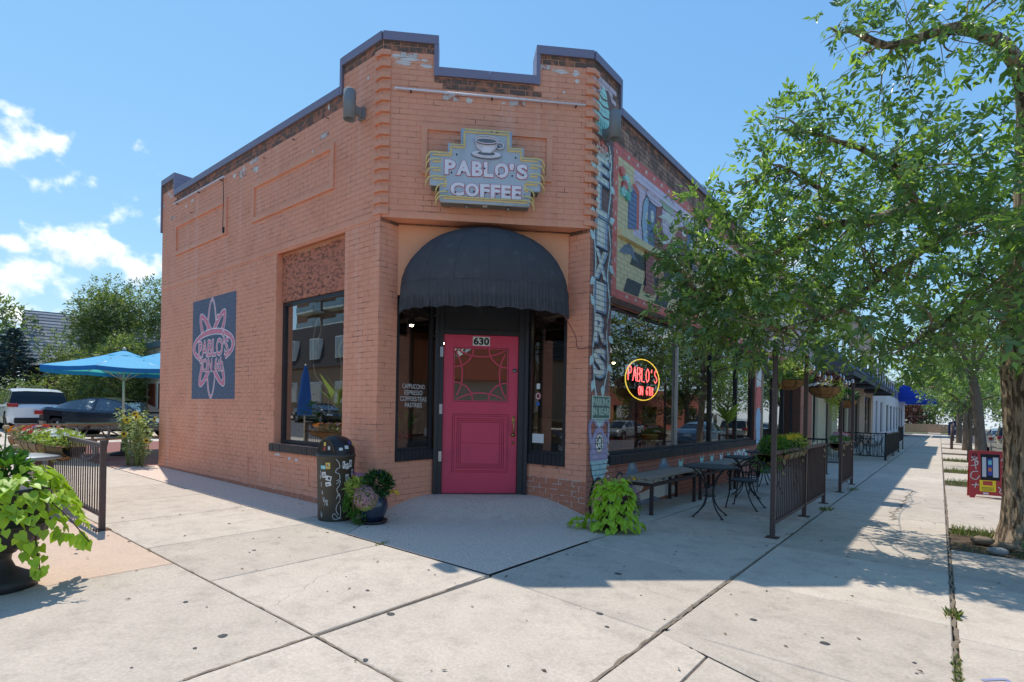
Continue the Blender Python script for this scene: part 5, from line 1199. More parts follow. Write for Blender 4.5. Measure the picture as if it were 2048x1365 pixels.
# ------------------------------------------------------------------ glazed blue pot with mixed flowers
px_,py_=-5.37,4.05; pz=G(px_,py_)
pt=thing('flower_pot','glossy dark blue pot of mixed flowers standing beside the bin','flower pot',(px_,py_,pz))
M_glaze=mat('blue_glaze',srgb(36,48,68),0.18,var=0.2,vscale=7,spec=.6,coat=.4)
mb=MB(); mb.lathe([(0,.03),(.115,.03),(.13,.05),(.175,.16),(.185,.22),(.165,.30),(.145,.33),(.15,.35),(.135,.35),(.13,.30),(0,.30)],32); mb.build('pot',M_glaze,pt)
mb=MB(); mb.lathe([(0,.0),(.16,.0),(.185,.035),(.175,.04),(.15,.018),(0,.018)],32); mb.build('saucer',mat('dark_saucer',srgb(40,40,46),.35),pt)
Lf=-rgt; 
def off(r_,u_,f_=0): q=rgt*r_-fwd*f_; return (q.x,q.y,u_)
foliage('leaves',pt,off(.06,.47,.02),(.17,.15,.14),700,.075,M_dkgreen); foliage('leaves',pt,off(-.17,.42,.03),(.15,.13,.13),650,.06,M_ygreen); foliage('leaves',pt,off(-.22,.22,.06),(.12,.11,.15),600,.045,M_green); foliage('leaves',pt,off(-.12,.08,.12),(.09,.08,.10),260,.04,M_green)
flowers('alyssum',pt,off(-.05,.33,.13),(.16,.14,.15),750,.014,M_fpk,4,False); flowers('alyssum',pt,off(-.05,.31,.13),(.15,.13,.15),520,.014,M_ygreen,4,False)
flowers('alyssum',pt,off(-.04,.33,.13),(.155,.135,.145),420,.013,M_fd,4,False)
flowers('petunia',pt,off(.05,.57,.0),(.08,.05,.05),14,.034,M_fp,5); flowers('marigold',pt,off(.17,.55,0),(.07,.05,.05),9,.026,M_fy,7); flowers('marigold',pt,off(.25,.36,0),(.06,.05,.08),8,.026,M_fy,7); flowers('pansy',pt,off(-.18,.56,0),(.10,.06,.04),9,.03,M_fp,5); flowers('pansy',pt,off(-.19,.54,.02),(.08,.06,.04),5,.026,M_fo,5)
# ------------------------------------------------------------------ cast iron urn with sweet potato vine
ux,uy=-5.36,.72; uz=G(ux,uy)
ur=thing('urn_planter','black fluted garden urn overflowing with lime sweet potato vine','urn',(ux,uy,uz))
M_iron=mat('urn_iron',srgb(56,54,54),0.5,var=0.2,vscale=9,bump=.2,bscale=60,dark=srgb(112,86,70),dscale=12,damt=.6,dlo=.6,dhi=.7)
mb=MB(); mb.lathe([(0,0),(.235,0),(.24,.06),(.22,.075),(.17,.10),(.11,.14),(.085,.20),(.09,.24),(.115,.255),(.105,.27)],36); mb.build('foot',M_iron,ur)
mb=MB(); n_=72; prof=[(.10,.265),(.17,.285),(.24,.33),(.285,.40),(.297,.45)]; i0=len(mb.v)
for r_,z in prof:
    for j in range(n_):
        a=2*math.pi*j/n_; rr=r_*(1+.045*abs(math.sin(a*12))-.02); mb.v.append((rr*math.cos(a),rr*math.sin(a),z))
for i in range(len(prof)-1):
    for j in range(n_): mb.f.append((i*n_+j,i*n_+(j+1)%n_,(i+1)*n_+(j+1)%n_,(i+1)*n_+j)); mb.m.append(0); mb.sm.append(True)
mb.build('fluted_bowl',M_iron,ur)
mb=MB(); mb.lathe([(.29,.45),(.305,.455),(.305,.475),(.29,.48),(.285,.60),(.27,.68),(.31,.71),(.335,.72),(.335,.735),(.30,.735),(.26,.70),(0,.69)],40); mb.build('rim',M_iron,ur)
P=[];A=[];B=[];S=[]
for i in range(215):
    t=random.random(); a=random.uniform(-1.1,1.2)
    d=rgt*math.cos(a)-fwd*math.sin(a)
    r_=.22+.30*t**.8; z=.82-.44*t**1.6+random.uniform(-.06,.08)*(1-t)
    p=d*r_+V((0,0,z))
    P.append(p); A.append(d*(.6)+V((random.gauss(0,.5),random.gauss(0,.5),-.45-t*.5))); B.append(d*.55+V((random.gauss(0,.25),random.gauss(0,.25),.9))); S.append(random.uniform(.06,.115)*(1-.3*t))
for (x0_,z0_,x1_,z1_,f_,k_) in ((.40,.38,.42,.13,.12,14),(.45,.45,.72,.36,.05,16),(.38,.40,.50,.20,.2,8)):
    for i in range(k_):
        t=i/k_; p=rgt*(x0_+(x1_-x0_)*t+random.gauss(0,.02))-fwd*(f_+random.gauss(0,.02))+V((0,0,z0_+(z1_-z0_)*t+random.gauss(0,.015)))
        P.append(p); A.append(rgt*random.uniform(-.6,.9)-fwd*.4+V((0,0,-.8))); B.append(-fwd*.8+V((random.gauss(0,.3),random.gauss(0,.3),.5))); S.append(random.uniform(.05,.085))
leaf_objs(ur,P,A,B,S,HM)
mb=MB()
for (x0_,z0_,x1_,z1_,f_,k_) in ((.25,.72,.42,.12,.12,9),(.25,.72,.72,.36,.05,9),(.2,.72,.5,.2,.2,9)): mb.tube([rgt*(x0_+(x1_-x0_)*t/8)-fwd*f_*t/8+V((0,0,z0_+(z1_-z0_)*(t/8)**1.4)) for t in range(9)],.004,5)
mb.build('vine_stem',M_wine,ur)
foliage('leaves',ur,off(.02,.86,.0),(.16,.14,.14),260,.10,M_green,up=.7); foliage('thyme',ur,off(-.02,.78,.2),(.16,.12,.12),900,.03,M_fd,up=.2); foliage('leaves',ur,off(-.2,.85,.0),(.2,.16,.16),240,.09,M_dkgreen)
flowers('zinnia',ur,off(.08,.86,.08),(.06,.05,.03),5,.03,M_fo,8); flowers('zinnia',ur,off(.10,.80,.15),(.03,.05,.03),3,.03,M_fr,8)
mb=MB(); 
for x_,z_ in ((.06,1.16),(.0,1.10),(.13,1.02)): 
    mb.tube([rgt*x_*.4+V((0,0,.75)),rgt*x_*.8+V((0,0,.95)),rgt*x_+V((0,0,z_))],.005,5); mb.sphere(rgt*x_+V((0,0,z_+.012)),.022,8,6,1,(1,1,.8))
mb.build('seed_head',[M_stem,M_fd],ur)
# ------------------------------------------------------------------ lime planter at the painted corner
qx,qy=-3.14,5.93; qz=G(qx,qy)
cp=thing('corner_planter','lime green sweet potato vine mounding over a pot at the painted corner','planter',(qx,qy,qz))
mb=MB(); mb.lathe([(0,0),(.14,0),(.19,.26),(.205,.27),(.205,.31),(.18,.31),(.17,.27),(0,.27)],28); mb.build('pot',mat('planter_pot',srgb(84,70,62),.7,var=.2,vscale=9),cp)
P=[];A=[];B=[];S=[]
for i in range(240):
    a=random.uniform(0,2*math.pi); t=random.random()**.7; d=V((math.cos(a),math.sin(a),0))
    if d.dot(fwd)>.55: d=-d
    r_=.10+.24*t; z=.58-.52*t**1.7+random.uniform(-.05,.06)
    P.append(d*r_+V((0,0,max(.03,z)))+rgt*.02); A.append(d*.7+V((random.gauss(0,.45),random.gauss(0,.45),-.25-t*.6))); B.append(d*.6+V((random.gauss(0,.25),random.gauss(0,.25),.8))); S.append(random.uniform(.06,.11))
for i in range(26):
    t=i/26; P.append(-rgt*(.28+.24*t)-fwd*(.05+random.gauss(0,.05))+V((0,0,.14-.08*t+random.gauss(0,.03)))); A.append(-rgt*.7+V((random.gauss(0,.4),random.gauss(0,.4),-.2))); B.append(V((random.gauss(0,.3),random.gauss(0,.3),1))); S.append(random.uniform(.05,.08))
leaf_objs(cp,P,A,B,S,HM)
tag(foliage('alyssum',cp,off(.24,.36,.02),(.10,.10,.17),900,.022,M_fp,up=.2),kind='stuff'); foliage('leaves',cp,off(.26,.26,.03),(.09,.09,.2),500,.026,M_green)
flowers('marigold',cp,off(.12,.56,.05),(.03,.03,.02),3,.035,M_fo,9); flowers('marigold',cp,off(.27,.60,0),(.07,.05,.04),5,.024,M_fy,9)
# ------------------------------------------------------------------ railings
M_rail=mat('brown_rail_paint',srgb(84,66,62),0.5,var=0.12,vscale=12,bump=.08,bscale=90,dark=srgb(122,92,76),dscale=14,damt=.5,dlo=.6,dhi=.7)
M_rustf=mat('rusty_foot',srgb(92,66,50),.8,var=.3,vscale=30)
def bar_mesh(h,r_,m_):
    mb=MB(); mb.box((-r_,-r_,0),(r_,r_,h)); o=mb.build('baluster',m_); me=o.data; bpy.data.objects.remove(o); return me
def fence(x,y,dirv_,posts,rails,z0_,z1_,label,group=None,pitch=.105,m_=M_rail,r_=.0075,post_r=.026):
    """posts: [(s,height)], rails between first and last s given"""
    d=Vector(dirv_); t=thing('railing',label,'railing',(x,y,G(x,y)),group=group)
    gz=lambda s_:G(x+d.x*s_,y+d.y*s_)-G(x,y)
    for s_,h in posts:
        mb=MB(); c_=d*s_; mb.box((c_.x-post_r,c_.y-post_r,gz(s_)),(c_.x+post_r,c_.y+post_r,gz(s_)+h)); mb.build('post',m_,t)
        mb=MB(); mb.box((c_.x-.07,c_.y-.07,gz(s_)),(c_.x+.07,c_.y+.07,gz(s_)+.008)); mb.build('foot_plate',M_rustf,t)
    s0_,s1_=rails; sd=Vector((-d.y,d.x,0))
    for zz,w_,h_ in ((z0_,.016,.02),(z1_,.022,.022)):
        mb=MB(); a=d*(s0_+post_r); b=d*(s1_-post_r); 
        q=[a+sd*w_+V((0,0,gz(s0_)+zz-h_)),a-sd*w_+V((0,0,gz(s0_)+zz-h_)),a-sd*w_+V((0,0,gz(s0_)+zz+h_)),a+sd*w_+V((0,0,gz(s0_)+zz+h_))]; q2=[p+(b-a)+V((0,0,gz(s1_)-gz(s0_))) for p in q]
        mb.face(q); mb.face(q2[::-1])
        for i in range(4): mb.face((q[i],q2[i],q2[(i+1)%4],q[(i+1)%4]))
        mb.build('rail',m_,t)
    me=bar_mesh(z1_-z0_-.03,r_,m_); n_=int((s1_-s0_)/pitch); ps=[p[0] for p in posts]
    for i in range(1,n_+1):
        s_=s0_+(s1_-s0_)*i/(n_+1)
        if any(abs(s_-p)<.035 for p in ps): continue
        c_=d*s_; obj_of(me,'baluster',t,(c_.x,c_.y,gz(s_)+z0_+.015))
    return t
FX=-1.54
fence(FX,6.94,(0,1,0),[(0,2.32),(1.90,2.36),(3.58,1.02)],(0,3.58),.17,1.01,'brown steel patio railing with tall posts, the one nearest the painted corner','patio railings')
fence(FX,12.45,(0,1,0),[(0,2.36),(1.80,2.36)],(0,1.80),.17,.98,'short brown patio railing between two tall posts, beyond the gap','patio railings')
fence(-6.98,1.76,(-1,0.012,0),[(0,.96),(2.45,.93),(4.9,.93)],(0,4.9),.16,.90,'brown steel railing on the sunny pavement by the urn',None,.1,M_rail,.0055)
# coir planter troughs and hanging baskets
M_coir=mat('coir',srgb(146,108,66),.95,var=.3,vscale=26,bump=1,bscale=60,dark=srgb(92,66,40),dscale=10,damt=.7); M_burlap=mat('burlap',srgb(140,124,92),.9,var=.15,vscale=14,bump=.5,bscale=200)
def trough(x,y,dirv_,length,z,r_,label,mixes,group=None,burlap=True):
    d=Vector(dirv_); t=thing('trough_planter',label,'planter',(x,y,G(x,y)+z),group=group); sd=Vector((-d.y,d.x,0))
    mb=MB(); n_=14; k=9; rows=[]
    for i in range(n_+1):
        s_=i/n_; e=min(1,4*min(s_,1-s_)+.35)**.5; rows.append([d*(length*(s_-.5))+sd*(-r_*math.cos(math.pi*j/k)*e)+V((0,0,-r_*math.sin(math.pi*j/k)*e*random.uniform(.96,1.05))) for j in range(k+1)])
    for i in range(n_):
        for j in range(k): mb.face((rows[i][j],rows[i+1][j],rows[i+1][j+1],rows[i][j+1]),1 if burlap and 4<=i<=9 else 0,True)
    mb.face([r[0] for r in rows]+[r[-1] for r in rows[::-1]],0)
    mb.build('liner',[M_coir,M_burlap],t)
    fr_=MB()
    for i in range(0,n_+1,2): fr_.tube([p*1.0+V((0,0,-.006)) for p in rows[i]],.005,5)
    for j in (0,3,6,9): fr_.tube([r[j]+V((0,0,-.004)) for r in rows],.005,5)
    fr_.build('wire_frame',M_ink,t)
    for (s_,zz,rx,rz,n2,sz,m_,kind_) in mixes:
        c_=d*(length*s_)+V((0,0,zz)); rad=tuple(abs(v) for v in (d*rx+sd*(r_*1.1)+V((0,0,rz))))
        if kind_=='f': flowers('flowers',t,tuple(c_),rad,n2,sz,m_,7)
        else: foliage('leaves',t,tuple(c_),rad,n2,sz,m_)
    return t
trough(-9.95,1.80,(1,0,0),3.3,.78,.20,'coir trough of mixed flowers hung on the sunny brown railing',[(.28,.06,.8,.12,1500,.05,M_ygreen,'l'),(-.2,.05,.8,.12,1400,.05,M_fd,'l'),(.0,.05,1.5,.10,1500,.05,M_green,'l'),(-.1,.08,1.2,.12,50,.035,M_pale,'f'),(.25,.10,.7,.10,60,.03,M_fw,'f'),(-.36,.10,.35,.08,22,.04,M_fo,'f'),(0,.14,.5,.08,16,.045,M_fr,'f'),(-.2,.14,.5,.06,16,.04,M_fp,'f'),(.3,-.10,.15,.12,260,.05,M_ygreen,'l')])
trough(-1.66,8.15,(0,1,0),2.2,.98,.15,'railing trough of green and yellow plants on the first patio railing',[(-.3,.08,.35,.13,700,.055,M_green,'l'),(.2,.08,.6,.12,800,.055,M_ygreen,'l'),(0,.05,1.1,.09,600,.05,M_dkgreen,'l'),(-.1,.16,.5,.06,26,.035,M_fy,'f'),(.25,.16,.5,.06,26,.03,M_fy,'f'),(-.45,-.08,.12,.16,160,.05,M_green,'l')],'railing planters')
trough(-1.66,13.3,(0,1,0),1.3,.96,.14,'railing trough with pink flowers on the farther patio railing',[(0,.07,.6,.10,600,.05,M_green,'l'),(.0,.16,.3,.05,40,.035,M_fpk,'f'),(.1,.17,.2,.05,20,.04,M_fr,'f')],'railing planters')
for y_,z_,h in ((7.35,.86,.3),(8.55,.88,.2),(10.35,.86,.22),(12.7,.84,.3),(13.9,.83,.22)):
    t=thing('burlap_scrap','torn strip of burlap hanging over the %s'%{7.35:'first railing by its corner post',8.55:'first railing near its middle post',10.35:'first railing by its short end post',12.7:'second railing by its first post',13.9:'second railing by its last post'}[y_],'burlap',(FX,y_,G(FX,y_)+.99)); mb=MB(); prev=None
    for i in range(7):
        s_=i/6; row=[V((.028+.02*math.sin(i*2.+j),(j-1)*.035*(1-.5*s_)+.02*math.sin(i),.03-h*s_)) for j in range(3)]
        if prev:
            for j in range(2): mb.face((prev[j],prev[j+1],row[j+1],row[j]),0,True)
        prev=row
    mb.build('cloth_strip',M_burlap,t)
def basket(x,y,z,r_,label,mixes):
    t=thing('hanging_basket',label,'hanging basket',(x,y,z),group='coir hanging baskets on the patio posts'); mb=MB(); n_=28; rows=[]
    for i in range(7):
        th=math.pi/2*i/6; rows.append([V((r_*math.cos(th)*(1+.04*abs(math.sin(j*1.57)))*math.cos(2*math.pi*j/n_),r_*math.cos(th)*(1+.04*abs(math.sin(j*1.57)))*math.sin(2*math.pi*j/n_),-r_*.75*math.sin(th))) for j in range(n_)])
    for i in range(6):
        for j in range(n_): mb.face((rows[i][j],rows[i][(j+1)%n_],rows[i+1][(j+1)%n_],rows[i+1][j])[::-1],0,True)
    mb.face(rows[0]); mb.build('coir_liner',M_coir,t)
    w_=MB(); w_.tube(rows[0],.006,5,closed=True); w_.tube(rows[3],.004,5,closed=True)
    for j in range(0,n_,4): w_.tube([r[j]*1.01 for r in rows],.004,5)
    w_.build('wire_frame',M_ink,t); ch=MB()
    for j in (0,9,19): ch.tube([rows[0][j],V((0,0,.5))],.003,4)
    ch.tube([V((0,0,.5)),V((FX-x,(8.84 if y<10 else (12.45 if y<13 else 14.25))-y,.6))],.008,5); ch.build('hanger',M_ink,t)
    for (c_,rad,n2,sz,m_,k_) in mixes: (flowers if k_=='f' else foliage)('plants',t,c_,rad,n2,sz,m_)
basket(-1.86,9.26,1.84,.215,'coir hanging basket of big bright green leaves on the second patio post',[((0,0,.10),(.22,.22,.14),130,.15,M_ygreen,'l'),((.1,.1,.02),(.2,.2,.08),200,.07,M_green,'l')])
basket(-1.72,11.6,1.83,.27,'coir hanging basket trailing yellow green vine and wine red leaves',[((0,0,.12),(.25,.25,.16),260,.11,M_wine,'l'),((.12,.16,-.06),(.18,.2,.24),500,.06,M_ygreen,'l'),((.15,.2,-.42),(.06,.08,.22),160,.05,M_ygreen,'l'),((-.05,-.1,.03),(.2,.2,.05),90,.03,M_fw,'f')])
basket(-1.72,14.5,1.66,.235,'coir hanging basket with grey green plants on the last patio post',[((0,0,.10),(.25,.25,.15),420,.08,M_dkgreen,'l'),((-.2,-.2,-.12),(.08,.08,.22),200,.05,M_ygreen,'l')])
# ------------------------------------------------------------------ string lights
M_bulb=glass('bulb_glass',(.92,.92,.9),.14,1.0)
SLn=[0]
def string_light(pts,nb_,label):
    t=thing('string_light',label,'string lights',pts[0],group='festoon strings over the patio'); o=Vector(pts[0]); P=smooth_path([Vector(p)-o for p in pts],10); mb=MB(); mb.tube(P,.005,4); mb.build('wire',M_ink,t)
    for i in range(nb_):
        p=P[int((i+.6)/nb_*(len(P)-1))]; mb=MB(); mb.lathe([(.0,0),(.014,-.005),(.016,-.05),(.0,-.055)],10,0,Matrix.Translation(p)); s_=mb.build('socket',M_ink,t)
        mb=MB(); mb.lathe([(.014,-.05),(.03,-.085),(.034,-.11),(.026,-.135),(0,-.145)],12,0,Matrix.Translation(p)); mb.build('bulb',M_bulb,t)
wp_=WR.P(2.2,2.86,.03)
string_light([wp_,V((-2.8,8.1,2.55)),V((-2.1,7.5,2.32)),V((FX,6.94,2.16))],4,'festoon string from the shop wall to the corner patio post')
string_light([wp_,V((-2.7,8.6,2.45)),V((-2.0,8.75,2.2)),V((FX,8.84,2.2))],4,'festoon string from the shop wall to the second patio post')
string_light([WR.P(8.6,2.7,.03),V((-2.8,12.5,2.25)),V((-2.1,10.6,2.0)),V((FX,8.84,2.2))],6,'festoon string from the far pilaster back to the second patio post')
string_light([V((FX,8.84,2.2)),V((FX-.03,10.6,2.05)),V((FX,12.45,2.2))],7,'festoon string between the second patio post and the far railing')
string_light([V((FX,12.45,2.2)),V((FX-.02,13.3,2.1)),V((FX,14.25,2.2))],4,'festoon string along the top of the far railing')
# ------------------------------------------------------------------ benches
M_plank=mat('grey_planks',srgb(156,144,128),.85,var=.16,vscale=9,bump=.4,bscale=60,stretch=(1,.12,1),dark=srgb(112,98,82),dscale=8,damt=.6); M_pframe=mat('bench_steel',srgb(62,48,48),.5,var=.15,vscale=9)
def bench(y0_,y1_,label,x0_=-3.63,x1_=-3.15,z=.50):
    ym=(y0_+y1_)/2; xm=(x0_+x1_)/2; t=thing('plank_bench',label,'bench',(xm,ym,G(xm,ym)),group='plank benches along the window wall'); L_=(y1_-y0_)/2; W2=(x1_-x0_)/2; n_=4
    for i in range(n_):
        a=-W2+2*W2*i/n_; mb=MB(); mb.box((a+.004,-L_+random.uniform(0,.02),z),(a+2*W2/n_-.004,L_-random.uniform(0,.02),z+.032+random.uniform(-.003,.003)),0,None,.004); mb.build('plank',M_plank,t)
    for e in (-1,1):
        mb=MB(); mb.box((-W2,e*(L_-.02)-.02,z-.045),(W2,e*(L_-.02)+.02,z-.004),0,None,.003); mb.build('batten',M_plank,t)
    mb=MB(); 
    for e in (-1,1): mb.box((e*(W2-.02)-.02,-L_+.02,z-.095),(e*(W2-.02)+.02,L_-.02,z-.05)); mb.box((-W2+.04,e*(L_-.04)-.02,z-.095),(W2-.04,e*(L_-.04)+.02,z-.051))
    mb.build('frame',M_pframe,t)
    for ex in (-1,1):
        for ey in (-1,1):
            mb=MB(); mb.box((ex*(W2-.03)-.022,ey*(L_-.05)-.022,0),(ex*(W2-.03)+.022,ey*(L_-.05)+.022,z-.095)); mb.box((ex*(W2-.03)-.035,ey*(L_-.05)-.035,0),(ex*(W2-.03)+.035,ey*(L_-.05)+.035,.006)); mb.build('leg',M_pframe,t)
bench(7.14,8.93,'weathered plank bench under the FRESH paintings beside the lime planter'); bench(9.12,10.9,'weathered plank bench along the window wall, second from the lime planter'); bench(11.1,12.9,'weathered plank bench along the window wall, third from the lime planter')
# ------------------------------------------------------------------ wrought iron tables and chairs
M_wi=mat('black_iron',srgb(38,39,42),.42,var=.12,vscale=20,spec=.5)
M_mesh=mat('mesh_top',srgb(58,62,62),.5,var=.1,vscale=30,bump=.8,bscale=220)
def bistro_table(x,y,label,h=.72,r_=.37,rz=0):
    t=thing('bistro_table',label,'table',(x,y,G(x,y)),rz,'black iron patio tables'); mb=MB(); mb.lathe([(0,h),(r_-.015,h),(r_,h-.004),(r_,h-.02),(r_-.01,h-.024),(0,h-.014)],48); mb.build('table_top',M_mesh,t)
    for i in range(4):
        a=R(45)+i*math.pi/2; c_=V((math.cos(a),math.sin(a),0)); mb=MB(); mb.tube(smooth_path([c_*.30+V((0,0,h-.02)),c_*.16+V((0,0,h-.14)),c_*.075+V((0,0,.42)),c_*.07+V((0,0,.26)),c_*.14+V((0,0,.12)),c_*.27+V((0,0,.015))],5),.0105,7); mb.box((-.02,-.02,0),(.02,.02,.012),0,Matrix.Translation(c_*.275)); mb.build('leg',M_wi,t)
    for z_,r2 in ((.29,.078),(.44,.082)):
        mb=MB(); mb.tube([V((r2*math.cos(k*.393),r2*math.sin(k*.393),z_)) for k in range(16)],.008,6,closed=True); mb.build('ring',M_wi,t)
    return t
bistro_table(-2.55,7.75,'round black mesh patio table beside the first plank bench',rz=R(10)); bistro_table(-2.72,10.2,'round black patio table beyond the first iron chair',rz=R(25)); bistro_table(-2.9,12.2,'round black patio table near the far pilaster',rz=R(40))
def make_chair(x,y,rz,label,group):
    t=thing('iron_chair',label,'chair',(x,y,G(x,y)),rz,group); sz=.44; r_=.225
    mb=MB(); mb.lathe([(0,sz),(r_,sz),(r_+.006,sz-.006),(r_,sz-.014),(0,sz-.008)],32); mb.build('seat',M_mesh,t)
    mb=MB(); mb.tube([V((r_*math.cos(k*.2618),r_*math.sin(k*.2618),sz-.006)) for k in range(24)],.011,6,closed=True); mb.build('seat_ring',M_wi,t)
    # barrel back: hoop sweeping round into the arms (chair faces +x)
    hoop=[]
    for k in range(21):
        a=math.pi*(-.62)+math.pi*1.24*k/20+math.pi; s_=abs(k-10)/10; z_=.86-.22*s_**2.2; rr=.255+.02*(1-s_); hoop.append(V((rr*math.cos(a)-.01,rr*math.sin(a)*1.03,z_)))
    mb=MB(); mb.tube([hoop[0]+V((.05,0,-.20)),hoop[0]+V((.03,0,-.06))]+hoop+[hoop[-1]+V((.03,0,-.06)),hoop[-1]+V((.05,0,-.20))],.0115,7); mb.build('back_hoop',M_wi,t)
    for k in range(4,17,1):
        a=math.pi*(-.62)+math.pi*1.24*k/20+math.pi; mb=MB(); mb.tube([V(((r_+.005)*math.cos(a),(r_+.005)*math.sin(a),sz+.06)),hoop[k]],.005,5); mb.build('back_bar',M_wi,t)
    mb=MB(); mb.tube([V(((r_+.008)*math.cos(math.pi+math.pi*(-.62+1.24*k/20)),(r_+.008)*math.sin(math.pi+math.pi*(-.62+1.24*k/20)),sz+.06)) for k in range(1,20)],.007,6); mb.build('back_rail',M_wi,t)
    for e in (-1,1):
        mb=MB(); mb.tube(smooth_path([V((.10,e*.24,sz+.20)),V((.17,e*.235,sz+.12)),V((.14,e*.20,sz)),V((.15,e*.20,.25)),V((.20,e*.22,.0))],5),.0105,7); mb.box((.185,e*.22-.018,0),(.225,e*.22+.018,.010)); mb.build('leg',M_wi,t)
        mb=MB(); mb.tube(smooth_path([V((-.08,e*.20,sz)),V((-.11,e*.185,.30)),V((-.17,e*.20,.14)),V((-.27,e*.235,.0))],5),.0105,7); mb.box((-.29,e*.235-.018,0),(-.25,e*.235+.018,.010)); mb.build('leg',M_wi,t)
    return t
CG='black iron patio chairs'
ch0=make_chair(-2.42,8.93,R(180),'black iron barrel chair just beyond the first patio table',CG)
dup(ch0,(-2.55,10.85,G(-2.55,10.85)),R(265),'black iron barrel chair with its back to the second patio table',CG)
dup(ch0,(-2.1,12.1,G(-2.1,12.1)),R(195),'black iron barrel chair beside the farthest shop patio table',CG)
dup(ch0,(-1.95,14.9,G(-1.95,14.9)),R(100),'black iron chair in the gap behind the second railing',CG)
for x,y,rz,lab in ((-2.3,26.9,40,'black iron chair just inside the terrace end panel'),(-2.9,27.4,200,'black iron chair between the terrace table and the tan shop front'),(-2.2,28.6,250,'black iron chair on the far side of the terrace table')): dup(ch0,(x,y,G(x,y)),R(rz),lab,'iron chairs behind the ramp railing')
t2=bistro_table(-2.55,27.9,'round black table inside the black ramp railing'); del t2['group']
# ------------------------------------------------------------------ red sandwich board
sbx,sby=.76,14.08; t=thing('sandwich_board','red folding sandwich board covered in white scrawls with a black poster','sign board',(sbx,sby,G(sbx,sby)),R(5))
M_sred=mat('board_red',srgb(176,58,58),.5,var=.1,vscale=9,dark=srgb(150,52,50),dscale=6,damt=.5)
def board(e,nm):
    mb=MB(); w_,h_=.30,.92; lean=.12
    def q(x,z): return V((x,e*(.16-(z/h_)*.14),z))
    ol=[(-w_,.0),(-w_+.07,.0),(-w_+.10,.07),(w_-.10,.07),(w_-.07,.0),(w_,.0),(w_,h_-.03),(w_-.03,h_),(-w_+.03,h_),(-w_,h_-.03)]
    mb.prism([q(x,z) for x,z in (ol if e<0 else ol[::-1])],(0,1*e,0),.022); o=mb.build(nm,M_sred,t); return o,q
fo,q=board(-1,'front_board'); board(1,'rear_board')
def onb(tr_,m_,nm,lift): 
    mb=MB(); 
    for tt in tr_:
        p=[q(a,b)+V((0,-.022-lift,0)) for a,b in tt]
        if (p[1]-p[0]).cross(p[2]-p[0]).y>0: p=p[::-1]
        mb.face(p)
    return mb.build(nm,m_,fo)
onb(rect(-.13,.15,.36,.86),M_ink,'poster',.003); onb(rect(-.11,-.05,.42,.80),cS('poster_grey',196,200,206),'poster_print',.005); onb(rect(.05,.13,.42,.80),cS('poster_grey',196,200,206),'poster_print',.005); onb(rect(-.03,.04,.45,.78),SB,'poster_print',.005); onb(rect(-.02,.03,.53,.60),cS('poster_orange',204,120,60),'poster_print',.0065); onb(rect(-.02,.03,.66,.74),ST_,'poster_print',.0065)
onb(rect(-.15,.09,.14,.355),cS('bright_yellow',236,206,40),'flyer',.003); onb(rect(-.10,.04,.26,.34),SR,'flyer_print',.005); onb([t_ for k in range(3) for t_ in rect(-.12,.06,.16+k*.025,.168+k*.025)],SK,'flyer_print',.005); onb(rect(-.10,-.02,.085,.12),SW,'sticker',.003)
for pts in ([(-.28,.72),(-.18,.78),(-.27,.80),(-.16,.70)],[(-.28,.62),(-.17,.66),(-.22,.72),(-.2,.56)],[(-.17,.52),(-.26,.50),(-.28,.40),(-.2,.36),(-.15,.44)],[(-.2,.30),(-.22,.20)],[(-.27,.25),(-.16,.26)],[(.17,.74),(.22,.84),(.24,.74),(.29,.86)],[(.18,.62),(.26,.70),(.28,.60),(.2,.5),(.18,.44)],[(.24,.42),(.28,.36),(.2,.34),(.18,.26)],[(.12,.24),(.16,.2),(.14,.14),(.2,.12),(.24,.18),(.28,.1)]): onb(stroke([(p.x,p.y) for p in smooth_path([Vector((a,b,0)) for a,b in pts],4)],.014),M_chalk,'white_scrawl',.004)
onb(ring_tris(-.22,.83,.03,.03,.016,0,16),M_ink,'round_sticker',.004)
# stones in the tree pit
for x,y,r_,lab in ((.52,8.02,.085,'smooth grey river stone on the soil before the big trunk'),(.42,8.62,.10,'flat buff rock at the pavement edge of the nearest tree pit'),(.62,8.42,.09,'brown rough rock against the big trunk')):
    mb=MB(); mb.sphere((0,0,0),r_,12,8,0,(1.1,.85,.55))
    for i,p in enumerate(mb.v): v_=Vector(p); mb.v[i]=tuple(v_*(1+.18*mnoise.noise(v_*14+Vector((x,y,0)))))
    tag(mb.build('stone',mat('stone_%d'%int(x*100),srgb(150,146,140) if x<.6 and r_<.09 else srgb(140,120,98),.85,var=.2,vscale=14,bump=.4,bscale=60),None,(x,y,G(x,y)+r_*.28)),lab,'stone')
blades_=tag(blades('weed_tuft',.75,1.0,7.95,8.25,90,.22,mats=(M_green,M_grass)),'upright grey green weed tuft at the foot of the big trunk','weeds')
# round metal table beyond the urn
t=thing('metal_table','round pale metal patio table behind the urn','table',(-8.5,1.28,G(-8.5,1.28))); mb=MB(); mb.lathe([(0,.70),(.43,.70),(.44,.69),(.44,.66),(.42,.655),(0,.66)],40); mb.build('table_top',mat('zinc',srgb(150,152,152),.45,metal=.3,var=.1,vscale=9),t)
for a in range(4): mb=MB(); c_=V((math.cos(a*1.571+.6)*.3,math.sin(a*1.571+.6)*.3,0)); mb.box((c_.x-.03,c_.y-.03,0),(c_.x+.03,c_.y+.03,.655)); mb.build('leg',M_rail,t)
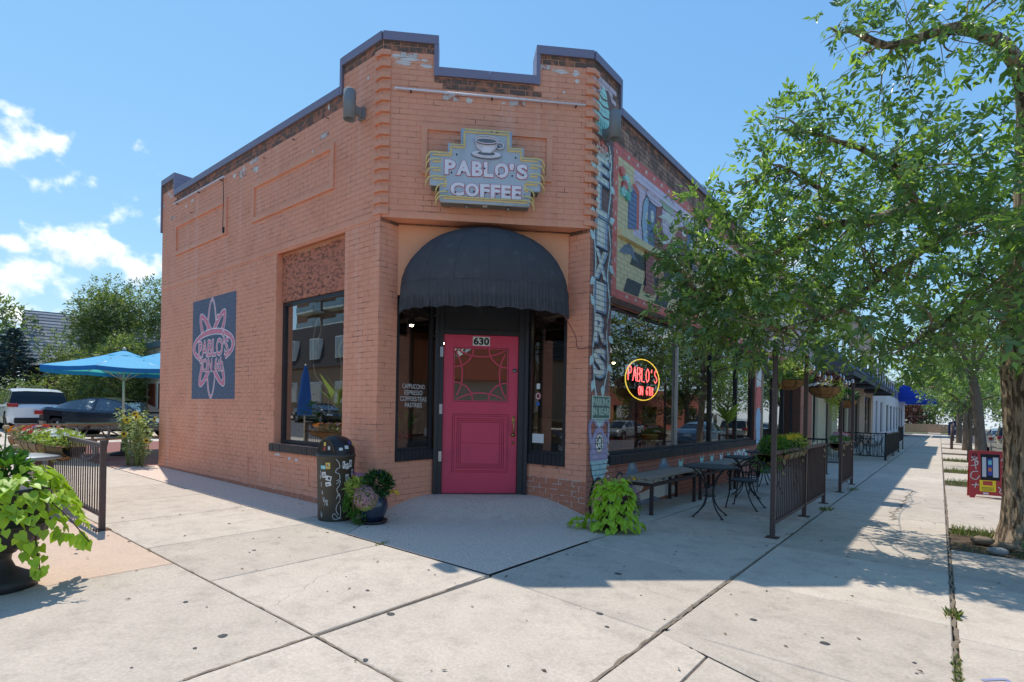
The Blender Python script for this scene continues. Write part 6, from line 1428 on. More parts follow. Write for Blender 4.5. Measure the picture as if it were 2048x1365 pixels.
# chalk scrawl on the verge concrete
ck=MB()
for pts in ([(.2,3.95),(.32,4.05),(.24,3.75),(.38,3.6)],[(.3,3.45),(.45,3.3),(.6,3.5)],[(.5,4.1),(.75,3.9),(.55,3.8),(.9,3.6)],[(.62,3.6),(.8,3.3),(.95,3.5),(.85,3.2)],[(.2,3.3),(.4,3.1),(.7,3.05)],[(.9,4.0),(1.1,3.8),(1.0,3.5)]):
    P2=[(p.x,p.y) for p in smooth_path([Vector((a,b,0)) for a,b in pts],5)]
    for tt in stroke(P2,.022): 
        q3=[V((a,b,G(a,b)+.0035)) for a,b in tt]
        if (q3[1]-q3[0]).cross(q3[2]-q3[0]).z<0: q3=q3[::-1]
        ck.face(q3)
tag(ck.build('chalk_marks',mat('blue_chalk',srgb(150,150,176),.9,var=.2,vscale=40),sidewalk),kind='stuff')
# ------------------------------------------------------------------ trees
M_bark=mat('furrowed_bark',srgb(168,148,124),.95,var=.3,vscale=14,bump=1.0,bscale=26,stretch=(1,1,.14),dark=srgb(74,60,48),dscale=17,damt=.9,dlo=.45,dhi=.55)
M_bark2=mat('grey_bark',srgb(120,106,92),.95,var=.3,vscale=16,bump=1.0,bscale=24,stretch=(1,1,.25),dark=srgb(64,56,48),dscale=11,damt=.7)
M_twig=mat('pale_twig',srgb(150,128,106),.9,var=.2,vscale=20)
M_ash=mat('ash_leaf',srgb(120,148,90),.32,var=.28,vscale=5,trans=.46,spec=.7); M_ash2=mat('ash_leaf_young',srgb(158,184,100),.36,var=.2,vscale=5,trans=.5,spec=.6); M_ash3=mat('ash_leaf_deep',srgb(98,126,82),.3,var=.25,vscale=5,trans=.36,spec=.75)
def sprays(name,blobs,dens,size,mats,probs,parent,leaflets=5,droop=.25,ysc=1.0,T=LEAF_T):
    Ps=[];Ds=[]
    for b in blobs:
        c=np.array(b[:3]); r_=b[3]; n_=max(8,int(dens*r_*r_*(b[4] if len(b)>4 else 1))); d=rdirs(n_); k=(rng.random(n_)**.42)[:,None]
        Ps.append(c+d*k*np.array([r_,r_*ysc,r_])); Ds.append(d*.8+rng.normal(0,.5,(n_,3))+np.array([0,0,-droop+.15]))
    P=np.concatenate(Ps); D=np.concatenate(Ds); D/=np.linalg.norm(D,axis=1,keepdims=True); n_=len(P)
    U=rng.normal(0,.5,(n_,3))+np.array([0,0,1.]); X=np.cross(U,D); X/=np.linalg.norm(X,axis=1,keepdims=True); Nn=np.cross(D,X)
    S=rng.uniform(.7,1.25,n_)*size; mi=rng.choice(len(mats),n_,p=probs)
    PP=[];AA=[];BB=[];SS=[];MM=[]
    for j in range(leaflets):
        if j==leaflets-1: side_=0;t=.95
        else: side_=1 if j%2 else -1; t=.25+.6*(j//2)/max(1,(leaflets-1)//2)
        PP.append(P+D*(S*t)[:,None]*1.35); AA.append(D*(.75 if side_ else 1)+X*side_*.8+rng.normal(0,.18,(n_,3))); BB.append(Nn+rng.normal(0,.35,(n_,3))); SS.append(S*rng.uniform(.8,1.15,n_)); MM.append(mi)
    return tag(scatter(name,T,LEAF_F,np.concatenate(PP),np.concatenate(AA),np.concatenate(BB),np.concatenate(SS),mats,np.concatenate(MM),parent),kind='stuff')
def limb(mb,pts,r0_,r1_,n_=9,j=.0):
    P=smooth_path(pts,5); k=len(P); 
    if j: P=[p+Vector((mnoise.noise(p*3),mnoise.noise(p*3+Vector((5,0,0))),mnoise.noise(p*3+Vector((0,7,0)))))*j for p in P]
    mb.tube(P,[r0_+(r1_-r0_)*i/(k-1) for i in range(k)],n_)
def twigs(mb,limbs,blobs,per,r_=.008):
    pts=[p for l in limbs for p in smooth_path(l,4)]
    for b in blobs:
        c=Vector(b[:3]); near=min(pts,key=lambda p:(p-c).length)
        for i in range(max(2,int(per*b[3]))):
            e=c+Vector((random.gauss(0,.45),random.gauss(0,.45),random.gauss(0,.45)))*b[3]; m=(near+e)/2+Vector((random.gauss(0,.08),random.gauss(0,.08),random.gauss(0,.08))); 
            P=smooth_path([near,near.lerp(m,.5)+Vector((random.gauss(0,.04),random.gauss(0,.04),0)),m,e],3); k=len(P); mb.tube(P,[r_*(1.9-1.6*q/(k-1)) for q in range(k)],5)
            for _ in range(3):
                q=P[random.randrange(k//3,k)]; e2=q+Vector((random.gauss(0,.2),random.gauss(0,.2),random.gauss(0,.2))); mb.tube([q,(q+e2)/2+Vector((0,0,random.gauss(0,.03))),e2],[r_*.5,r_*.4,r_*.25],4)
BLOBS=[(-2.58,6.44,2.94,0.21),(-2.47,6.52,3.31,0.30),(-2.34,6.53,2.74,0.38),(-2.16,6.57,3.63,0.24),(-1.89,6.68,3.25,0.42),(-1.79,6.76,2.54,0.51),(-1.63,6.68,4.20,0.32),(-1.48,6.70,4.62,0.28),(-1.34,6.81,3.71,0.55),(-1.16,6.75,2.81,0.59),(-1.16,6.75,4.65,0.36),(-0.81,6.82,4.41,0.44),(-0.80,6.83,3.86,0.52),(-0.52,6.85,3.22,0.58),(-0.72,6.69,2.42,0.50),(-0.46,6.90,4.70,0.26),(-0.20,6.90,4.35,0.41),(-0.15,6.84,3.70,0.56),(0.06,6.90,2.87,0.62),(-0.17,6.82,2.28,0.48),(0.23,6.73,3.71,0.48),(0.41,6.78,3.11,0.56),(0.39,6.76,2.31,0.47),(0.47,6.83,4.10,0.28),(-0.82,6.41,5.42,0.31),(-0.53,6.54,5.16,0.30),(-0.25,6.66,5.31,0.37),(0.10,6.73,5.10,0.41),(0.47,6.93,5.00,0.43),(-2.07,6.74,2.35,0.28),(-1.60,6.91,2.13,0.30),(-1.08,6.92,2.15,0.31),(-0.65,6.95,1.99,0.27),(-0.29,6.93,1.92,0.29),(0.03,6.98,1.90,0.28),(0.29,6.89,1.96,0.24),(-2.67,6.37,3.31,0.22),(-2.64,6.39,2.57,0.25),(-2.30,6.45,3.87,0.24),(-2.20,6.54,3.09,0.45),(-2.05,6.66,2.61,0.51),(-2.38,6.49,2.37,0.28),(-1.81,6.75,3.79,0.42),(-2.16,6.67,2.13,0.21),(-1.59,6.82,2.88,0.53),(-1.78,6.76,2.06,0.24),(0.91,6.87,3.71,0.67),(0.92,6.88,2.81,0.63),(0.83,6.80,2.18,0.45),(0.66,6.87,5.73,0.46)]
A =[(0.76,8.92,3.68),(0.24,8.38,3.75),(-0.22,7.89,3.74),(-0.68,7.52,3.60),(-1.14,7.21,3.55),(-1.52,6.97,3.26),(-2.01,6.71,2.92),(-2.43,6.51,2.75)]
B =[(0.78,8.68,4.46),(0.64,8.19,5.20),(0.32,7.54,5.37),(-0.02,7.02,5.27),(-0.42,6.71,5.11),(-0.78,6.42,5.25)]
A2 =[(0.24,8.38,3.75),(-0.16,7.68,3.20),(-0.54,7.12,2.80),(-0.88,6.85,2.46),(-1.46,6.77,2.27)]
A3 =[(-0.22,7.89,3.74),(-0.48,7.30,4.11),(-0.82,6.90,4.27),(-1.29,6.77,4.54)]
A4 =[(-0.68,7.52,3.60),(-1.12,7.04,3.90),(-1.49,6.75,4.18)]
D =[(0.72,8.76,2.96),(0.46,8.05,2.62),(0.07,7.22,2.31),(-0.25,6.84,2.03)]
tx,ty=.90,8.92
tr1=thing('street_tree','big ash tree with deeply furrowed trunk reaching over the pavement to the shop','tree',(0,0,0))
tk=MB(); n_=84; rows=[]
spine=[(tx,ty,-.3,.40),(tx,ty,-.15,.345),(tx,ty,.05,.30),(tx-.01,ty,.35,.275),(tx-.02,ty,.8,.262),(tx-.04,ty-.02,1.3,.255),(tx-.06,ty-.05,1.75,.262),(tx-.08,ty-.06,2.1,.25),(tx-.09,ty-.07,2.5,.235),(tx-.06,ty-.06,3.0,.22),(tx-.02,ty-.02,3.5,.21),(tx-.05,ty-.05,4.2,.19),(tx-.06,ty-.1,5.0,.17),(tx+.05,ty-.1,6.2,.13),(tx+.1,ty,7.4,.08)]
zz=[s[2] for s in spine]
NZ=150
for i in range(NZ+1):
    z=spine[0][2]+(spine[-1][2]-spine[0][2])*i/NZ
    for a,b in zip(spine,spine[1:]):
        if a[2]<=z<=b[2]+1e-9: break
    f_=(z-a[2])/(b[2]-a[2]); cx,cy,cr_=[a[q]+(b[q]-a[q])*f_ for q in (0,1,3)]
    row=[]
    for j in range(n_):
        an=2*math.pi*j/n_; gq_=abs(mnoise.noise(Vector((math.cos(an)*4.2,math.sin(an)*4.2,z*.9+.6*mnoise.noise(Vector((an*2,0,z*2))))))); ridge=.034*max(0,1-gq_/.16)+.010*mnoise.noise(Vector((math.cos(an)*12,math.sin(an)*12,z*5)))+.012; flare=.09*max(0,(.2-z))*max(0,math.sin(an*3+1))
        rr=cr_*(1+.0)+(-ridge+.02)*min(1,cr_/.2)+flare; row.append((cx+rr*math.cos(an),cy+rr*math.sin(an),z))
    rows.append(row)
for r_ in rows: tk.v+=r_
for i in range(NZ):
    for j in range(n_): tk.f.append((i*n_+j,i*n_+(j+1)%n_,(i+1)*n_+(j+1)%n_,(i+1)*n_+j)); tk.m.append(0); tk.sm.append(True)
tk.build('trunk',M_bark,tr1)
kn=MB(); kp=V((.66,8.72,1.86)); kn.lathe([(.13,-.02),(.115,.03),(.085,.05),(.05,.045),(.04,.02),(0,.0)],18,0,Matrix.Translation(kp)@(V((-.55,-.75,.1)).to_track_quat('Z','Y').to_matrix().to_4x4())); kn.build('knot',M_bark,tr1)
A[0]=(tx-.03,ty-.03,3.52); 
for nm,l,r0_,r1_ in (('branch',A[:5],.105,.05),('branch',A[4:],.05,.016),('branch',[(tx-.05,ty-.05,4.3)]+B,.11,.025),('branch',A2,.055,.016),('branch',A3,.05,.014),('branch',A4,.04,.012),('branch',[(tx-.08,ty-.07,2.5)]+D,.07,.015)):
    mb=MB(); limb(mb,[V(p) for p in l],r0_,r1_,9,.03); mb.build(nm,M_bark,tr1)
LIMBS=[[V(p) for p in l] for l in (A,B,A2,A3,A4,D,[(.85,8.9,4.5),(.85,8.9,7.)])]
BLB=[b+(1.5,) if b[0]<-1.15 else b for b in BLOBS]
for b in BLOBS:
    if b[0]>-1.9 and b[2]<4.6: BLB.append((b[0]+.1,b[1]+1.3+.5*random.random(),b[2]+.1,b[3]*1.1,.55))
for b in BLOBS:
    if b[0]>.3 and b[2]<5: BLB.append((b[0]+1.0,b[1]+.6,b[2]+.25,b[3]*1.0,.4))
tw=MB(); twigs(tw,LIMBS,BLB,6.5); 
for i in range(34):   # bare dead twigs under the crown
    p=V(random.choice(A2+A[4:7])); e=p+Vector((random.uniform(-.7,.3),random.uniform(-.5,.2),random.uniform(-.25,.25))); m=(p+e)/2+Vector((0,0,random.uniform(-.08,.1))); tw.tube(smooth_path([p,m,e],4),.0055,4)
tag(tw.build('twigs',M_twig,tr1),kind='stuff')
sprays('crown',BLB,400,.094,[M_ash,M_ash2,M_ash3],[.46,.28,.26],tr1,5,.3,1.25)
# further street trees
def street_tree(x,y,trunk,blobs,label,r0_,dens,size,group='street trees beyond the big ash'):
    t=thing('street_tree',label,'tree',(0,0,0),group=group); mb=MB(); limb(mb,[V(p) for p in trunk],r0_,r0_*.7,12,.03); mb.build('trunk',M_bark2,t)
    L_=[]; 
    for b in blobs[:6]:
        mb=MB(); l=[V(trunk[-1]),V(trunk[-1]).lerp(V(b[:3]),.5)+V((0,0,.15)),V(b[:3])]; L_.append(l); limb(mb,l,r0_*.5,r0_*.12,7,.03); mb.build('branch',M_bark2,t)
    mb=MB(); twigs(mb,L_,blobs,2.2,.012); tag(mb.build('twigs',M_twig,t),kind='stuff'); sprays('crown',blobs,dens,size,[M_ash,M_ash2,M_ash3],[.45,.25,.3],t,5,.3); return t
def cloud_blobs(c,r_,n_,rb,zs=.8): 
    out=[]
    for i in range(n_):
        d=rdirs(1)[0]; k=random.random()**.5; out.append((c[0]+d[0]*r_*k,c[1]+d[1]*r_*k,c[2]+d[2]*r_*k*zs,rb*random.uniform(.7,1.2)))
    return out
street_tree(1.05,24.6,[(1.12,24.6,G(1,24.6)-.1),(1.08,24.6,.9),(.98,24.55,2.0),(.85,24.5,2.9)],[(.2,24.4,4.2,1.0),(1.6,24.8,4.4,1.1),(.9,23.8,5.0,1.1),(-.6,24.2,3.4,.8),(.3,23.6,2.75,.6),(1.9,23.6,2.9,.8),(2.3,25,3.6,1.0),(1.2,26,3.3,.9),(-.2,25.8,4.6,1.0)],'street tree with leaning grey trunk and dead twigs behind the sandwich board',.17,150,.12)
street_tree(.95,28.2,[(.95,28.2,G(1,28)-.1),(.95,28.2,.8),(.95,28.2,1.6)],[(.9,28.2,2.5,.9),(.3,28.4,2.0,.6),(1.6,28.0,2.2,.8),(.8,28.6,3.2,.8),(-.2,28.2,2.6,.6)],'slim young street tree with low crown',.09,260,.11)
street_tree(1.2,40,[(1.2,40,G(1,40)-.1),(1.2,40,1.2),(1.2,40,2.2)],cloud_blobs((1.1,40,4.0),2.2,9,1.0),'third full street tree along the verge beyond the young tree',.2,90,.17)
street_tree(1.2,56,[(1.2,56,G(1,56)-.1),(1.2,56,1.2),(1.2,56,2.4)],cloud_blobs((1.1,56,4.6),2.6,9,1.3),'farthest street tree along the verge before the mailbox',.2,50,.22)
# ------------------------------------------------------------------ planting left of the shop
M_lt=mat('elm_leaf',srgb(112,130,80),.5,var=.3,vscale=1.5,trans=.35); M_lt2=mat('elm_leaf_light',srgb(150,160,104),.5,var=.2,vscale=1.5,trans=.4); M_lt3=mat('elm_leaf_dark',srgb(78,98,64),.5,var=.3,vscale=1.5,trans=.25)
M_spr=mat('spruce_needle',srgb(104,130,134),.6,var=.25,vscale=2); M_spr2=mat('spruce_needle_dark',srgb(62,86,86),.6,var=.25,vscale=2)  # second, darker needle tone, mixed in at random
def leaf_tree(x,y,h,r_,zc,label,n_=14,dens=26,size=.30,mats=None,cat='tree',tr_h=None,zs=.9,rb=.42):
    mats=mats or [M_lt,M_lt2,M_lt3]; g=G(x,y); t=thing('leafy_tree' if cat=='tree' else 'shrub',label,cat,(x,y,g)); bl=[(0,0,zc,r_*.7)]
    for i in range(n_):
        d=rdirs(1)[0]; bl.append((d[0]*r_*.72,d[1]*r_*.72,max(r_*.2,zc+d[2]*r_*zs*.85),r_*rb*random.uniform(.7,1.15)))
    mb=MB(); rt_=.045*h*.6; limb(mb,[V((0,0,-.1)),V((.05,0,zc*.35)),V((0,.05,zc))],rt_,rt_*.5,10); mb.build('trunk' if cat=='tree' else 'stem',M_bark2,t)
    for b in bl[1:9]: 
        mb=MB(); limb(mb,[V((0,0,zc*.45)),V((b[0]*.4,b[1]*.4,zc*.7)),V(b[:3])],rt_*.45,rt_*.1,6); mb.build('branch',M_bark2,t)
    sprays('crown',bl,dens,size,mats,[.45,.3,.25],t,4,.2); return t
leaf_tree(-35.3,10.4,7.8,3.0,4.2,'broad green elm behind the blue parasols',18,330,.15,None,'tree',None,1.15)
leaf_tree(-33.0,9.2,5,2.1,3.1,'lower leafy tree between the elm and the shop wall',12,330,.14)
leaf_tree(-39.5,9.4,6,2.6,3.6,'yellow green tree between the spruce and the elm',12,260,.15,[M_lt2,M_lt,M_lt3])
leaf_tree(-50,6.2,7,3.4,4.3,'green tree at the edge behind the blue spruce',14,70,.3)
leaf_tree(-47,3.0,5,2.6,2.6,'leafy tree nearest the lawn behind the spruce',10,80,.3,[M_lt2,M_lt,M_lt3])
for x,y,r_,h,lab in ((-33.6,4.0,1.3,.9,'low bushy shrub on the lawn left of the white car'),(-35.5,5.3,1.6,1.2,'tall yellow green shrub behind the white car'),(-36.4,6.9,1.7,1.3,'rounded shrub behind the roof of the white car'),(-35.2,8.2,1.3,1.1,'shrub between the white car and the brick porch'),(-34.8,2.6,1.2,.8,'olive shrub at the far end of the lawn')): leaf_tree(x,y,1.5,r_,h,lab,9,240,.12,[M_lt2,M_lt,M_lt3],'shrub',None,.7)
def spruce(x,y,h,r_,label):
    t=thing('spruce_tree',label,'tree',(x,y,G(x,y))); mb=MB(); mb.tube([V((0,0,-.1)),V((0,0,h))],[.16,.02],8); mb.build('trunk',M_bark2,t); P=[];A_=[];B_=[]; br=MB()
    for i in range(170):
        z=h*(i/170)**.9*.96+.15; rr=r_*(1-z/h)**.8*random.uniform(.75,1.1); a=i*2.4+random.random()*.4; d=V((math.cos(a),math.sin(a),-.18+.45*z/h)); br.tube([V((0,0,z)),V((0,0,z))+d*rr],[.02,.006],4)
        for k in range(int(26*rr/r_)+6):
            q=random.uniform(.25,1); p=V((0,0,z))+d*rr*q+V((0,0,-.05*q))
            for s_ in (-1,1): P.append(p+V((random.gauss(0,.05),random.gauss(0,.05),random.gauss(0,.03)))); A_.append(d*.8+V((-d.y,d.x,0))*s_*random.uniform(.3,1)+V((0,0,random.uniform(-.3,.3)))); B_.append(V((random.gauss(0,.4),random.gauss(0,.4),1)))
    br.build('branches',M_bark2,t); T=[(0,-.09,0),(0,.09,0),(.6,.13,.03),(1,0,.05),(.6,-.13,.03)]
    tag(scatter('needles',T,[(0,1,2,3,4)],P,A_,B_,rng.uniform(.2,.38,len(P)),[M_spr,M_spr2],rng.random(len(P))<.4,t),kind='stuff')
spruce(-44.2,6.6,5.6,2.6,'blue grey spruce with drooping branches behind the white car'); spruce(-42.5,4.6,3.4,2.0,'smaller blue spruce spreading over the lawn')
# sunflower clump against the wall end
sx_,sy_=-13.35,3.95; t=thing('sunflower_clump','rangy sunflower clump with small yellow heads at the far end of the shop wall','plant',(sx_,sy_,G(sx_,sy_))); mb=MB(); P=[];A_=[];B_=[];S_=[]; heads=[]
M_sunl=mat('sunflower_leaf',srgb(164,174,128),.6,var=.25,vscale=6,trans=.3)
for i in range(30):
    a=random.uniform(0,6.28); e=V((math.cos(a)*random.uniform(.05,.62),math.sin(a)*random.uniform(.05,.42)-.05,random.uniform(.55,1.22))); b=V((e.x*.6,e.y*.5,0)); m=(b+e)/2+V((0,0,.12)); pth=smooth_path([b,m,e],5); mb.tube(pth,.008,5)
    for q in pth[3:]:
        for _ in range(4): P.append(q+V((random.gauss(0,.03),random.gauss(0,.03),random.gauss(0,.03)))); A_.append(V((random.gauss(0,1),random.gauss(0,1),random.uniform(-.5,.2)))); B_.append(V((random.gauss(0,.4),random.gauss(0,.4),1))); S_.append(random.uniform(.06,.14))
    if i%3==0: heads.append(e)
mb.build('stems',M_stem,t); tag(scatter('leaves',LEAF_T,LEAF_F,P,A_,B_,S_,M_sunl,None,t),kind='stuff')
for h in heads:
    f_=MB(); nn=(V((.6,-.7,.25))+V((random.gauss(0,.25),random.gauss(0,.25),0))).normalized(); x=nn.orthogonal().normalized(); y=nn.cross(x); s_=random.uniform(.055,.085)
    for k in range(14):
        a=k*.4488; d=x*math.cos(a)+y*math.sin(a); sd=x*-math.sin(a)+y*math.cos(a); f_.face([h+d*s_*.35,h+d*s_*.7+sd*s_*.17,h+d*s_*1.15,h+d*s_*.7-sd*s_*.17],0)
    f_.sphere(h+nn*.004,s_*.42,8,6,1,(1,1,1)); f_.build('flower_head',[M_fy,mat('sunflower_disc',srgb(92,60,30),.9,var=.3,vscale=60)],t)
# ------------------------------------------------------------------ parasols and picnic table
M_par=mat('parasol_blue',srgb(88,186,238),.7,var=.05,vscale=4,trans=.35); M_pard=mat('parasol_valance',srgb(30,110,196),.7,trans=.3); M_pole=mat('parasol_pole',srgb(190,184,170),.4,metal=.3)
def parasol(x,y,z0_,z1_,r_,rz,label):
    g=G(x,y); t=thing('parasol',label,'parasol',(x,y,g),rz,'blue parasols beside the shop'); z0_-=g; z1_-=g
    mb=MB(); mb.tube([V((0,0,0)),V((0,0,z1_+.02))],.026,10); mb.sphere((0,0,z1_+.06),.045,10,7); mb.build('pole',M_pole,t)
    mb=MB(); mb.lathe([(0,0),(.26,0),(.26,.05),(.05,.09),(.04,.3),(0,.3)],24); mb.build('base',M_iron,t)
    for k in range(8):
        mb=MB(); a0=k*math.pi/4; a1=a0+math.pi/4; rows=[]
        for i in range(7):
            s_=i/6; zz=z1_-(z1_-z0_)*(s_**1.15)-.05*math.sin(math.pi*s_); row=[]
            for j in range(5):
                a=a0+(a1-a0)*j/4; rr=r_*s_*math.cos(math.pi/8)/math.cos(abs(a-(a0+a1)/2)) if s_ else .0; row.append(V((rr*math.cos(a),rr*math.sin(a),zz-.03*s_*math.sin(math.pi*j/4))))
            rows.append(row)
        for i in range(6):
            for j in range(4): mb.face((rows[i][j],rows[i+1][j],rows[i+1][j+1],rows[i][j+1]),0,True)
        mb.build('canopy_panel',M_par,t)
        mb=MB(); 
        for j in range(4): mb.face((rows[6][j],rows[6][j]-V((0,0,.10)),rows[6][j+1]-V((0,0,.10)),rows[6][j+1])); 
        mb.build('valance',M_pard,t)
        mb=MB(); mb.tube([V((0,0,z1_-.08)),V((r_*.98*math.cos(a0),r_*.98*math.sin(a0),z0_+.0))],.010,5); mb.tube([V((0,0,z1_-.75)),V((r_*.5*math.cos(a0),r_*.5*math.sin(a0),(z0_+z1_)/2))],.009,5); mb.build('rib',M_pole,t)
    mb=MB(); n2=16; rows=[[V((.42*s_*math.cos(2*math.pi*j/n2),.42*s_*math.sin(2*math.pi*j/n2),z1_+.03-.16*s_)) for j in range(n2)] for s_ in (.02,.5,1)]
    for i in range(2):
        for j in range(n2): mb.face((rows[i][j],rows[i+1][j],rows[i+1][(j+1)%n2],rows[i][(j+1)%n2]),0,True)
    mb.build('vent_cap',M_par,t); return t
parasol(-16.07,4.45,2.13,2.60,1.72,R(12),'open blue parasol nearer the street, spreading over the picnic table'); parasol(-16.9,6.0,2.28,2.88,1.85,R(30),'open blue parasol half hidden behind the shop wall')
t=thing('picnic_table','wooden picnic table on bent steel tube legs under the blue parasols','table',(-15.6,3.75,G(-15.6,3.75)),R(-62)); M_pwood=mat('picnic_wood',srgb(158,112,76),.7,var=.2,vscale=10,stretch=(.1,1,1),bump=.2,bscale=50); M_galv=mat('galvanised',srgb(160,164,168),.4,metal=.6,var=.1,vscale=14)
for i in range(5): mb=MB(); mb.box((-.95,-.38+i*.155,.78),(.95,-.38+i*.155+.145,.815)); mb.build('table_plank',M_pwood,t)
for e in (-1,1):
    for i in range(2): mb=MB(); mb.box((-.95,e*.72-.15+i*.15,.46),(.95,e*.72-.15+i*.15+.14,.495)); mb.build('seat_plank',M_pwood,t)
    for s_ in (-1,1): mb=MB(); mb.tube(smooth_path([V((e*.6,s_*.2,.78)),V((e*.6,s_*.3,.3)),V((e*.6,s_*.42,.05)),V((e*.6,s_*.62,.06)),V((e*.6,s_*.72,.2)),V((e*.6,s_*.72,.46))],5),.03,8); mb.build('bent_leg',M_galv,t)
    mb=MB(); mb.tube([V((e*.6,-.3,.42)),V((e*.1,0,.76))],.02,6); mb.tube([V((e*.6,.3,.42)),V((e*.1,0,.76))],.02,6); mb.build('brace',M_galv,t)
# ------------------------------------------------------------------ cars
M_tyre=mat('tyre',srgb(32,32,33),.85,var=.1,vscale=20); M_rim=mat('alloy',srgb(176,178,182),.3,metal=.8); M_cglass=mat('car_glass',srgb(20,22,26),.06,spec=.5); M_cglass2=glass('clear_car_glass',(.62,.68,.70),.10,1.2); M_tl=mat('tail_light',srgb(150,20,28),.2,spec=.6,coat=.5); M_hl=mat('head_light',srgb(214,218,222),.15,spec=.6,coat=.5); M_trim=mat('black_trim',srgb(28,28,30),.5); M_plate=mat('number_plate',srgb(200,204,206),.5)
M_seat=mat('pale_seat',srgb(190,188,182),.8)
def car(x,y,rz,label,paint,kind='sedan',zg=None):
    g=G(x,y) if zg is None else zg; t=thing('parked_car',label,'car',(x,y,g),rz)     # heading +x
    if kind=='sedan': Ln,W,st=4.7,.92,[(-2.34,.42,.84,.62),(-2.30,.26,.98,.74),(-2.0,.20,1.06,.86),(-1.3,.20,1.0,.92),(-.2,.20,.96,.92),(.8,.20,.95,.92),(1.3,.20,.90,.91),(1.9,.20,.80,.87),(2.24,.24,.68,.74),(2.34,.36,.58,.56)]; roof=[(-1.85,1.05,.62),(-1.2,1.30,.60),(-.5,1.42,.60),(.1,1.43,.60),(.7,1.30,.62),(1.45,.93,.72)]; wins=[(-1.75,-1.22,'rear_quarter'),(-1.12,-.22,'rear'),(-.10,.95,'front')]; wr=.335
    elif kind=='suv': Ln,W,st=4.6,.92,[(-2.28,.50,.95,.74),(-2.24,.34,1.06,.84),(-2.05,.26,1.10,.91),(-1.3,.24,1.08,.93),(-.2,.24,1.05,.93),(.8,.24,1.05,.93),(1.3,.24,1.02,.92),(1.9,.24,.96,.88),(2.2,.28,.84,.76),(2.3,.42,.72,.6)]; roof=[(-2.2,1.10,.86),(-2.02,1.55,.76),(-1.0,1.68,.72),(0,1.68,.70),(.55,1.52,.68),(1.3,1.04,.78)]; wins=[(-1.85,-1.25,'rear_quarter'),(-1.15,-.2,'rear'),(-.08,.85,'front')]; wr=.36
    else: Ln,W,st=5.6,1.0,[(-2.8,.6,1.05,.95),(-2.7,.5,1.1,1.0),(0,.45,1.1,1.0),(1.2,.45,1.1,1.0),(2.4,.45,1.05,.98),(2.7,.5,.95,.92),(2.8,.6,.9,.85)]; roof=[(-2.6,1.12,.95),(-2.5,2.25,.9),(0,2.35,.9),(1.1,2.3,.88),(1.5,1.9,.86),(2.0,1.1,.9)]; wins=[(.2,1.3,'front')]; wr=.4
    def sec(x_,zl,zt,w_):
        return [V((x_,s_*a*w_,zl+(zt-zl)*b)) for s_,L_ in ((1,((.0,0),(.80,0),(.96,.10),(1.0,.40),(.985,.66),(.955,.90),(.90,1.0),(0,1.03))),) for a,b in L_]
    S2=[]
    xs_=np.linspace(st[0][0],st[-1][0],40); 
    def ip(x_,tab,k): return float(np.interp(x_,[q[0] for q in tab],[q[k] for q in tab]))
    axles=(-Ln/2+.86,Ln/2-.86)
    mb=MB(); rows=[]
    for x_ in xs_:
        h=sec(x_,ip(x_,st,1),ip(x_,st,2),ip(x_,st,3)); rows.append(h+[V((p.x,-p.y,p.z)) for p in h[::-1][1:-1]])
    k=len(rows[0])
    for i in range(len(rows)-1):
        xm=(xs_[i]+xs_[i+1])/2
        for j in range(k):
            q=(rows[i][j],rows[i+1][j],rows[i+1][(j+1)%k],rows[i][(j+1)%k]); zc=sum(p.z for p in q)/4; yc=abs(sum(p.y for p in q)/4)
            if yc>.5 and any((xm-a)**2+(zc-wr)**2<(wr+.05)**2 for a in axles): continue
            mb.face(q[::-1],1 if zc<.33 and yc>.3 else 0,True)
    mb.face(rows[0]); mb.face(rows[-1][::-1]); mb.build('body',[paint,M_trim],t)
    for a in axles:
        for s_ in (-1,1):
            wh=MB(); Mx=Matrix.Translation((a,s_*(W-.115),wr))@Matrix.Rotation(math.pi/2*s_*-1,4,'X'); wh.lathe([(wr*.62,.0),(wr*.66,.10),(wr*.93,.115),(wr,.09),(wr,-.09),(wr*.9,-.11),(0,-.11)],26,0,Mx); wo_=wh.build('wheel',M_tyre,t)
            rm=MB(); rm.lathe([(wr*.66,.10),(wr*.62,.07),(wr*.6,.03),(0,.03)],26,1,Mx); 
            for q in range(5):
                an=q*1.2566; d=V((math.cos(an),math.sin(an),0)); sd=V((-d.y,d.x,0)); rm.face([Mx@(d*.04+sd*.05+V((0,0,.095))),Mx@(d*wr*.64+sd*.035+V((0,0,.085))),Mx@(d*wr*.64-sd*.035+V((0,0,.085))),Mx@(d*.04-sd*.05+V((0,0,.095)))])
            rm.build('rim',[M_rim,M_trim],wo_)
            ar=MB(); ar.lathe([(wr+.06,.06),(wr+.06,-.25),(0,-.25)],20,0,Mx); ar.build('wheel_arch',M_trim,t)
    # greenhouse
    def belt(x_): return ip(x_,st,2)+.005
    def rf_(x_): return ip(x_,roof,1),ip(x_,roof,2)
    x0_,x1_=roof[0][0],roof[-1][0]; gx=np.linspace(x0_,x1_,30); pil=MB(); panes={}
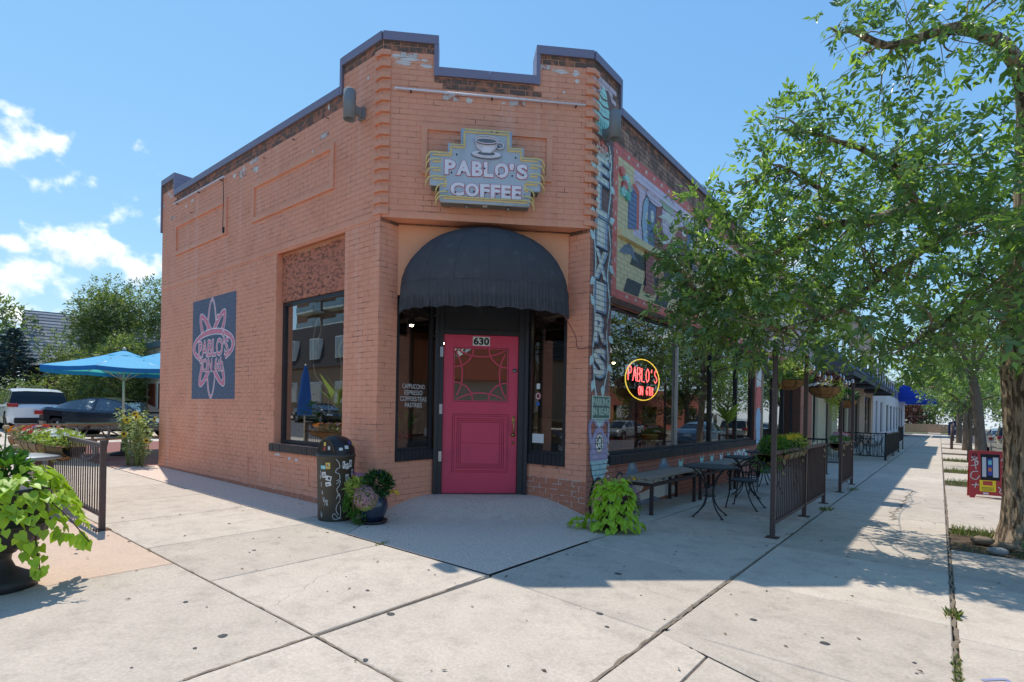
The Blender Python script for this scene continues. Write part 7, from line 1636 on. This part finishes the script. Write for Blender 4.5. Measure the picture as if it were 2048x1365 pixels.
    for i in range(29):
        a,b=gx[i],gx[i+1]; xm=(a+b)/2; key=next((n3 for p,q,n3 in wins if p<=xm<=q),None)
        for s_ in (-1,1):
            za,wa=rf_(a); zb,wb=rf_(b); ba,bb=min(belt(a),za),min(belt(b),zb); wba,wbb=ip(a,st,3)*.90,ip(b,st,3)*.90
            P4=lambda f_:(V((a,s_*(wba+(wa-wba)*f_),ba+(za-ba)*f_)),V((b,s_*(wbb+(wb-wbb)*f_),bb+(zb-bb)*f_)))
            lo_,hi_=P4(0),P4(.9); tp=P4(1)
            tgt=panes.setdefault((key,s_),MB()) if key else pil
            q=(lo_[0],lo_[1],hi_[1],hi_[0]); tgt.face(q if s_<0 else q[::-1],0,True); q=(hi_[0],hi_[1],tp[1],tp[0]); pil.face(q if s_<0 else q[::-1],0,True)
        za,wa=rf_(a); zb,wb=rf_(b); q=(V((a,-wa,za)),V((b,-wb,zb)),V((b,wb,zb)),V((a,wa,za)))
        sl=(zb-za)/(b-a); 
        if sl>.28 : panes.setdefault(('rear_window',0),MB()).face(q,0,True)
        elif sl<-.30: panes.setdefault(('windscreen',0),MB()).face(q,0,True)
        else: 
            m0=(a,b); pil.face((V((a,-wa,za)),V((b,-wb,zb)),V((b,-wb*.5,zb+.03)),V((a,-wa*.5,za+.03))),0,True); pil.face((V((a,-wa*.5,za+.03)),V((b,-wb*.5,zb+.03)),V((b,wb*.5,zb+.03)),V((a,wa*.5,za+.03))),0,True); pil.face((V((a,wa*.5,za+.03)),V((b,wb*.5,zb+.03)),V((b,wb,zb)),V((a,wa,za))),0,True)
    pil.build('roof',paint,t)
    for (nm,s_),m_ in panes.items(): m_.build('window' if 'wind' not in nm else nm,M_cglass2 if paint is P_black else M_cglass,t)
    zb_=ip(-Ln/2+.1,st,2); wbk=ip(-Ln/2+.06,st,3)
    for s_ in (-1,1):
        lt_=MB(); lt_.box((-Ln/2+.005,s_*(wbk-.06)-.17,zb_-.22+(.12 if kind=='suv' else 0)),(-Ln/2+.32,s_*(wbk-.06)+.13 if s_>0 else s_*(wbk-.06)+.17,zb_-.06+(.10 if kind=='suv' else 0)),0,None,.02); lt_.build('tail_light',M_tl,t)
        lt_=MB(); lt_.box((Ln/2-.35,s_*.62-.16,.56),(Ln/2-.02,s_*.62+.16,.68),0,None,.02); lt_.build('headlight',M_hl,t)
        mr_=MB(); mr_.box((.78,s_*(W+.08)-.09,belt(.8)+.0),(.92,s_*(W+.08)+.09,belt(.8)+.13),0,None,.02); mr_.build('mirror',paint,t)
        hd_=MB()
        for xh in (-.95,.15): hd_.box((xh,s_*(W*.985)-.012,belt(xh)-.16),(xh+.2,s_*(W*.985)+.012,belt(xh)-.13))
        hd_.build('door_handle',M_trim,t)
    bp=MB(); bp.box((-Ln/2-.015,-.72,.34),(-Ln/2+.12,.72,.56),0,None,.03); bp.build('rear_bumper',M_trim if kind!='sedan' else paint,t)
    pl2=MB(); pl2.box((-Ln/2-.02,-.2,zb_-.32),(-Ln/2+.02,.2,zb_-.19)); pl2.build('licence_plate',M_plate,t)
    if kind!='truck':
        for xs2 in (-.9,.15):
            for s_ in (-1,1): se=MB(); se.box((xs2-.12,s_*.38-.2,.5),(xs2+.0,s_*.38+.2,1.05),0,None,.04); se.box((xs2-.1,s_*.38-.1,1.07),(xs2,s_*.38+.1,1.22),0,None,.03); se.build('seat',M_seat,t)
    return t
P_white=mat('car_white',srgb(226,228,228),.28,spec=.5,coat=.6); P_black=mat('car_navy',srgb(20,24,34),.2,spec=.5,coat=.8); P_grey=mat('car_silver',srgb(150,152,150),.3,metal=.4,coat=.6); P_blue=mat('car_blue',srgb(96,128,150),.3,metal=.3,coat=.6); P_beige=mat('car_beige',srgb(176,170,150),.35,coat=.5)
car(-29.6,4.95,R(177),'white compact SUV seen from behind at the edge of the lawn',P_white,'suv')
car(-24.6,6.55,math.atan2(.62,.78),'glossy black sedan parked side on behind the picnic table',P_black,'sedan')
for x,y,rz,lab,p_,k_ in ((3.2,31,90,'pale blue car parked at the kerb beyond the big trunk',P_blue,'sedan'),(3.2,39,90,'beige car parked at the kerb near the far trees',P_beige,'suv'),(3.2,47,90,'silver car parked at the kerb before the mailbox',P_grey,'sedan'),(11.8,30,-90,'silver car parked across the street, mirrored in the big window',P_grey,'suv'),(11.8,38,-90,'grey car parked across the street, mirrored beyond the neon sign',P_grey,'sedan'),(11.8,58,-90,'white delivery van across the street, mirrored in the far pane',P_white,'truck'),(-34,-12.2,0,'dark car parked across the road, mirrored in the side window',P_black,'sedan')): car(x,y,R(rz),lab,p_,k_,G(x,y)-.16)
# ------------------------------------------------------------------ houses to the left
M_shing=mat('grey_shingles',srgb(120,122,126),.9,var=.2,vscale=9,bump=.5,bscale=12); M_hbrick=mat('house_brick',srgb(150,84,66),.85,var=.2,vscale=12); M_beige=mat('beige_stucco',srgb(204,186,168),.85,var=.06,vscale=2); M_green=M_green; M_htrim=mat('house_trim',srgb(112,128,128),.7); M_wing=glass('house_glass',(.12,.14,.16),.15,1.2)
def box_part(t,name,a,b,m_): mb=MB(); mb.box(a,b); return mb.build(name,m_,t)
t=thing('gabled_house','grey shingled gable house with green trim behind the trees','house',(-51.2,12.6,G(-52,8)),R(75))
box_part(t,'wall',(-4,-3.2,0),(6,3.2,4.2),M_hbrick); rf2=MB()
rf2.prism([V((-4.4,-3.8,3.9)),V((-4.4,0,7.6)),V((-4.4,3.8,3.9)),V((-4.4,3.6,3.75)),V((-4.4,0,7.3)),V((-4.4,-3.6,3.75))],(1,0,0),10.8); rfo=rf2.build('roof',M_shing,t)
for s_ in (-1,1):
    for r_ in range(15):
        f0=r_/15; f1=(r_+1.15)/15; mb=MB(); mb.prism([V((-4.45,s_*3.85*(1-f0),3.88+3.74*f0+.07)),V((6.45,s_*3.85*(1-f0),3.88+3.74*f0+.07)),V((6.45,s_*3.85*(1-f1),3.88+3.74*f1+.01)),V((-4.45,s_*3.85*(1-f1),3.88+3.74*f1+.01))],(0,0,1),.035); mb.build('shingle_course',mat('shingle_%d'%(r_%3),srgb(122+r_%3*9,124+r_%3*9,128+r_%3*9),.9,var=.25,vscale=7),rfo)
gb2=MB(); gb2.face([V((6.05,-3.2,4.0)),V((6.05,3.2,4.0)),V((6.05,0,7.2))]); gb2.build('gable',M_htrim,t)
for y_ in (-1.6,1.6): w_=box_part(t,'window',(6.02,y_-.6,1.2),(6.08,y_+.6,2.8),M_white); 
for y_ in (-1.6,1.6): box_part(t,'pane',(6.06,y_-.5,1.3),(6.1,y_+.5,2.7),M_wing)
rf3=MB()
t=thing('brick_porch_house','red brick house with pillared porch behind the cars','house',(-46,10.6,G(-46,10.6)))
box_part(t,'wall',(-3,-2.6,0),(3.2,4,3.4),M_hbrick)
rf3.prism([V((-3.4,-3.2,3.3)),V((-3.4,.6,5.4)),V((-3.4,4.4,3.3))],(1,0,0),7.2); rf3.build('roof',M_shing,t)
for y_ in (-2.4,-.6,1.2): box_part(t,'porch_pillar',(4.2,y_-.25,0),(4.7,y_+.25,2.6),M_hbrick)
box_part(t,'porch_roof',(3.2,-2.9,2.6),(4.9,1.8,2.85),M_htrim); box_part(t,'door',(3.2,-.5,0),(3.26,.5,2.1),mat('red_door',srgb(140,52,44),.6)); box_part(t,'window',(3.2,.9,.9),(3.26,2.4,2.2),M_wing)
t=thing('stucco_building','low beige stucco building beside the far end of the shop','building',(-31.5,12.2,G(-31.5,12.2)))
box_part(t,'wall',(-4,-1.8,0),(8,6,4.2),M_beige); box_part(t,'parapet',(-4.1,-1.9,4.2),(8.1,6.1,4.5),M_htrim)
for x_,m_ in ((-3.3,M_wing),(-1.9,mat('brown_door',srgb(120,60,46),.6)),(-.4,M_wing),(1.8,mat('brown_door',srgb(120,60,46),.6)),(3.4,M_wing)):
    box_part(t,'door',(x_,-1.86,.05),(x_+.95,-1.8,2.3),m_); box_part(t,'door_casing',(x_-.1,-1.88,.05),(x_,-1.8,2.4),M_white)
box_part(t,'notice_board',(5.0,-1.86,1.1),(6.2,-1.82,2.1),mat('notice_blue',srgb(120,150,190),.6,var=.3,vscale=20)); box_part(t,'fence_panel',(-5.6,-1.9,0),(-4.1,-1.8,1.7),mat('red_fence',srgb(140,66,56),.7))
# ------------------------------------------------------------------ shops further along the street
M_cream=mat('cream_brick',srgb(220,204,170),.8,var=.08,vscale=5,bump=.3,bscale=30); M_tan=mat('tan_brick',srgb(196,168,144),.8,var=.1,vscale=5); M_wbrick=mat('white_brick',srgb(212,210,212),.75,var=.06,vscale=8,bump=.3,bscale=30); M_redb=mat('red_brick',srgb(160,92,78),.85,var=.15,vscale=9); M_awn=mat('charcoal_canvas',srgb(92,96,104),.8,var=.08,vscale=5); M_bawn=mat('blue_canvas',srgb(32,72,200),.7,var=.06,vscale=3,trans=.25); M_win2=glass('street_glass',(.2,.22,.24),.16,1.4)
def shopfront(y0_,y1_,h,m_,label,bays,name='shop_building'):
    g=G(-3.7,y0_); t=thing(name,label,'building',(-3.67,y0_,g)); L_=y1_-y0_
    mb=MB(); mb.box((-9,0,-.3),(-.25,L_-.02,h)); mb.build('wall',m_,t); mb=MB(); mb.box((-.30,-.0,h),(.10,L_-.02,h+.14)); mb.build('cornice',m_,t)
    # pilasters between openings, proud of the glass line
    last=0
    for a,b,kind_ in bays+[(L_-.02,L_,None)]:
        if a>last+.01: mb=MB(); mb.box((-.25,last,-.3),(0,a,3.0)); mb.build('pilaster',m_,t)
        last=b
    mb=MB(); mb.box((-.25,0,3.0),(0,L_-.02,h)); mb.build('upper_wall',m_,t)
    for a,b,kind_ in bays:
        if kind_=='window':
            mb=MB(); mb.box((-.25,a,-.3),(-.04,b,.6)); mb.build('stall_riser',m_,t); f=MB()
            for q in (a,(a+b)/2-.03,b-.06): f.box((-.16,q,.6),(-.10,q+.06,3.0))
            f.box((-.16,a,.6),(-.10,b,.66)); f.box((-.16,a,2.94),(-.10,b,3.0)); fo_=f.build('window',M_black,t); gq=MB(); gq.face([V((-.13,a,.6)),V((-.13,b,.6)),V((-.13,b,3.0)),V((-.13,a,3.0))]); gq.build('pane',M_win2,fo_)
        elif kind_=='door':
            f=MB(); f.box((-.2,a,-.2),(-.12,a+.12,3.0)); f.box((-.2,b-.12,-.2),(-.12,b,3.0)); f.box((-.2,a,2.5),(-.12,b,3.0)); f.box((-.2,a,-.2),(-.12,b,.3)); fo_=f.build('door',M_black,t); gq=MB(); gq.face([V((-.15,a,.3)),V((-.15,b,.3)),V((-.15,b,2.5)),V((-.15,a,2.5))]); gq.build('pane',M_win2,fo_)
        elif kind_=='dark':
            mb=MB(); mb.box((-.24,a,-.3),(-.16,b,3.0)); mb.build('shutter',M_black,t)
    for i in range(int(L_/2.4)):
        y_=1.0+i*2.4; mb=MB(); mb.box((.0,y_,3.9),(.03,y_+1.2,5.4)); wo_=mb.build('upper_window',M_black,t); gq=MB(); gq.face([V((.034,y_+.08,3.98)),V((.034,y_+1.12,3.98)),V((.034,y_+1.12,5.32)),V((.034,y_+.08,5.32))]); gq.build('pane',M_win2,wo_)
    return t
def shed_awning(y0_,y1_,z0_,z1_,out,m_,label,val=.22):
    x=-3.67; t=thing('shop_awning',label,'awning',(x,y0_,0)); L_=y1_-y0_; mb=MB(); mb.face([V((.02,0,z1_)),V((out,0,z0_)),V((out,L_,z0_)),V((.02,L_,z1_))]); mb.build('canvas',m_,t)
    for y_ in (0,L_): mb=MB(); mb.face([V((.02,y_,z1_)),V((out,y_,z0_)),V((out,y_,z0_-val)),V((.02,y_,z0_-val))]); mb.build('end_panel',m_,t)
    mb=MB(); mb.face([V((out,0,z0_)),V((out,0,z0_-val)),V((out,L_,z0_-val)),V((out,L_,z0_))]); mb.build('valance',m_,t)
    mb=MB(); mb.tube([V((out,0,z0_)),V((out,L_,z0_))],.02,6); mb.tube([V((.02,0,z0_-.1)),V((out,0,z0_-.1))],.015,6); mb.tube([V((.02,L_,z0_-.1)),V((out,L_,z0_-.1))],.015,6); mb.build('frame',M_ink,t)
shopfront(22.25,32.0,6.6,M_cream,'cream brick shop next door with black framed windows',[(.1,1.2,'window'),(3.0,4.6,'dark'),(6.2,9.4,'window')])
shopfront(32.02,45.0,6.9,M_tan,'tan shop front with black doors behind the ramp railing',[(.2,1.8,'dark'),(2.6,5.0,'door'),(7.8,11.6,'window')])
shopfront(45.02,55.0,5.6,M_wbrick,'white painted brick building past the charcoal awnings',[(2,3.4,'window'),(6,8,'window')])
shopfront(55.02,88.0,5.2,mat('ribbed_panel',srgb(214,218,222),.6,var=.05,vscale=3),'long pale panelled building ending under the blue awning',[(2+i*4.5,4.6+i*4.5,'window') for i in range(6)])
shed_awning(22.5,27.5,3.0,4.3,1.25,M_awn,'charcoal shed awning on the cream shop'); shed_awning(28.2,31.8,3.0,4.2,1.2,M_awn,'charcoal shed awning at the far end of the cream shop'); shed_awning(33,39,3.0,4.3,1.25,M_awn,'charcoal shed awning over the black doors'); shed_awning(40,44.6,3.0,4.3,1.25,M_awn,'charcoal shed awning next to the white brick'); shed_awning(74,88.5,3.6,5.2,3.4,M_bawn,'bright blue awning projecting over the far pavement',.5)
# ramp with black railings
M_brail=mat('black_rail',srgb(40,44,46),.45,var=.1,vscale=14)
fence(-3.1,24.6,(1,0.0,0),[(0,1.0),(1.5,1.05)],(0,1.5),.14,1.0,'black railing end panel across the terrace with iron chairs','black terrace railings',.12,M_brail,.009,.024)
fence(-1.58,24.62,(0,1,0),[(0.02,1.05),(4.0,1.05),(8.0,1.05)],(0.02,8.0),.14,1.0,'long black railing along the raised terrace beside the pavement','black terrace railings',.12,M_brail,.009,.024)
fence(-1.60,32.9,(0,1,0),[(0,1.25),(4,1.3)],(0,4),.5,1.25,'black and pale stepped handrail at the end of the terrace','black terrace railings',.2,M_brail,.009,.024)
fence(-3.55,16.4,(1,0,0),[(0,.95),(1.2,.95)],(0,1.2),.14,.92,'short black railing by the side door',None,.12,M_brail)
t=thing('terrace_kerb','pale concrete terrace edge under the black railing','kerb',(-1.75,24.8,G(-1.75,24.8))); mb=MB(); mb.prism([V((0,5,-.1)),V((.12,5,-.1)),V((.12,12,-.14)),V((0,12,-.14))],(0,0,1),.32); mb.build('edge_block',M_conc,t)
# mailbox, posts, wooden bench, far shrubs
t=thing('mailbox','dark blue mailbox on short legs at the far corner','mailbox',(1.3,84,G(1.3,84))); mb=MB(); mb.box((-.5,-.45,.25),(.5,.45,1.5)); 
for i in range(9): 
    a0=math.pi*i/9; a1=math.pi*(i+1)/9; mb.face([V((-.5*math.cos(a0),-.45,1.5+.4*math.sin(a0))),V((-.5*math.cos(a1),-.45,1.5+.4*math.sin(a1))),V((-.5*math.cos(a1),.45,1.5+.4*math.sin(a1))),V((-.5*math.cos(a0),.45,1.5+.4*math.sin(a0)))]); mb.face([V((0,-.45,1.5)),V((-.5*math.cos(a0),-.45,1.5+.4*math.sin(a0))),V((-.5*math.cos(a1),-.45,1.5+.4*math.sin(a1)))])
mb.build('box',mat('mail_blue',srgb(44,64,110),.5),t); mb=MB(); mb.box((-.25,-.46,.9),(.25,-.455,1.2)); mb.build('emblem',M_white,t)
for e in (-1,1): mb=MB(); mb.box((e*.42-.05,-.4,0),(e*.42+.05,.4,.25)); mb.build('leg',M_iron,t)
for x,y,h,lab in ((.55,40.5,1.3,'dark bollard post on the verge beyond the young tree'),(.95,62,1.6,'dark post on the verge near the mailbox'),(.9,70,1.5,'leaning post close to the mailbox')):
    t=thing('verge_post',lab,'post',(x,y,G(x,y))); mb=MB(); mb.tube([V((0,0,0)),V((0,0,h))],.07,8); mb.build('shaft',M_rail,t); mb=MB(); mb.sphere((0,0,h),.075,8,6); mb.build('cap',M_rail,t)
t=thing('verge_bench','grey timber slat bench facing the street behind the big trunk','bench',(1.55,21.2,G(1.55,21.2)),R(8)); M_gw=mat('grey_timber',srgb(150,148,140),.85,var=.15,vscale=10)
for i in range(4): mb=MB(); mb.box((-.1+i*.11,-.75,.44),(-.1+i*.11+.10,.75,.475)); mb.build('seat_slat',M_gw,t)
for i in range(3): mb=MB(); mb.box((-.20-.02*i,-.75,.55+i*.13),(-.165-.02*i,.75,.65+i*.13)); mb.build('back_slat',M_gw,t)
for e in (-1,1): mb=MB(); mb.box((-.26,e*.68-.04,0),(-.16,e*.68+.04,.95)); mb.box((.24,e*.68-.04,0),(.32,e*.68+.04,.62)); mb.box((-.2,e*.68-.04,.60),(.32,e*.68+.04,.64)); mb.build('end_frame',M_gw,t)
t=thing('garden_wall','low buff stone retaining wall before the far shrubs','wall',(-9,112,G(-9,112))); 
for r_ in range(4):
    for k in range(14): mb=MB(); mb.box((k*.9+(r_%2)*.45,0,r_*.35),(k*.9+(r_%2)*.45+.88,.5,r_*.35+.34)); mb.build('stone_block',mat('buff_stone',srgb(176,140,112),.9,var=.2,vscale=2),t)
M_burg=mat('burgundy_leaf',srgb(112,66,62),.6,var=.3,vscale=1,trans=.2)
leaf_tree(-5.5,118,4,3.2,3.4,'burgundy leaved shrub above the far stone wall',10,40,.4,[M_burg,M_burg,M_wine],'shrub'); leaf_tree(-2.0,122,6,4.0,4.5,'green shrub beside the burgundy one',12,30,.45,None,'shrub'); leaf_tree(-9,126,9,5,6,'rounded green tree behind the far stone wall',12,22,.5); leaf_tree(4.5,118,8,4.2,5,'dark green tree across the far street',12,26,.5,[M_lt3,M_lt,M_lt3]); leaf_tree(10,112,9,5,6,'leafy tree at the end of the far verge',12,22,.5); leaf_tree(-1,140,13,7,9,'tall tree closing the street view',14,14,.7,[M_lt3,M_lt,M_lt3])
leaf_tree(8,75,12,5,7,'street side tree over the parked cars',14,26,.45); leaf_tree(15,60,12,5,7,'broad tree across the street, mirrored in the window',14,26,.45,[M_lt3,M_lt,M_lt]); leaf_tree(15.5,36,11,4.6,6.5,'tree across the street, mirrored behind the neon sign',14,30,.4,[M_lt3,M_lt,M_lt]); leaf_tree(15.5,24,10,4.2,6,'tree across the street nearest the crossing, mirrored in the first pane',14,30,.4,[M_lt3,M_lt,M_lt]); leaf_tree(15,46,11,4.6,6.5,'tree between the two parked cars across the street',12,26,.4)
flg=gsheet('far_path',-1.5,.1,106,140,.03,M_conc)
# ------------------------------------------------------------------ across the roads (seen mirrored in the panes)
t=thing('mansard_flats','brick flats with dark shingled mansard storey, mirrored in the side window','building',(-50,-24,G(-50,-19))); M_mans=mat('mansard_shingle',srgb(58,58,60),.85,var=.2,vscale=6)
box_part(t,'wall',(-26,-9,0),(27,4.0,4.6),mat('flats_brick',srgb(150,122,100),.85,var=.15,vscale=6)); mm=MB(); mm.prism([V((-26.3,4.3,4.6)),V((-26.3,3.3,8.8)),V((-26.3,-9,8.8)),V((-26.3,-9,4.6))],(1,0,0),53.6); mm.build('mansard',M_mans,t)
for i in range(12):
    x_=-24+i*4.3; w_=box_part(t,'window',(x_,3.75,5.4),(x_+1.5,4.25,7.4),M_white); box_part(t,'pane',(x_+.12,4.0,5.5),(x_+1.38,4.28,7.3),M_win2); w_=box_part(t,'window',(x_-.2,4.0,1.2),(x_+1.8,4.06,3.2),M_white); box_part(t,'pane',(x_-.1,4.05,1.3),(x_+1.7,4.09,3.1),M_win2)
t=thing('balcony_tower','brown apartment tower with white balconies, mirrored in the side window','building',(-92,-62,G(-92,-62))); box_part(t,'wall',(-16,-12,0),(16,10,46),mat('tower_brick',srgb(128,96,80),.85,var=.1,vscale=.5))
for f_ in range(14):
    for x_ in (-12,-2,8):
        b=box_part(t,'balcony',(x_,10,3.2*f_+3.0),(x_+6.5,12.4,3.2*f_+3.3),M_white); box_part(t,'balcony_rail',(x_,12.3,3.2*f_+3.3),(x_+6.5,12.4,3.2*f_+4.3),M_win2); box_part(t,'window',(x_+.6,10,3.2*f_+3.4),(x_+5.4,10.06,3.2*f_+5.6),M_win2)
leaf_tree(-62,-17,10,4,6.5,'tree before the flats, mirrored in the side window',12,22,.45); leaf_tree(-70,-16.5,8,3,4.5,'small tree on the opposite pavement, mirrored in the side window',10,30,.4)
t=thing('timber_fence','brown timber fence across the street, mirrored under the neon sign','fence',(16.6,20,G(16.6,20))); M_bf=mat('fence_brown',srgb(104,66,54),.8,var=.2,vscale=4)
for i in range(40): mb=MB(); mb.box((0,i*.5,0),(.05,i*.5+.47,1.9)); mb.build('board',M_bf,t)
t=thing('opposite_shop','low brick shop across the street, mirrored in the big window','building',(20,60,G(20,60))); box_part(t,'wall',(0,-18,0),(10,20,5),M_redb); 
for i in range(5): box_part(t,'window',(-.06,-15+i*7,.8),(0,-11+i*7,3),M_win2)
t=thing('tiled_restaurant','low restaurant with red clay tile roof diagonally across the crossing, mirrored in the door pane','building',(24,-24,G(24,-24)),R(-45)); box_part(t,'wall',(-14,-1,0),(14,8,3.6),M_beige)
rf4=MB(); rf4.prism([V((-14.6,-2.0,3.4)),V((-14.6,2.5,6.2)),V((-14.6,8.6,6.2)),V((-14.6,8.6,3.4))],(1,0,0),29.2); rf4.build('roof',mat('clay_tile',srgb(168,92,72),.85,var=.3,vscale=3),t)
for i in range(6): box_part(t,'window',(-12.5+i*4.4,-1.06,.9),(-10+i*4.4,-1.0,2.6),M_win2)
leaf_tree(14.5,-19,9,3.4,5.2,'tree beside the tiled restaurant, mirrored in the door pane',10,60,.3,[M_lt3,M_lt,M_lt]); leaf_tree(27,-12,10,4,6,'tree at the far corner of the crossing, mirrored in the entrance',10,50,.35,[M_lt3,M_lt,M_lt])
# closed blue parasol across the pavement, mirrored in the panes
t=thing('closed_parasol','furled blue parasol on the corner, mirrored in the side window','parasol',(-16.8,-1.0,G(-16.8,-1))); mb=MB(); mb.tube([V((0,0,0)),V((0,0,2.7))],.03,8); mb.build('pole',M_pole,t); mb=MB(); mb.lathe([(.03,2.65),(.12,2.3),(.2,1.6),(.26,1.0),(.22,.95),(0,1.2)],14); mb.build('furled_canopy',M_pard,t)
# ------------------------------------------------------------------ plants and lamps inside the windows
M_terra=mat('terracotta',srgb(176,100,66),.8,var=.15,vscale=10); M_ypot=mat('yellow_pot',srgb(206,196,110),.5); M_rpot=mat('red_pot',srgb(130,40,40),.4)
def potted(x,y,z,pr,ph,m_,label,leaf,n_=60,r_=.2,zc=.25,size=.14,kind_='bush',stand=True):
    t=thing('potted_plant',label,'potted plant',(x,y,z)); mb=MB(); mb.lathe([(0,0),(pr*.7,0),(pr,ph*.9),(pr*1.08,ph*.9),(pr*1.08,ph),(pr*.9,ph),(0,ph*.9)],20); mb.build('pot',m_,t)
    if kind_=='blade':
        P=[(0,0,ph)]*n_; A_=[V((random.gauss(0,.35),random.gauss(0,.35),1)) for _ in range(n_)]; T=[(0,-.05,0),(0,.05,0),(.6,.06,.06),(1,0,.25),(.6,-.06,.06)]; scatter('blades',T,[(0,1,2,4),(4,2,3)],P,A_,rdirs(n_),rng.uniform(.6,1,n_)*size,leaf,None,t)
    else: foliage('leaves',t,(0,0,ph+zc),(r_,r_,zc),n_,size,leaf)
SH=.80
shelf=MB(); shelf.box((-4.25-SO.x,6.85-SO.y,.50),(-3.82-SO.x,14.3-SO.y,.66)); shelf.build('window_shelf',M_fl,shop)
shelf=MB(); shelf.box((-8.1-SO.x,4.42-SO.y,.55),(-6.45-SO.x,4.85-SO.y,.80)); shelf.box((-6.15-SO.x,4.7-SO.y,.6),(-5.70-SO.x,5.2-SO.y,.80)); shelf.build('window_shelf',M_fl,shop)
potted(-4.02,8.9,.66,.16,.26,M_ypot,'yellow pot of trailing greenery in the big window',M_green,160,.2,.2,.12); potted(-4.05,9.25,.66,.15,.3,M_rpot,'dark red pot beside the yellow one in the big window',M_dkgreen,120,.2,.25,.12); potted(-4.02,8.1,.66,.14,.2,M_terra,'terracotta pot with wine red leaves under the neon sign',M_wine,120,.22,.2,.13); potted(-4.02,7.3,.66,.15,.24,M_rpot,'potted plant with long yellow green leaves in the first pane',M_ygreen,34,.2,.2,.6,'blade'); potted(-4.0,12.6,.66,.15,.22,M_terra,'terracotta pot of tall ferny grass in the far pane',M_ygreen,160,.2,.2,.9,'blade'); potted(-4.0,13.6,.66,.15,.24,M_terra,'terracotta pot of red flowers by the far pilaster',M_dkgreen,140,.2,.2,.12)
potted(-6.75,4.62,.80,.12,.2,M_terra,'snake plant with tall yellow edged blades in the side window',M_ygreen,16,.1,.2,1.0,'blade'); potted(-7.85,4.62,.80,.10,.15,M_terra,'small terracotta pot at the edge of the side window',M_green,90,.14,.15,.1); potted(-7.3,4.62,.80,.12,.16,M_rpot,'leafy plant in the middle of the side window',M_dkgreen,160,.25,.28,.12); potted(-5.95,5.0,.80,.10,.12,M_rpot,'arching green spider plant behind the entrance pane',M_green,40,.1,.1,.42,'blade')
t=thing('driftwood_sculpture','bare pale branches standing in the side window','sculpture',(-7.25,4.60,.80)); mb=MB()
for pts in ([(0,0,0),(.05,0,.4),(-.1,.02,.8),(-.35,0,1.0),(-.42,0,1.5),(-.30,0,1.85),(-.2,0,1.7),(-.32,0,1.45)],[(.05,0,.4),(.25,.03,.7),(.35,0,1.1),(.28,0,1.35),(.45,0,1.6),(.36,0,1.75)],[(.25,.03,.7),(.6,0,1.0),(.7,0,1.3),(.5,0,1.4)],[(.02,0,.3),(-.2,0,.5),(-.5,.02,.6)],[(.1,0,.5),(.3,0,.45),(.6,.02,.6)]): mb.tube(smooth_path([V(p) for p in pts],5),.012,6)
mb.build('branches',mat('driftwood',srgb(206,188,160),.8,var=.1,vscale=20),t)
M_hot=mat('warm_bulb',(1,.78,.45),.4,emit=26.0)
for i,(x,y,z,lab) in enumerate(((-6.35,5.45,2.62,'lit track spotlight behind the lettered entrance pane'),(-6.9,5.6,2.6,'lit track spotlight deep behind the lettered pane'),(-6.6,6.1,2.55,'lit spotlight between the beams behind the lettered pane'),(-6.8,6.6,2.5,'low warm spotlight behind the red door frame'),(-4.35,7.0,2.62,'lit track spotlight behind the narrow right pane'),(-4.7,7.6,2.62,'unaimed track spotlight behind the narrow right pane'),(-5.2,9.8,2.35,'round warm lamp glowing beyond the neon sign'))):
    t=thing('spotlight',lab,'lamp',(x,y,z),group='lit spotlights inside the shop'); mb=MB(); mb.tube([V((0,0,.0)),V((0,0,.4))],.012,6); mb.lathe([(.025,.10),(.05,.02),(.055,-.05),(.045,-.05)],14); mb.build('housing',M_ink,t); mb=MB(); mb.sphere((0,0,-.045),.032,10,7); mb.build('bulb',M_hot,t)
